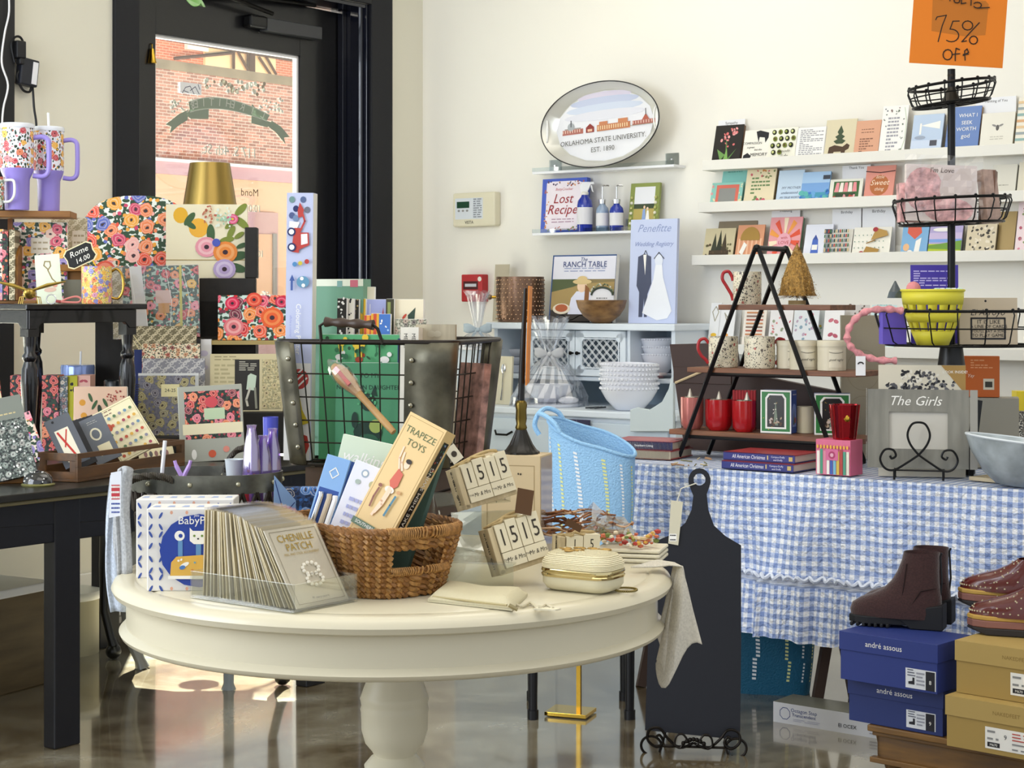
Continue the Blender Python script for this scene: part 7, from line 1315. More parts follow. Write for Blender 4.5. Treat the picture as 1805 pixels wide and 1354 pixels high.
C1(2, 'coral card lettered sweet in gold, next to the awning card', 1521, 1572, 291, 343, '#dc9384', [('c', .5, .45, .33, .34, Gc('#b56a3a')), ('t', 'Sweet', .5, .52, .26, Gc('#f3dcc4'), .3), ('t', 'little', .5, .68, .16, Gc('#f3dcc4'), .3), ('t', 'thing', .5, .34, .16, Gc('#f3dcc4'), .3), ('l', [(0, .85), (.5, .8), (1, .84)], .03, Gc('#4a2a2a'))])
C1(2, 'plain cream card between the wire basket and the right edge', 1745, 1788, 289, 331, '#d9d6ca', [tl_(.3, .7, .3, .36, 1, '#a9a69a')], back=Gc('#6a6a62'))
C1(2, 'cream card with a curly black moustache at the right edge', 1791, 1850, 284, 330, '#dcd6c3', [('p', [(.2, .5), (.35, .62), (.5, .55), (.68, .62), (.85, .5), (.68, .46), (.5, .5), (.35, .46)], ink), ('c', .4, .85, .12, .06, ink)])
# third ledge
C1(3, 'brown board card standing behind the woodland card', 1258, 1326, 389, 449, '#8d8069', [], off=.05)
C1(3, 'tan card with ink fir trees, first on the third ledge', 1237, 1290, 402, 449, '#cfc4a0', [('p', [(.25, .3), (.35, .85), (.45, .3)], Gc('#3c4030')), ('p', [(.42, .3), (.52, .95), (.62, .3)], Gc('#2f3426')), ('p', [(.58, .3), (.68, .85), (.78, .3)], Gc('#463c2c')), ('r', .2, .12, .85, .3, Gc('#4a3c2c')), ('sc', .1, .1, .9, .5, 20, .04, [Gc('#5c4a34'), Gc('#6d6a4a')])])
C1(3, 'coral striped card topped by a gold scallop shell', 1294, 1341, 396, 447, '#dc9c78', [('r', .08+.16*k, 0, .14+.16*k, .6, Gc('#eebf9c')) for k in range(6)]+[('p', [(.15, .55)]+[(.5+.36*math.cos(a), .6+.34*math.sin(a)) for a in [PI-PI*k/10 for k in range(11)]]+[(.85, .55)], Gc('#a98540')), ('p', [(.15, .2), (.3, .5), (.42, .42), (.28, .12)], wht)])
C1(3, 'sunburst card in pink, orange and red rays', 1350, 1406, 382, 444, '#e8a0a4', [('p', [(.5, .45), (math.cos(a)*.49+.5, .5+.49*math.sin(a)), (math.cos(a+.3)*.49+.5, .5+.49*math.sin(a+.3))], Gc(('#e0563c', '#f0a04c', '#f3e2c4')[k % 3])) for k, a in enumerate([PI*.05+k*.63 for k in range(10)])]+[('c', .5, .42, .22, .24, Gc('#e8a9b8')), ('t', 'with', .5, .5, .12, pred), ('t', 'LOVE', .5, .38, .14, pred)], back=Gc('#5f8a6a'))
C1(3, 'white card with a little blue lighthouse lantern', 1414, 1462, 395, 440, '#e3e6f2', [('p', [(.25, .1), (.3, .55), (.5, .55), (.55, .1)], Gc('#4a6ac0')), ('p', [(.3, .55), (.4, .7), (.5, .55)], Gc('#3c54a0')), ('r', .3, .25, .5, .4, wht), ('r', .7, .72, .98, .85, Gc('#3c4250'))], back=Gc('#b5b8c0'))
ops = []
for r_ in range(6):
    for c_ in range(13): ops.append(('r', .04+.071*c_, .06+.155*r_, .09+.071*c_, .17+.155*r_, Gc(('#3f6a4a', '#b5443c', '#4a5a6d', '#c9b48a', '#2f4438', '#7d8a94')[(c_*5+r_*3) % 6])))
C1(3, 'card printed with rows of tiny book spines', 1449, 1498, 404, 446, '#eceae0', ops)
C1(3, 'dotted white card with strappy wedge sandals', 1500, 1566, 400, 443, '#efece0', [('c', .06+.11*(i % 8), .12+.2*(i//8), .012, .016, Gc('#5f8a7a')) for i in range(32)]+[('p', [(.5, .55), (.62, .95), (.9, .85), (.95, .7), (.7, .62)], Gc('#b58f4c')), ('c', .6, .9, .07, .06, Gc('#a8323c')), ('p', [(.3, .05), (.4, .35), (.75, .25), (.7, .08)], Gc('#a9823c')), ('c', .28, .12, .07, .06, Gc('#a8323c')), ('l', [(.4, .45), (.62, .55)], .03, Gc('#8d6a34'))])
C1(3, 'blue card with a red heart and white birds', 1586, 1632, 396, 439, '#7fb0d9', [('p', [(.2, .95), (.45, .98), (.7, .95), (.75, .75), (.5, .55), (.2, .75)], Gc('#d9604c')), ('p', [(.5, .1), (.55, .5), (.75, .6), (.7, .1)], wht), ('c', .2, .3, .12, .14, Gc('#e9b98a')), ('c', .35, .15, .1, .08, wht)], back=Gc('#5f7f8a'))
C1(3, 'landscape card of green hill under a lilac sky', 1634, 1692, 396, 439, '#b4a9d4', [('r', 0, .45, 1, .6, Gc('#7aa0e0')), ('r', 0, .55, 1, .75, Gc('#c9b9dc')), ('r', 0, 0, 1, .4, Gc('#b5c42e')), ('p', [(0, .35), (1, .5), (1, .2), (0, .25)], Gc('#6f9a3a')), ('c', .4, .85, .3, .06, wht)], back=Gc('#6a665c'))
C1(3, 'tan card covered in black ink flowers', 1700, 1752, 394, 438, '#d6c9ad', [('sc', .12, .08, .92, .95, 44, .055, [Gc('#3a3630'), Gc('#5a544a'), Gc('#e6dcc8')])], back=Gc('#4a4334'))
C1(3, 'plain kraft card standing behind the ink flower card', 1754, 1785, 372, 438, '#b39a66', [], off=.06)
C1(3, 'pink blossom card at the right end of the third ledge', 1787, 1850, 354, 437, '#ecd9dd', [('sc', .05, .05, .95, .95, 40, .05, [Gc('#d98a9c'), Gc('#b5566d'), Gc('#8a9a6a'), Gc('#e9b4bf')])])
# white section labels behind the cards
for k, x0, x1, y0, yb, lab, tx in ((1, 1265, 1312, 211, 280, 'white section label above the bleeding heart card', 'Sympathy'), (1, 1719, 1790, 171, 257, 'white section label above the bee card', 'Thinking of You'), (2, 1484, 1534, 291, 347, 'white section label above the awning card', 'Thank You'), (3, 1359, 1409, 365, 447, 'white section label above the sunburst card', 'Wedding'), (3, 1466, 1517, 368, 443, 'white section label above the book spine card', 'Birthday'), (3, 1519, 1577, 366, 443, 'white section label above the sandal card', 'Birthday')):
    lc_(k, 'section_label', lab, x0, x1, y0, yb, Gc('#edeef2'), [('t', tx, .5, .93, .12 if len(tx) < 10 else .09, ink)], off=.026, tilt=.03, t=.002, group='section labels on the card ledges', cat='label')
# lowest ledge (behind the black A-frame)
def C4(lab, x0, x1, y0, y1, c, ops=(), off=.088, tilt=.2, **kw): lc_(4, TN, lab, x0, x1, y0, y1, Gc(c), ops, off=off, tilt=tilt, **kw)
flr = lambda n, cs, r=.06: ('sc', .1, .1, .9, .9, n, r, [Gc(c) for c in cs])
C4('back row card with ring motif left of the candy cane mug', 1252, 1300, 498, 600, '#dfe2e3', [('c', .5, .7, .22, .14, Gc('#b9c9c0')), ('c', .5, .7, .14, .09, Gc('#dfe2e3'))], off=.04)
C4('white card with a looped gold heart and one orange flower', 1263, 1290, 536, 602, '#edeeee', [('l', [(.3, .8), (.5, .7), (.7, .85), (.5, .6), (.3, .8)], .05, Gc('#a9a48f')), ('c', .5, .3, .16, .12, Gc('#e9a04c'))])
C4('white card with a wire heart and yellow flower at the left end', 1246, 1264, 534, 602, '#edeeee', [('l', [(.2, .8), (.5, .92), (.8, .8), (.5, .6), (.2, .8)], .08, Gc('#a9a48f')), ('c', .5, .3, .28, .16, Gc('#f0c23c'))])
C4('card of small orange and brown printed stripes behind the A-frame', 1306, 1345, 545, 602, '#eee6da', [('r', .12, .08+.09*k, .88, .12+.09*k, Gc(('#c98a5c', '#b5604c', '#8a6a5a')[k % 3])) for k in range(10)])
C4('back row card with soft rings behind the upper mug', 1330, 1368, 500, 600, '#e2e2e4', [('c', .5, .8, .2, .12, Gc('#c9c4d0'))], off=.04)
C4('card with red blossoms between the A-frame legs', 1352, 1392, 543, 602, '#e9e6e6', [flr(18, ['#c9566a', '#d98a8a', '#9aa48a'])])
C4('clear-wrapped floral card in the middle of the lowest ledge', 1394, 1438, 538, 602, '#dfe3e6', [flr(20, ['#b9a4b8', '#8aa4b5', '#c97a8a'])])
C4('back row card with yellow sprigs behind the bottle brush tree', 1420, 1462, 508, 600, '#e3e9ea', [flr(16, ['#e0c24c', '#8ab59a'])], off=.04)
C4('white card with stacked pink bows', 1448, 1482, 547, 603, '#f0eeee', [('c', .35, .75, .14, .09, Gc('#c9707f'), .4), ('c', .62, .72, .14, .09, Gc('#c9707f'), -.4), ('c', .38, .4, .14, .09, Gc('#b5566a'), .4), ('c', .64, .37, .14, .09, Gc('#b5566a'), -.4)])
C4('back row photo print card in a clear sleeve', 1472, 1526, 509, 600, '#cfc9c4', [('c', .35, .85, .2, .1, Gc('#8a7a6a')), ('c', .7, .8, .15, .1, Gc('#c4453c')), ('sc', .1, .6, .9, .95, 16, .05, [Gc('#e9e6e2'), Gc('#6d5a50')])], off=.04)
C4('back row pale teal card left of the yellow basket', 1530, 1574, 517, 600, '#cfe6e6', [tl_(.2, .8, .8, .9, 2, '#9ac4c4')], off=.04)
C4('lilac and white card peeking below the middle wire basket', 1500, 1545, 560, 606, '#e4dfea', [flr(10, ['#c9b4d4', '#b5c4d4'])])
# ================= on the gingham table =================
AF = PZ(1197, 810, GZ); AF.z = 0; TOPZ = GZ+.006
MA = frame(YR, Vector((AF.x, AF.y, 0))); MAi = MA.inverted()
def ap(x, off, z): q = MAi @ PP(x, 500, AF+U*off, NR); return MA @ Vector((q.x, off, z))
def al(x, y, off=0): q = MAi @ PP(x, y, AF+U*off, NR); return q
af = thing('ladder_shelf', 'black metal A-frame shelf with three wooden tiers on the gingham table', 'shelf'); af.matrix_world = MA
mtl = M('#121214', .4, .4); dpt = .2
apx = Vector((.315, 0, 1.52)); shz = (.885, 1.106, 1.326); shx = ((-.045, .70), (.03, .685), (.157, .59))
for y in (0, dpt):
    mb = MB()
    mb.tube([(0, y-.004, TOPZ), (apx.x-.006, y-.004, apx.z), ], .009, mtl, n=4); mb.tube([(.62, y-.004, TOPZ), (apx.x+.006, y-.004, apx.z)], .009, mtl, n=4); mb.ball((apx.x, y-.004, apx.z), .014, mtl, 8)
    for z in shz[:2]: k = (z-.03-TOPZ)/(apx.z-TOPZ); mb.tube([(apx.x*k, y, z-.022), (.62-(.62-apx.x)*k, y, z-.022)], .006, mtl, n=4)
    mb.build('side_frame', af)
mb = MB(); mb.tube([(apx.x, -.004, apx.z), (apx.x, dpt-.004, apx.z)], .009, mtl, n=8); mb.build('top_bar', af)
shw = woodm('#8a5a3c', '#553322', (3, 26, 26), .55)
for z, (x0, x1) in zip(shz, shx): mb = MB(); mb.box(x0, .004, z-.018, x1, dpt-.012, z, shw); mb.build('wooden_shelf', af, bev=.002)
def on_shelf(i, x, off): return ap(x, off, shz[i]+.001)
# mugs (plain seasonal sprigs only)
mugp = floral('#e6ddc4', ['#4a403a', '#8d7a68', '#b0453c', '#5c5248'], '#3c4038', 55, .28, .26, .35, '3D', 'sprig_print')
def mug(lab, x, y0, y1, w, i, off, side, cane=False):
    loc = on_shelf(i, x, off); d = loc.y; r = mpx(w, d)/2; h = EYE-(y0-HY)/F*d-loc.z; t = thing('mug', lab, 'mug', loc, 0, group='red handled mugs')
    mb = MB(); mb.lathe([(0, 0), (r*.94, 0), (r, .006), (r, h), (r*.94, h), (r*.9, .01), (0, .01)], mugp, n=36)
    if not cane: mb.m = Matrix.Translation((0, -r*1.005, 0)); 
    mb.build('mug_body', t, smooth=True); rd = M('#a8262b', .25); s_ = side
    if cane: pth = [(s_*r, 0, h*.12), (s_*r*1.12, 0, h*.3), (s_*r*1.45, 0, h*.55), (s_*r*1.75, 0, h*.78), (s_*r*1.65, 0, h*.97), (s_*r*1.3, 0, h*1.0), (s_*r*1.08, 0, h*.85), (s_*r*1.0, 0, h*.72)]
    else: pth = [(s_*r, 0, h*.78), (s_*r*1.25, 0, h*.92), (s_*r*1.6, 0, h*.86), (s_*r*1.72, 0, h*.62), (s_*r*1.5, 0, h*.38), (s_*r*1.2, 0, h*.24), (s_*r*1.02, 0, h*.12)]
    mb = MB(); mb.tube(smoothp([Vector(p) for p in pth]), .0058, rd, n=10); mb.build('handle', t, smooth=True)
mug('mug with a red hooked handle on the top tier beside the bottle brush tree', 1317, 479, 537, 50, 2, .08, -1, True)
mug('mug with its red handle at the left on the middle tier', 1275, 593, 650, 52, 1, .08, -1); mug('mug with its red handle at the right, in the middle of the middle tier', 1339, 593, 652, 54, 1, .07, 1)
for k, (x, o_, lab) in enumerate(((1417, .06, 'cream lidded candle tin with lash print, middle of the three on the middle tier'), (1466, .06, 'cream lidded candle tin at the right end of the middle tier'), (1394, .13, 'cream candle tin half hidden behind the others next to the red-handled mug'))):
    loc = on_shelf(1, x, o_); d = loc.y; r = mpx(50, d)/2; h = EYE-(600-HY)/F*d-loc.z; t = thing('candle_tin', lab, 'candle tin', loc, .12); cmn = M('#d3cab2', .4)
    mb = MB(); mb.lathe([(0, 0), (r, 0), (r, h*.82), (0, h*.82)], cmn, n=36); mb.build('tin_body', t, smooth=True)
    mb = MB(); mb.lathe([(r*1.03, h*.8), (r*1.03, h*.97), (r*.98, h), (0, h)], cmn, n=36); mb.build('lid', t, smooth=True)
    mb = MB(); 
    vs = [(r*1.01*math.sin(a), -r*1.01*math.cos(a), z) for z in (h*.1, h*.7) for a in [-.5+1.0*i/8 for i in range(9)]]; mb.add(vs, [(i, i+1, 10+i, 9+i) for i in range(8)], M('#e2dac3', .5))
    mb.stroke([(-r*.5+r*i/6, h*.62-.004*math.sin(PI*i/6)) for i in range(7)], .0015, INK, -r*1.03); mb.text('good night', 0, h*.36, .011, INK, -r*1.03, shear=.4); mb.build('paper_label', t)
# bottle brush tree
loc = on_shelf(2, 1405, .09); d = loc.y; t = thing('bottle_brush_tree', 'gold glittery bottle brush tree on the top tier of the A-frame', 'ornament', loc)
mb = MB(); mb.lathe([(0, 0), (.03, 0), (.03, .014), (0, .014)], M('#a98e5c', .6), n=24); mb.build('wooden_disc', t); H_ = EYE-(428-HY)/F*d-loc.z; mb = MB(); mb.tube([(0, 0, .012), (0, 0, H_)], .0015, IRON); mb.build('stem', t)
mb = MB(); mb.lathe([(.064, .03), (.058, .04), (.05, H_*.4), (.028, H_*.7), (.002, H_-.004)], M('#a07a3c', .7, bump=1, bscale=120, var=.5), n=24, flute=.06, fn=9); R_ = random.Random(4); brs = [M('#a5762e', .5), M('#c39a52', .5), M('#7d5622', .5), M('#e0cf9a', .4, .3)]
for k in range(2200):
    z = .03+(H_-.035)*(1-(1-R_.random())**1.0); rr_ = .08*(1-(z-.03)/(H_-.02))+.004; a = R_.uniform(0, 2*PI); r2 = rr_*R_.uniform(.8, 1.04); w = .0009; c, s = math.cos(a), math.sin(a)
    mb.add([(-s*w, c*w, z), (s*w, -c*w, z), (c*r2+s*w, s*r2-c*w, z-.012), (c*r2-s*w, s*r2+c*w, z-.012)], [(0, 1, 2, 3)], brs[k % 3])
    if k % 3 == 0: mb.ball((c*r2, s*r2, z-.012), .0013, brs[3] if k % 2 else brs[2], 4)
mb.build('bristles', t)
# lowest tier
rg = M('#a8151c', .2, coat=.6); rg2 = M('#c77a72', .25, .4)
for k, (x, off, y0, w, mt, lab) in enumerate(((1220, .06, 700, 40, rg2, 'rose foil candle cup at the left end of the lowest tier'), (1267, .06, 704, 47, rg, 'glossy red candle cup with silver trim, second from left on the lowest tier'), (1312, .05, 706, 42, rg, 'glossy red candle cup stacked in front of a taller red box'))):
    loc = on_shelf(0, x, off); d = loc.y; r = mpx(w, d)/2; h = EYE-(y0-HY)/F*d-loc.z; t = thing('candle_cup', lab, 'candle', loc)
    mb = MB(); mb.lathe([(0, 0), (r*.7, 0), (r*.95, h*.15), (r, h*.5), (r, h), (r*.94, h), (r*.9, h*.3), (0, h*.2)], mt, n=36, flute=.025, fn=12); mb.build('cup_body', t, smooth=True)
    mb = MB(); mb.lathe([(r*.9, h*.9), (r*.6, h*1.02), (0, h*1.0)], M('#b9b2a4', .25, .8, bump=1, bscale=160), n=18); mb.lathe([(.011, h), (.007, h+.012), (.003, h+.026), (0, h+.032)], M('#cfc6b8', .35, .5), (r*.2*(k-1), -r*.2, 0), 10); mb.build('ornament_topper', t, smooth=True)
loc = on_shelf(0, 1312, .135); mb = MB(); mb.box(-.04, -.02, 0, .04, .03, EYE-(688-HY)/F*loc.y-loc.z, M('#a51c22', .4)); 
for k in range(8): mb.box(-.038+.0105*k, -.0208, .01, -.033+.0105*k, -.02, .14, M('#c2363a', .4))
solo(mb, 'gift_box', 'taller ribbed red box behind the small red candle cup', 'box', loc, -.2, bev=.001)
def nat(lab, x0, x1, y0, off, side):
    loc = on_shelf(0, (x0+x1)/2, off); d = loc.y; w = mpx(x1-x0, d); h = EYE-(y0-HY)/F*d-loc.z; mb = MB(); g = M('#2f7a3c', .4); mb.box(-w/2, 0, 0, w/2, .055, h, M('#3558a8', .4))
    mb.art(w, h, 0, [('r', 0, 0, 1, 1, wht), ('r', .04, .04, .96, .96, g), ('p', [(.16, .1), (.16, .82), (.26, .92), (.74, .92), (.84, .82), (.84, .1)], wht), ('p', [(.22, .14), (.22, .8), (.3, .88), (.7, .88), (.78, .8), (.78, .14)], M('#201e1c', .3)), ('sc', .1, .05, .9, .95, 6, .015, [M('#d9b23c')]), ('p', [(.42, .18), (.5, .75), (.58, .18)], M('#7d8a7a')), ('sc', .28, .16, .72, .35, 16, .05, [M('#b9a48a'), M('#c9b9b0'), M('#5c4a3c')]), ('sc', .42, .3, .58, .7, 8, .02, [M('#e6e0d0')])])
    mb.m = Matrix.Translation((w/2, 0, 0)) @ Matrix.Rotation(PI/2, 4, 'Z'); mb.art(.055, h, -.0003, [('c', .5, .5, .38, .5, M('#8fa6d9')), ('r', .14, .15, .86, .5, M('#8fa6d9')), ('p', [(.3, .2), (.45, .6), (.55, .2)], M('#3c5a4a')), ('c', .65, .3, .12, .2, M('#b5604c')), ('lines', .2, .8, .86, .9, 1, wht)], x0=0); mb.m = Matrix()
    solo(mb, 'ornament_box', lab, 'box', loc, -.5 if side else -.15, bev=.001)
nat('green bordered ornament box with a dark window, middle of the lowest tier', 1339, 1396, 688, .055, True); nat('green bordered ornament box behind the metallic red glass', 1436, 1498, 694, .10, False)
loc = on_shelf(0, 1420, .14); mb = MB(); mb.lathe([(0, 0), (.03, 0), (.03, .09), (0, .09)], M('#c9bd9c', .4), n=28); solo(mb, 'candle_tin', 'plain beige tin between the two green ornament boxes', 'candle tin', loc, smooth=True)
# brown folio behind
mb = MB(); pts = [(al(x, y, .3).x, al(x, y, .3).z) for x, y in ((1180, 607), (1292, 604), (1300, 655), (1475, 690))]+[(al(1475, 700, .3).x, TOPZ), (al(1206, 700, .3).x, TOPZ)]
mb.prism(pts, .30, .33, M('#3a2620', .5)); mb.box(al(1188, 675, .3).x, .295, al(1188, 675, .3).z, al(1290, 655, .3).x, .30, al(1290, 655, .3).z+.012, M('#3a2620', .5)); fo = solo(mb, 'board', 'dark brown leather-look board standing behind the A-frame shelf', 'board', bev=.002); fo.matrix_world = MA
mb = MB(); a, b, c = al(1190, 675, .29), al(1248, 655, .29), al(1420, 690, .29); mb.tube([(a.x, .292, a.z), (b.x, .292, b.z+.01)], .005, M('#c9b58f', .6), n=6); mb.build('pale_strap', fo)
# books under the shelf
def cbook(lab, x, y, z, off=0):
    q = PZ(x, y, GZ); l = .262; dp = .19; th = .027; t = thing('christmas_book', lab, 'book', Vector((q.x, q.y, z)), YR+.03)
    mb = MB(); mb.box(0, 0, 0, l, dp, .003, M('#2a2f6a', .4)); mb.box(0, 0, th-.003, l, dp, th, M('#a5343a', .35)); mb.box(0, 0, 0, l, .003, th, M('#2b2f7a', .4)); 
    mb.text('All American Christmas', l*.36, th*.5, .0175, M('#f0eef4', .5), -.0006, shear=.1, sx=.72); mb.text('Campos-Duffy', l*.77, th*.66, .0085, M('#e0dff0'), -.0006); mb.text('and Duffy', l*.77, th*.3, .0085, M('#e0dff0'), -.0006); mb.box(l*.92, -.0006, th*.25, l*.97, 0, th*.75, M('#c9b06a', .5)); mb.box(l*.62, -.0006, th*.3, l*.635, 0, th*.8, M('#d9c07a', .5))
    for k in range(14): mb.disc(0, 0, 0, rg) if False else None
    mb.build('cover', t, bev=.001); mb = MB(); mb.box(.003, .003, .003, l-.004, dp-.004, th-.003, M('#cfc7b6', .8)); mb.build('page_block', t)
cbook('lower of the two red and navy Christmas books under the A-frame', 1272, 829, TOPZ); cbook('upper of the two red and navy Christmas books under the A-frame', 1275, 828, TOPZ+.0275)
q = PZ(1064, 806, TOPZ)
for k, (x, yw) in enumerate(((0, -.5), (0, -.42))):
    mb = MB(); l, dp, th = .235, .2, .03; mb.box(0, 0, .003, l-.004, dp-.004, th-.003, M('#c9bda8', .8)); mb.box(0, 0, 0, l, dp, .003, M('#a5484a')); mb.box(0, 0, th-.003, l, dp, th, M('#a5484a', .35)); mb.box(0, 0, 0, l, .003, th, M('#2c2f5c' if k else '#b3a68f', .4)); mb.text('Southern Living', l*.55, th*.5, .011, wht, -.0005) if k else None
    mb.box(l*.25, dp*.2, th, l*.9, dp*.75, th+.0005, M('#b56a66', .4)); solo(mb, 'red_book', ('lower red covered book beside the blue tote bag', 'upper red covered book with a navy spine beside the blue tote bag')[k], 'book', Vector((q.x+.02, q.y, TOPZ+.0305*k)), yw, group='red books by the tote')
# paper sprigs lying left
mb = MB(); 
for k in range(12): c0 = PZ(random.uniform(1180, 1262), random.uniform(808, 822), TOPZ+.002); mb.tube([c0, c0+Vector((random.uniform(-.05, .05), random.uniform(-.02, .02), .004))], .0025, M(random.choice(['#b08a6a', '#d9c9a4', '#7d7a5a']), .6), n=4)
solo(mb, 'twigs', 'little dry twigs scattered at the left foot of the A-frame', 'twigs')
# pink candle box and metallic glass
pq = MG @ Vector(((MGi @ PP(1437, 840, g0_, NR)).x, .004, TOPZ)); stp = [M(c, .45) for c in ('#f0ebe0', '#4a9a7a', '#e08aa0', '#f4efe6', '#3f5fb0', '#7ab8d0', '#d9b84a', '#b5443c', '#4f9a7f', '#e9e2d0')]
w = .122; h = .112; mb = MB(); mb.box(0, 0, 0, w, .085, h, M('#d96a8c', .45)); ops = [('r', .03+.096*k, .02, .11+.096*k, .68+.05*(k % 3 == 1), stp[k]) for k in range(10)]+[('r', .3, .42, .66, .74, M('#d9709a')), ('c', .48, .57, .1, .1, M('#b0406a')), ('c', .48, .57, .05, .05, M('#e8b0c0'))]+[('c', .07+.096*k, .8, .03, .05, M('#c9983c', .3, .5)) for k in range(10)]
mb.art(w, h, 0, ops, x0=0); solo(mb, 'candle_box', 'pink box printed with striped candles at the front edge of the gingham table', 'box', pq, YR, bev=.001)
loc = MG @ Vector(((MGi @ PP(1476, 840, g0_, NR)).x, .05, TOPZ+.1125)); d = loc.y; r = mpx(54, d)/2; h = EYE-(713-HY)/F*d-loc.z
mb = MB(); mb.lathe([(0, 0), (r*.72, 0), (r*.78, h*.15), (r, h), (r*.95, h), (r*.7, h*.1), (0, h*.05)], M('#9a1c24', .12, .8), n=40, flute=.04, fn=14); mb.ball((0, -r*.86, h*.62), .012, BRASS, 10, sy=.3); solo(mb, 'glass_candle', 'metallic red fluted glass candle standing on the pink candle box', 'candle', loc, smooth=True)
# frame on scroll easel
fe = MG @ Vector(((MGi @ PP(1611, 845, g0_, NR)).x, .035, TOPZ)); ez = thing('scroll_easel', 'black iron scroll easel holding the grey picture frame', 'easel', fe, -.25)
k = .00177
mb = MB(); ir = M('#0f0f10', .35, .4)
def sc_(pts): return smoothp([Vector((x*k, -.012, z*k)) for x, z in pts])
for s_ in (-1, 1): mb.tube(sc_([(s_*0, 44), (s_*20, 30), (s_*42, 17), (s_*58, 20), (s_*66, 36), (s_*58, 52), (s_*44, 52), (s_*39, 42), (s_*46, 37), (s_*49, 42)]), .0035, ir, n=7)
mb.tube(sc_([(0, 44), (-14, 62), (-19, 80), (-12, 97), (0, 101), (12, 97), (19, 80), (14, 62), (0, 44)]), .0035, ir, n=7)
mb.tube([(-.074, -.012, .03), (.074, -.012, .03)], .003, ir, n=6)
for x in (-.074, .074):
    for y in (-.012, .055): mb.tube([(x, y, 0), (x, y, .03)], .0035, ir, n=6)
    mb.tube([(x, -.012, .03), (x, .055, .03)], .003, ir, n=6)
mb.build('scroll_frame', ez, smooth=True)
gw = woodm('#8e8c82', '#74726a', (18, 18, 3), .6, 'grey_washed_wood'); ft = fe+Vector((-.0, .014, .034)); d = ft.y; w, h = .308, .245
pf = thing('picture', 'grey wooden picture frame lettered The Girls on the scroll easel', 'picture frame', ft, -.25, .06)
mb = MB(); x0, x1, z0, z1 = -.088, .09, .06, .175
for b in ((-w/2, 0, 0, w/2, .018, z0), (-w/2, 0, z1, w/2, .018, h), (-w/2, 0, z0, x0, .018, z1), (x1, 0, z0, w/2, .018, z1)): mb.box(*b, gw)
mb.text('The Girls', -.01, .208, .042, wht, -.0008, shear=.35); mb.build('frame_border', pf)
mb = MB(); mb.box(x0, .008, z0, x1, .012, z1, M('#c4c0b6', .3)); mb.build('photo_insert', pf)
mb = MB(); mb.box(-w/2-.004, -.006, -.002, -w/2-.003, .02, h+.003, CELLO); mb.box(w/2+.003, -.002, 0, w/2+.026, .02, h, M('#9b9890', .4)); mb.build('clear_wrap', pf)
def gt(nm, lab, cat, x0, x1, yt, d, zb, **kw): return stand(nm, lab, cat, x0, x1, yt, d, zb, **kw)
gt('photo_album', 'cream album with a black floral wreath behind the grey frame', 'album', 1548, 1702, 644, 5.595, TOPZ, yaw=-.2, tilt=.02, t=.035, mat=M('#d9d2bf', .5), ops=[('sc', .1, .68, .4, .84, 60, .022, [INK, M('#55555a')]), ('sc', .26, .74, .68, .95, 90, .024, [INK, M('#55555a'), M('#e6e1d4')]), ('sc', .56, .68, .88, .86, 60, .022, [INK, M('#6a6a6e')]), ('p', [(.72, 1), (1, .74), (1, 1)], M('#a8854a')), ('t', 'LOOK INSIDE!', .88, .94, .045, wht), ('t', '- OUR -', .5, .7, .05, GREY)])
gt('gift_box', 'kraft window box with faint circles behind the pink candle box', 'box', 1483, 1560, 556, 6.2, TOPZ, yaw=-.1, tilt=0, t=.05, mat=M('#a39a84', .6), ops=[('l', [(.5+.38*math.cos(a*PI/12), .62+.14*math.sin(a*PI/12)) for a in range(25)], .008, M('#8a8068')), ('l', [(.5+.38*math.cos(a*PI/12), .3+.14*math.sin(a*PI/12)) for a in range(25)], .008, M('#8a8068')), ('t', 'HANDMADE', .93, .6, .07, M('#6d6450'), 0, -PI/2)])
gb_ = gt('storage_box', 'plain grey box under the orange box at the right of the table', 'box', 1702, 1796, 702, 5.88, TOPZ, yaw=-.25, tilt=0, t=.12, mat=M('#9c9788', .5))
ob = gb_.location; oz_ = EYE-(702-HY)/F*5.88
gt('game_box', 'orange boxed game with a barcode standing on the grey box', 'box', 1698, 1762, 628, 5.91, oz_+.002, yaw=-.2, tilt=0, t=.05, mat=M('#c05f20', .45), ops=[('lines', .2, .85, .72, .9, 4, M('#e0a070')), ('r', .55, .18, .85, .45, M('#d9cfb8')), ('r', .6, .24, .8, .38, M('#3c3a30')), ('t', 'Yay', .2, .52, .13, M('#f0d8c0'), .3)], bev=.001)
loc = MG @ Vector((.38+.0, .1, TOPZ)); en = M('#b3bcc0', .25, bump=.3, bscale=9, var=.4)
loc = PZ(1790, 862, TOPZ)+Vector((.03, .10, 0)); mb = MB(); mb.lathe([(0, 0), (.06, 0), (.1, .03), (.145, .09), (.165, .135), (.158, .136), (.135, .09), (.09, .035), (0, .02)], en, n=48); mb.tube([(.163*math.cos(a), .163*math.sin(a), .136) for a in ring_(48)], .004, M('#dfe6ec', .3), n=6, closed=True); solo(mb, 'serving_bowl', 'large mottled grey blue bowl at the right edge of the gingham table', 'bowl', loc, 0, 0, roll=.12, smooth=True)
q = PZ(1722, 848, TOPZ); mb = MB(); mb.box(-.03, 0, 0, .09, .16, .012, M('#c9b99a', .6)); solo(mb, 'paper_pad', 'tan paper pad lying beside the large mottled bowl', 'pad', q+Vector((0, 0, 0)), -.9, bev=.001)
gt('clipboard', 'thin black panel leaning between the grey frame and grey box', 'board', 1706, 1716, 705, 5.62, TOPZ, yaw=0, tilt=.0, t=.05, mat=BLACK, roll=.12)
gt('tea_tin', 'speckled black and white jar at the extreme right of the table', 'jar', 1794, 1830, 726, 5.95, TOPZ, yaw=0, tilt=0, t=.06, mat=floral('#dcd6c6', ['#2f2c28', '#5c564c'], '#2c2a26', 50, .4, name='speckle'))
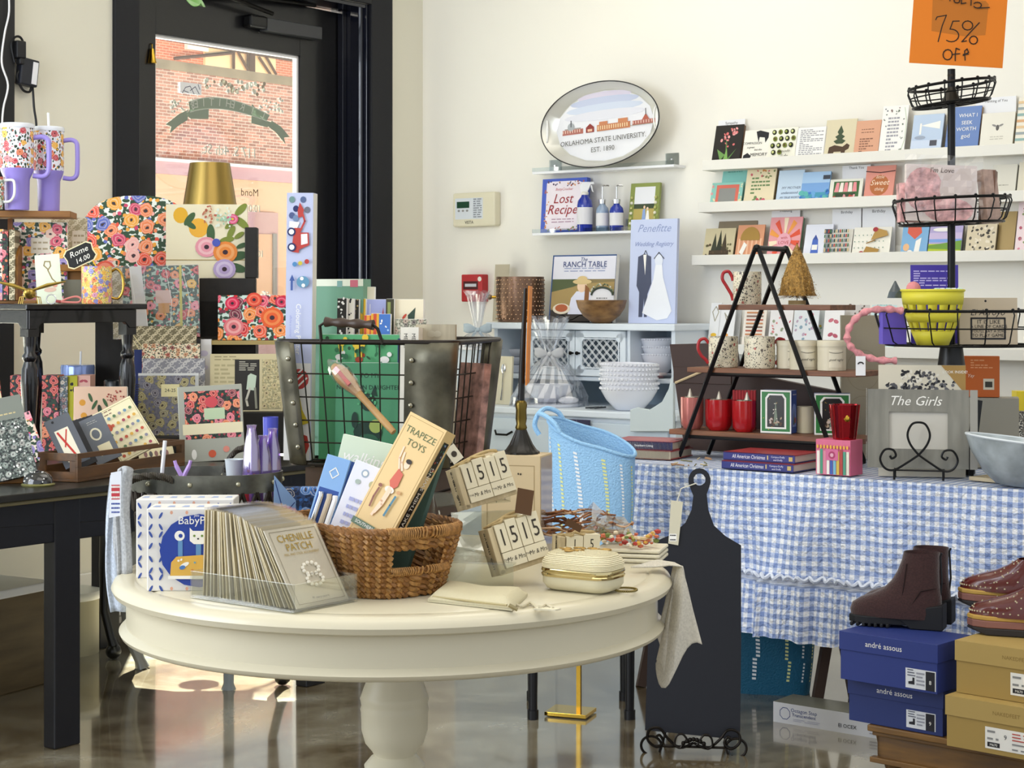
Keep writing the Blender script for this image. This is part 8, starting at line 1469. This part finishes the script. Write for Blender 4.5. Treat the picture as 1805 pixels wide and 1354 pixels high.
gt('yellow_box', 'bright yellow box behind the speckled jar at the right edge', 'box', 1792, 1840, 690, 6.1, TOPZ, yaw=0, tilt=0, t=.06, mat=M('#e9d22a', .5))
# ---- three tier wire stand ----
sd = 5.72; sx0 = P(1677, 0, sd).x; sbz = TOPZ; ts = thing('tiered_stand', 'tall black pole stand with three round wire baskets and an orange sale sign', 'display stand', (sx0, sd, 0))
zp = lambda y: EYE-(y-HY)/F*sd
mb = MB(); mb.tube([(0, 0, zp(640)), (0, 0, zp(122))], .0125, mtl, n=14); mb.build('pole', ts, smooth=True)
mb = MB(); mb.lathe([(.075, sbz), (.075, sbz+.012), (.04, sbz+.03), (.045, zp(650)), (.036, zp(612)), (.03, zp(612)), (0, zp(612))], M('#0d0d0f', .35), n=28); mb.build('base_cone', ts, smooth=True)
mb = MB(); mb.lathe([(.006, zp(126)), (.013, zp(132)), (.01, zp(150)), (.02, zp(165)), (.032, zp(180)), (.01, zp(184))], M('#2a2620', .3, .6), n=16); mb.build('finial', ts, smooth=True)
def wbask(nm, yrim, ybot, wpx, dy, n, ox_=0, kb=.9):
    r = mpx(wpx, sd)/2; z1, z0 = zp(yrim), zp(ybot); rr2 = r*kb; mb = MB(); wr = M('#121212', .4, .5); tl = dy
    T = lambda x, y, z: (x+ox_, y, z+tl*x)
    mb.tube([T(r*math.cos(a), r*math.sin(a), z1) for a in ring_(48)], .0048, wr, n=7, closed=True)
    mb.tube([T((r+rr2)/2*1.02*math.cos(a), (r+rr2)/2*1.02*math.sin(a), (z0+z1)/2) for a in ring_(48)], .0024, wr, n=5, closed=True)
    mb.tube([T(rr2*math.cos(a), rr2*math.sin(a), z0) for a in ring_(48)], .0036, wr, n=6, closed=True)
    for i in range(n):
        a = 2*PI*i/n; c, s = math.cos(a), math.sin(a)
        mb.tube([T(r*c, r*s, z1+.004), T(r*1.03*c, r*1.03*s, z1-.012), T(rr2*1.04*c, rr2*1.04*s, z0+.012), T(rr2*.96*c, rr2*.96*s, z0), T(0, 0, z0)], .0024, wr, n=5); mb.ball(T(r*c, r*s, z1+.004), .0058, wr, 6)
    mb.tube([T(rr2*.5*math.cos(a), rr2*.5*math.sin(a), z0) for a in ring_(24)], .002, wr, n=4, closed=True); return mb.build(nm, ts, smooth=True), r, z0, z1
wbask('wire_basket', 150, 183, 148, .12, 16); _, rm, zm0, zm1 = wbask('wire_basket', 352, 394, 200, .04, 18); _, rb2, zb0, zb1 = wbask('wire_basket', 548, 608, 300, -.0, 20, .04)
# orange sign
mb = MB(); w, h = mpx(161, sd), .30; yz = zp(118); mb.box(-w/2, 0, 0, w/2, .0015, h, M('#dd7a14', .6)); K = M('#2a1c10', .7)
px_ = lambda x: (x-1597)/163; pz_ = lambda y: (118-(y))/F*sd/h
def hand(ls, wd=.012): return [('l', [(px_(x), pz_(y)) for x, y in l], wd, K) for l in ls]
def arc(cx_, cy_, rx, ry, a0, a1, n=10): return [(cx_+rx*math.cos(a0+(a1-a0)*i/n), cy_+ry*math.sin(a0+(a1-a0)*i/n)) for i in range(n+1)]
ops = [('p', [(px_(x), pz_(y)) for x, y in ((1632, 60), (1690, 66), (1726, 62), (1728, 8), (1722, 2), (1630, 0))], M('#b86a14', .6))]
ops += hand([[(1638, 40), (1640, 35), (1656, 31), (1650, 50), (1645, 78)], [(1679, 40), (1668, 41), (1664, 55)]+arc(1667, 66, 13, 11, -1.4, 2.2), arc(1694, 47, 9, 8, 0, 2*PI, 12), [(1714, 41), (1700, 58), (1686, 76), (1694, 74)], arc(1706, 72, 7, 7, 0, 2*PI, 12)])
ops += hand([arc(1663, 100, 8, 9, 0, 2*PI, 12), [(1683, 90), (1677, 88), (1676, 98), (1677, 110)], [(1671, 99), (1684, 97)], [(1694, 108), (1692, 92), (1696, 88), (1699, 94), (1690, 100)], [(1690, 98), (1699, 97)]])
ops += hand([arc(1615, -3, 8, 6, 0, 2.6), [(1634, -8), (1634, 3)], [(1640, 3), (1645, -3), (1640, 2), (1646, 4)], [(1660, -8), (1660, 6)], [(1652, -2), (1672, -3)], arc(1672, 5, 5, 4, 0, 6.2), [(1680, -8), (1680, 10), (1688, 8)], [(1696, -10), (1697, 12)], arc(1708, 11, 7, 5, -2.6, 2.6), [(1710, 16), (1729, 14)]], .012)
mb.art(w, h, 0, ops); sg2 = mb.build('sale_sign', ts); sg2.matrix_world = Matrix.Translation((sx0+.005, sd-.035, yz)) @ Matrix.Rotation(-.1, 4, 'Z') @ Matrix.Rotation(.072, 4, 'Y')
# goods in the middle basket
pkc = M('#d9a3a2', .4, var=.55, bscale=38, bump=.4); brc = M('#6d4c3c', .5, var=.5, bscale=20)
def bstand(nm, lab, x0, x1, yt, d, z, mat, ops=(), cat='pack', **kw): return stand(nm, lab, cat, x0, x1, yt, d, z, mat=mat, ops=ops, **kw)
mp1 = bstand('scarf_pack', 'pink marbled scarf in a clear printed pack, tallest in the middle wire basket', 1597, 1722, 290, sd-.06, zm0+.004, M('#e0d2cb', .5), [('c', .25, .55, .27, .32, pkc), ('c', .72, .55, .25, .3, M('#dccdc6')), ('c', .6, .2, .35, .18, pkc), ('t', "I'm Love", .5, .9, .1, M('#5c4a44'), .2)], yaw=.05, tilt=.08, t=.02, roll=.03)
mb = MB(); mb.sheet(lambda u, v: Vector((-.125+.25*u, -.02-.012*math.sin(u*14)*math.sin(v*9), .01+.2*v)), 14, 10, CELLO); mb.build('clear_wrap', mp1)
bstand('scarf_pack', 'crumpled pink pack low at the left of the middle wire basket', 1588, 1632, 322, sd-.05, zm0+.004, pkc, yaw=.1, tilt=.05, t=.04)
bstand('scarf_pack', 'dark brown scarf pack at the right of the middle wire basket', 1724, 1752, 300, sd+.0, zm0+.004, brc, yaw=-.5, tilt=.12, t=.03)
bstand('scarf_pack', 'pale brown clear-wrapped scarf at the far right of the middle wire basket', 1742, 1766, 298, sd-.02, zm0+.004, M('#b89c90', .4, var=.3, bscale=30), yaw=.5, tilt=.15, t=.03)
# goods in the lowest basket
pur = M('#4a3aa8', .45)
bstand('booklet', 'deep purple card with white text rising from the lowest wire basket', 1606, 1690, 467, sd+.08, zb0+.003, pur, [('lines', .06, .86, .74, .92, 7, M('#c9c0f0')), ('t', 'Bunga', .5, .66, .12, M('#e0daf6'), .3)], cat='card', yaw=0, tilt=.03, t=.004)
bstand('booklet', 'violet box at the left of the lowest wire basket', 1556, 1598, 545, sd-.03, zb0+.003, M('#6a58c8', .45), cat='box', yaw=.1, tilt=0, t=.04)
yb = thing('yellow_basket', 'yellow woven plastic mini basket full of trinkets in the lowest wire basket', 'basket', (P(1644, 0, sd-.11).x, sd-.11, zb0+.003)); ym = M('#d9cf3c', .45); r1, r0 = mpx(104, sd)/2, mpx(52, sd)/2; hh = EYE-(512-HY)/F*(sd-.125)-zb0-.003
mb = MB(); nst = 16
for i in range(nst): a0 = 2*PI*i/nst; 
for i in range(nst):
    a0, a1 = 2*PI*i/nst, 2*PI*(i+.55)/nst; prof = [(r0+(r1-r0)*math.sin(PI/2*t_), hh*t_) for t_ in [j/8 for j in range(9)]]
    vs = [(r*math.cos(a), r*math.sin(a), z) for r, z in prof for a in (a0, (a0+a1)/2, a1)]; mb.add(vs, [(j*3+q, j*3+q+1, j*3+q+4, j*3+q+3) for j in range(8) for q in (0, 1)], ym)
for z0, z1 in ((0, .25), (.42, .58), (.74, 1.0)):
    mb.lathe([((r0+(r1-r0)*math.sin(PI/2*t_))+.001, hh*t_) for t_ in (z0, (z0+z1)/2, z1)], ym, n=32)
mb.lathe([(0, .001), (r0, .001)], ym, n=24); mb.build('woven_body', yb, smooth=True, solid=.002)
mb = MB(); mb.tube([(r1*1.02*math.cos(a), r1*1.02*math.sin(a), hh) for a in ring_(32)], .004, ym, n=8, closed=True); mb.build('rim', yb, smooth=True)
mb = MB(); c0 = P(1610, 509, sd-.125); mb.ball(c0, .023, M('#dd8f92', .9, bump=1, bscale=150), 16); solo(mb, 'pompom', 'fluffy pink pompom at the left of the yellow mini basket', 'pompom', smooth=True)
mb = MB(); c0 = P(1668, 512, sd-.125); 
for k in range(5): mb.cbox((c0.x-.03+.018*k, c0.y+.004*(k % 2), c0.z+.0), (.015, .02, .016), M(('#c9e6d9', '#f0f0ee')[k % 2], .5))
solo(mb, 'erasers', 'row of white and mint erasers at the right of the yellow mini basket', 'erasers', bev=.003)
mb = MB(); c0 = P(1578, 520, sd-.06); mb.lathe([(.026, .0), (.02, .02), (.002, .055)], G('#8a97a0', .1, .1, .35, '#5f6a72', 'net'), c0+Vector((-.0, 0, -.01)), 14, sy=.6); solo(mb, 'net_bag', 'small grey net cone beside the pink pompom', 'net')
ea_ = bstand('card_pack', 'tan El Arroyo sign pack in clear wrap in the lowest wire basket', 1692, 1794, 525, sd-.05, zb0+.003, M('#c4b49c', .5), [('c', .45, .93, .02, .02, INK), ('t', 'El Arroyo', .48, .68, .15, INK, .3), ('l', [(.2, .12), (.2, .56), (.78, .56), (.78, .12), (.2, .12)], .03, INK), ('t', 'IT IS LIKE', .5, .48, .1, INK), ('t', 'A LINE OF CARDS', .5, .38, .08, INK), ('t', "YOU'LL SAY A JOKE", .5, .28, .07, INK), ('t', 'TO PLAY GAMES', .5, .19, .08, INK)], yaw=-.05, tilt=.05, t=.025)
mb = MB(); pts = [P(x, y, sd-.24) for x, y in ((1592, 548), (1560, 545), (1525, 550), (1500, 572), (1494, 600), (1512, 622), (1545, 634), (1580, 636))]; sp_ = smoothp(pts, 6); mb.tube(sp_, [.010+.003*math.sin(i*1.7) for i in range(len(sp_))], M('#d48c92', .35, var=.3, bscale=60), n=9); hbn = mb.build('hoop', smooth=True); hbn.name = 'headband'; tag(hbn, 'pink satin headband hooked over the left side of the lowest wire basket', 'headband')
mb = MB(); q = P(1517, 645, sd-.25); mb.cbox((q.x, q.y, q.z), (.03, .001, .06), M('#efeef0')); mb.tube([(q.x+.008*math.cos(a), q.y-.002, q.z+.005+.006*math.sin(a)) for a in [PI*i/8 for i in range(9)]], .002, INK, n=4); mb.build('price_tag', hbn)
# ================= on the floor at the right =================
# cutting board on an iron easel
cb = P(1223, 1297, 5.28); cb.z = max(cb.z, .03); KB = 5.28/F
bl = M('#14161f', .5, bump=.15, bscale=30)
bp_ = [(1137, 1290), (1142, 1120), (1152, 962), (1185, 948), (1207, 928), (1218, 905), (1221, 880)]+[(1232+20*math.cos(a), 853-22*math.sin(a)) for a in [PI*1.15-PI*1.3*i/12 for i in range(13)]]+[(1245, 877), (1248, 905), (1258, 932), (1278, 950), (1306, 966), (1306, 1130), (1304, 1302)]
mb = MB(); pts = [((x-1223)*KB, (1297-y)*KB/math.cos(.13)) for x, y in bp_]; hc = ((1232-1223)*KB, (1297-851)*KB/math.cos(.13)); nh = 20
# outer outline and the ring hole bridged
hole = [(hc[0]+.0185*math.cos(2*PI*i/nh), hc[1]+.0185*math.sin(2*PI*i/nh)) for i in range(nh)]
bm2 = MB(); 
def ringed(y, flip): 
    import mathutils.geometry as mg_
    allp = [Vector((x, z)) for x, z in pts]; hp_ = [Vector(p) for p in hole]
    edges = [(i, (i+1) % len(allp)) for i in range(len(allp))]+[(len(allp)+i, len(allp)+(i+1) % nh) for i in range(nh)]
    v2, e2, f2, *_ = mg_.delaunay_2d_cdt(allp+hp_, edges, [], 0, 1e-6)
    bm2.add([(v.x, y, v.y) for v in v2], [tuple(f) for f in f2 if (Vector((sum(v2[i].x for i in f)/len(f), sum(v2[i].y for i in f)/len(f)))-Vector(hc)).length > .0178 and inp(sum(v2[i].x for i in f)/len(f), sum(v2[i].y for i in f)/len(f))], bl)
def inp(x, z):
    c = False
    for (x1, z1), (x2, z2) in zip(pts, pts[1:]+pts[:1]):
        if (z1 > z) != (z2 > z) and x < (x2-x1)*(z-z1)/(z2-z1)+x1: c = not c
    return c
ringed(0, 0); ringed(.022, 1)
for lp in (pts, hole): n = len(lp); bm2.add([(x, 0, z) for x, z in lp]+[(x, .022, z) for x, z in lp], [(i, (i+1) % n, n+(i+1) % n, n+i) for i in range(n)], bl)
cbo = solo(bm2, 'serving_board', 'tall black handled serving board leaning on an iron easel on the floor', 'serving board', cb, -.12, .13)
mb = MB(); mb.prism([(-.078, .565), (-.048, .56), (-.034, .69), (-.07, .695)], -.006, -.004, M('#d0cab2', .6)); mb.art(.022, .022, -.0062, [('r', 0, 0, 1, 1, wht), ('lines', .1, .9, .2, .8, 2, INK)], x0=-.075, z0=.572); mb.tube([(-.052, -.005, .69), (-.04, -.006, .73), (hc[0]-.01, -.004, hc[1]-.012)], .002, M('#d9d4c4'), n=5); mb.build('hang_tag', cbo)
ie = thing('iron_easel', 'ornate scrolled iron easel at the foot of the black serving board', 'easel', Vector((cb.x+.0, cb.y, 0)), -.12)
mb = MB(); I2 = M('#1c1712', .35, .7); S = lambda pts: smoothp([Vector((x, y, z)) for x, y, z in pts])
for s_ in (-1, 1):
    mb.tube(S([(s_*x, -.035, z) for x, z in ((0, .035), (.04, .02), (.075, .045), (.1, .075), (.13, .07), (.135, .04), (.11, .02), (.09, .035), (.1, .055), (.112, .048))]), .0042, I2, n=7)
    mb.tube(S([(s_*(.125+.03*math.cos(a)), -.03+.0*a, .022+.028*math.sin(a)) for a in [i*PI/6 for i in range(-4, 8)]]), .004, I2, n=7)
    mb.tube(S([(s_*x, -.04, z) for x, z in ((.01, .03), (.03, .06), (.05, .055), (.055, .03), (.04, .02), (.03, .035))]), .0035, I2, n=6)
    mb.tube(S([(s_*.1, -.03, .006), (s_*.1, .05, .006), (s_*.09, .12, .02), (s_*.03, .14, .3)]), .004, I2, n=6)
for k in range(7): mb.ball((-.03+.01*k, -.042, .035+.012*math.sin(k*PI/6)), .007, I2, 8)
mb.tube([(-.12, -.03, .022), (.12, -.03, .022)], .004, I2, n=6); mb.build('scrollwork', ie, smooth=True)
# white long box
q = PZ(1363, 1272, 0); q.z = 0; w, h = .42, .064; mb = MB(); mb.box(0, 0, 0, w, .13, h, M('#c9cace', .4)); mb.box(.001, .001, h, w-.001, .129, h+.001, M('#6f6f64', .4)); mb.art(w, h, 0, [('l', [(.1+.045*math.cos(a*PI/4+.39), .5+.3*math.sin(a*PI/4+.39)) for a in range(9)], .005, navy)]+[('t', 'Octagon Step', .26, .7, .04, navy), ('t', 'Transcendent', .26, .48, .036, navy), ('lines', .17, .4, .2, .28, 2, M('#9a9cb4')), ('t', 'EI OCEX', .62, .35, .04, INK), ('lines', .8, .98, .2, .5, 3, M('#8d8f9a'))], x0=0); solo(mb, 'carton', 'long flat white carton lying on the floor beside the blue shoe boxes', 'box', q, YR, bev=.002)
# low wooden bench
bq = P(1537, 1277, 4.98); BNZ = bq.z; MBN = frame(YR-.06, Vector((bq.x, bq.y, 0)))
bn = thing('low_bench', 'low brown wooden bench under the shoe boxes', 'bench'); bn.matrix_world = MBN; bwd = woodm('#86612f', '#553a1c', (3, 24, 24), .45)
mb = MB(); mb.box(-.01, -.01, BNZ-.018, .9, .36, BNZ, bwd); mb.box(.0, 0, BNZ-.03, .89, .35, BNZ-.018, bwd); mb.build('bench_top', bn, bev=.003)
mb = MB(); mb.box(.01, .01, BNZ-.09, .88, .03, BNZ-.03, bwd); mb.box(.01, .01, BNZ-.09, .03, .34, BNZ-.03, bwd); mb.box(-.005, -.005, BNZ-.105, .89, .02, BNZ-.09, bwd); mb.build('apron', bn, bev=.002)
for x, y in ((.05, .03), (.83, .03), (.05, .31), (.83, .31)): mb = MB(); mb.lathe([(.012, 0), (.02, .01), (.016, .02), (.024, .04), (.026, .06), (.022, BNZ-.1)], bwd, (x, y, 0), 16); mb.build('foot', bn, smooth=True)
def shoebox(lab, x, y, d, z, l, hh_, body, lid, ops, lops, yaw):
    q = P(x, y, d); t = thing('shoe_box', lab, 'shoe box', Vector((q.x, q.y, z)), yaw); dp = .19
    mb = MB(); mb.box(.003, .003, 0, l-.003, dp-.003, hh_-.002, body); mb.art(l, hh_, .002, ops, x0=0); mb.build('box_body', t, bev=.001)
    mb = MB(); lz = hh_*.62; mb.box(0, 0, lz, l, dp, hh_, lid); mb.art(l, hh_, 0, lops, x0=0); mb.build('lid', t, bev=.001)
bl1 = M('#2a3a80', .5); bl2 = M('#26356f', .5); shl = M('#dfe2e8', .5)
def slab(u0, v0, n_): return [('r', u0, v0, u0+.3, v0+.4, shl), ('r', u0+.2, v0, u0+.29, v0+.38, M('#22222a')), ('t', n_, u0+.245, v0+.16, .05, wht), ('p', [(u0+.03, v0+.08), (u0+.03, v0+.13), (u0+.07, v0+.15), (u0+.07, v0+.22), (u0+.09, v0+.22), (u0+.09, v0+.08)], M('#22222a')), ('lines', u0+.02, u0+.1, v0+.26, v0+.37, 3, M('#5c6070')), ('lines', u0+.11, u0+.19, v0+.1, v0+.32, 4, M('#9a9ca8'))]
byaw = YR-.08
shoebox('lower dark blue shoe box lettered andre assous on the low bench', 1494, 1258, 5.03, BNZ+.001, .30, .122, bl2, bl2, slab(.62, .08, '9'), [('t', 'andré assous', .5, .8, .072, wht)], byaw)
shoebox('upper dark blue shoe box under the suede ankle boots', 1479, 1178, 5.0, BNZ+.124, .308, .135, bl1, bl1, slab(.68, .05, '8'), [('t', 'andré assous', .46, .8, .072, wht)], byaw)
tn1 = M('#a98d4f', .6); tnl = M('#b59a5c', .6)
def tlab(u0, v0, n_): return [('r', u0, v0, u0+.5, v0+.42, wht), ('r', u0+.02, v0+.04, u0+.13, v0+.13, INK), ('t', 'M670', u0+.075, v0+.08, .03, wht), ('t', n_, u0+.18, v0+.26, .055, M('#4c4c50')), ('lines', u0+.02, u0+.12, v0+.2, v0+.34, 2, GREY), ('lines', u0+.24, u0+.4, v0+.24, v0+.36, 3, M('#c0564c')), ('lines', u0+.24, u0+.46, v0+.06, v0+.16, 2, GREY)]
shoebox('lower tan shoe box at the right end of the low bench', 1666, 1308, 4.74, BNZ+.001, .32, .135, tn1, tnl, tlab(.36, .1, '9'), [('t', 'NAKEDFEET', .55, .8, .045, M('#8a7038'))], byaw)
shoebox('upper tan shoe box under the studded red clogs', 1683, 1220, 4.77, BNZ+.137, .32, .14, tn1, tnl, tlab(.5, .12, '7'), [('t', 'NAKEDFEET', .55, .8, .045, M('#8a7038'))], byaw)
# boots and clogs
def shoe(nm, lab, cat, loc, yaw, secs, upmat, sole_fn, extras=None, group=None):
    t = thing(nm, lab, cat, loc, yaw, group=group); mb = MB(); N = 28; rings = []
    for z, xa_, xb_, hw in secs: rings.append(([((xa_+xb_)/2+(xb_-xa_)/2*math.copysign(abs(math.cos(a))**.85, math.cos(a)), hw*math.copysign(abs(math.sin(a))**.8, math.sin(a))) for a in ring_(N)], z))
    loft(mb, rings, upmat, True, False); mb.build('upper', t, smooth=True); sole_fn(t)
    if extras: extras(t)
    return t
sued = M('#3a201f', .9, bump=.4, bscale=200, var=.25, sheen=.4); rub = M('#15161a', .6)
def solep(xt, xh, hw): return [(xh-.012, -hw*.72), (xh, -hw*.4), (xh, hw*.4), (xh-.012, hw*.72), ((xt+xh)/2+.02, hw*.75), (xt+.06, hw), (xt+.02, hw*.8), (xt, hw*.35), (xt, -hw*.35), (xt+.02, -hw*.8), (xt+.06, -hw), ((xt+xh)/2+.02, -hw*.75)]
def bsole(t):
    mb = MB(); mb.prism(solep(-.148, .118, .045), .008, .03, rub, 'z'); mb.prism([(.03, 0), (.12, 0), (.12, .072), (.05, .06), (.0, .034), (-.06, .03), (-.06, .022), (.0, .022)], -.036, .036, rub)
    for k in range(7): mb.box(-.14+.017*k, -.045, 0, -.131+.017*k, .045, .012, rub)
    mb.build('lug_sole', t, bev=.003)
def bex(t):
    mb = MB(); mb.tube([(.0, -.04, .045), (.012, -.039, .12), (.02, -.036, .185)], .0015, M('#241312', .8), n=4); mb.tube([(.035, -.0405, .07), (.06, -.04, .11), (.1, -.03, .118)], .0015, M('#241312', .8), n=4); mb.tube([(.104, 0, .06), (.112, 0, .13), (.108, 0, .205), (.112, 0, .215)], .003, rub, n=5); mb.build('seams', t)
    mb = MB(); mb.lathe([(.9, 0), (.88, -.05)], M('#0c0808', .9), (0, 0, 0), 4) if False else mb.add([(.056+.046*math.cos(a), .038*math.sin(a), .190) for a in ring_(20)], [tuple(range(20))], M('#0a0707', .9)); mb.build('boot_opening', t)
bsec = [(.028, -.146, .112, .044), (.045, -.148, .112, .046), (.062, -.142, .112, .045), (.078, -.118, .112, .043), (.092, -.082, .111, .041), (.108, -.052, .108, .039), (.13, -.03, .105, .038), (.16, -.012, .104, .0375), (.19, .0, .105, .038), (.215, .006, .106, .039)]
bz2 = BNZ+.26; by = byaw+.05
p0 = P(1590, 1110, 5.06); shoe('ankle_boot', 'dark brown suede ankle boot nearer the viewer on the blue shoe box', 'boot', Vector((p0.x, p0.y, bz2)), by+.28, bsec, sued, bsole, bex, 'suede boots')
p0 = P(1607, 1110, 5.16); shoe('ankle_boot', 'dark brown suede ankle boot behind its pair on the blue shoe box', 'boot', Vector((p0.x, p0.y, bz2)), by+.28, [(a, b+.0, c, d_) for a, b, c, d_ in bsec], sued, bsole, bex, 'suede boots')
lea = M('#5c1f1a', .25, coat=.5); st_ = M('#e8d9b8', .2, .8)
def csole(t):
    for nm, z0, z1, c_ in (('dark_outsole', 0, .02, '#2a2626'), ('pink_midsole', .02, .04, '#8c5f55'), ('tan_welt', .04, .052, '#c09a4c')):
        mb = MB(); s_ = solep(-.15+.0*z0, .115, .05)
        n = len(s_); vs = [(x, y, z0+(.012 if x < -.1 and z0 == 0 else 0)) for x, y in s_]+[(x*(1.0), y, z1) for x, y in s_]; mb.add(vs, [tuple(range(n)), tuple(range(2*n-1, n-1, -1))]+[(i, (i+1) % n, n+(i+1) % n, n+i) for i in range(n)], M(c_, .5)); mb.build(nm, t, bev=.003)
csec = [(.05, -.148, .105, .047), (.065, -.146, .105, .047), (.08, -.128, .104, .045), (.094, -.09, .102, .042), (.108, -.045, .1, .039), (.125, -.01, .098, .036), (.145, .02, .096, .034)]
def cex(t):
    mb = MB(); R_ = random.Random(8)
    def on(z, a):
        for (za, xa1, xb1, h1), (zb_, xa2, xb2, h2) in zip(csec[:-1], csec[1:]):
            if za <= z <= zb_: k = (z-za)/(zb_-za); xa_, xb_, hw = xa1+(xa2-xa1)*k, xb1+(xb2-xb1)*k, h1+(h2-h1)*k; return ((xa_+xb_)/2+(xb_-xa_)/2*math.copysign(abs(math.cos(a))**.85, math.cos(a)), hw*math.copysign(abs(math.sin(a))**.8, math.sin(a)), z)
    for k in range(26): a = PI*.55+1.9*PI*.5*k/26+.2; mb.ball(on(.062, a), .0032, st_, 6)
    for k in range(34): p = on(R_.uniform(.07, .143), R_.uniform(PI*.8, PI*1.75)); mb.ball(p, .003, st_, 6)
    mb.build('studs', t, smooth=True)
cz = BNZ+.278; p0 = P(1805, 1110, 4.83); shoe('studded_clog', 'studded dark red clog nearer the viewer on the tan shoe box', 'clog', Vector((p0.x, p0.y, cz)), byaw+.25, csec, lea, csole, cex, 'studded clogs')
p0 = P(1790, 1110, 4.98); shoe('studded_clog', 'studded dark red clog at the back of the tan shoe box', 'clog', Vector((p0.x-.01, p0.y, cz+.045)), byaw+.15, csec, lea, csole, cex, 'studded clogs')
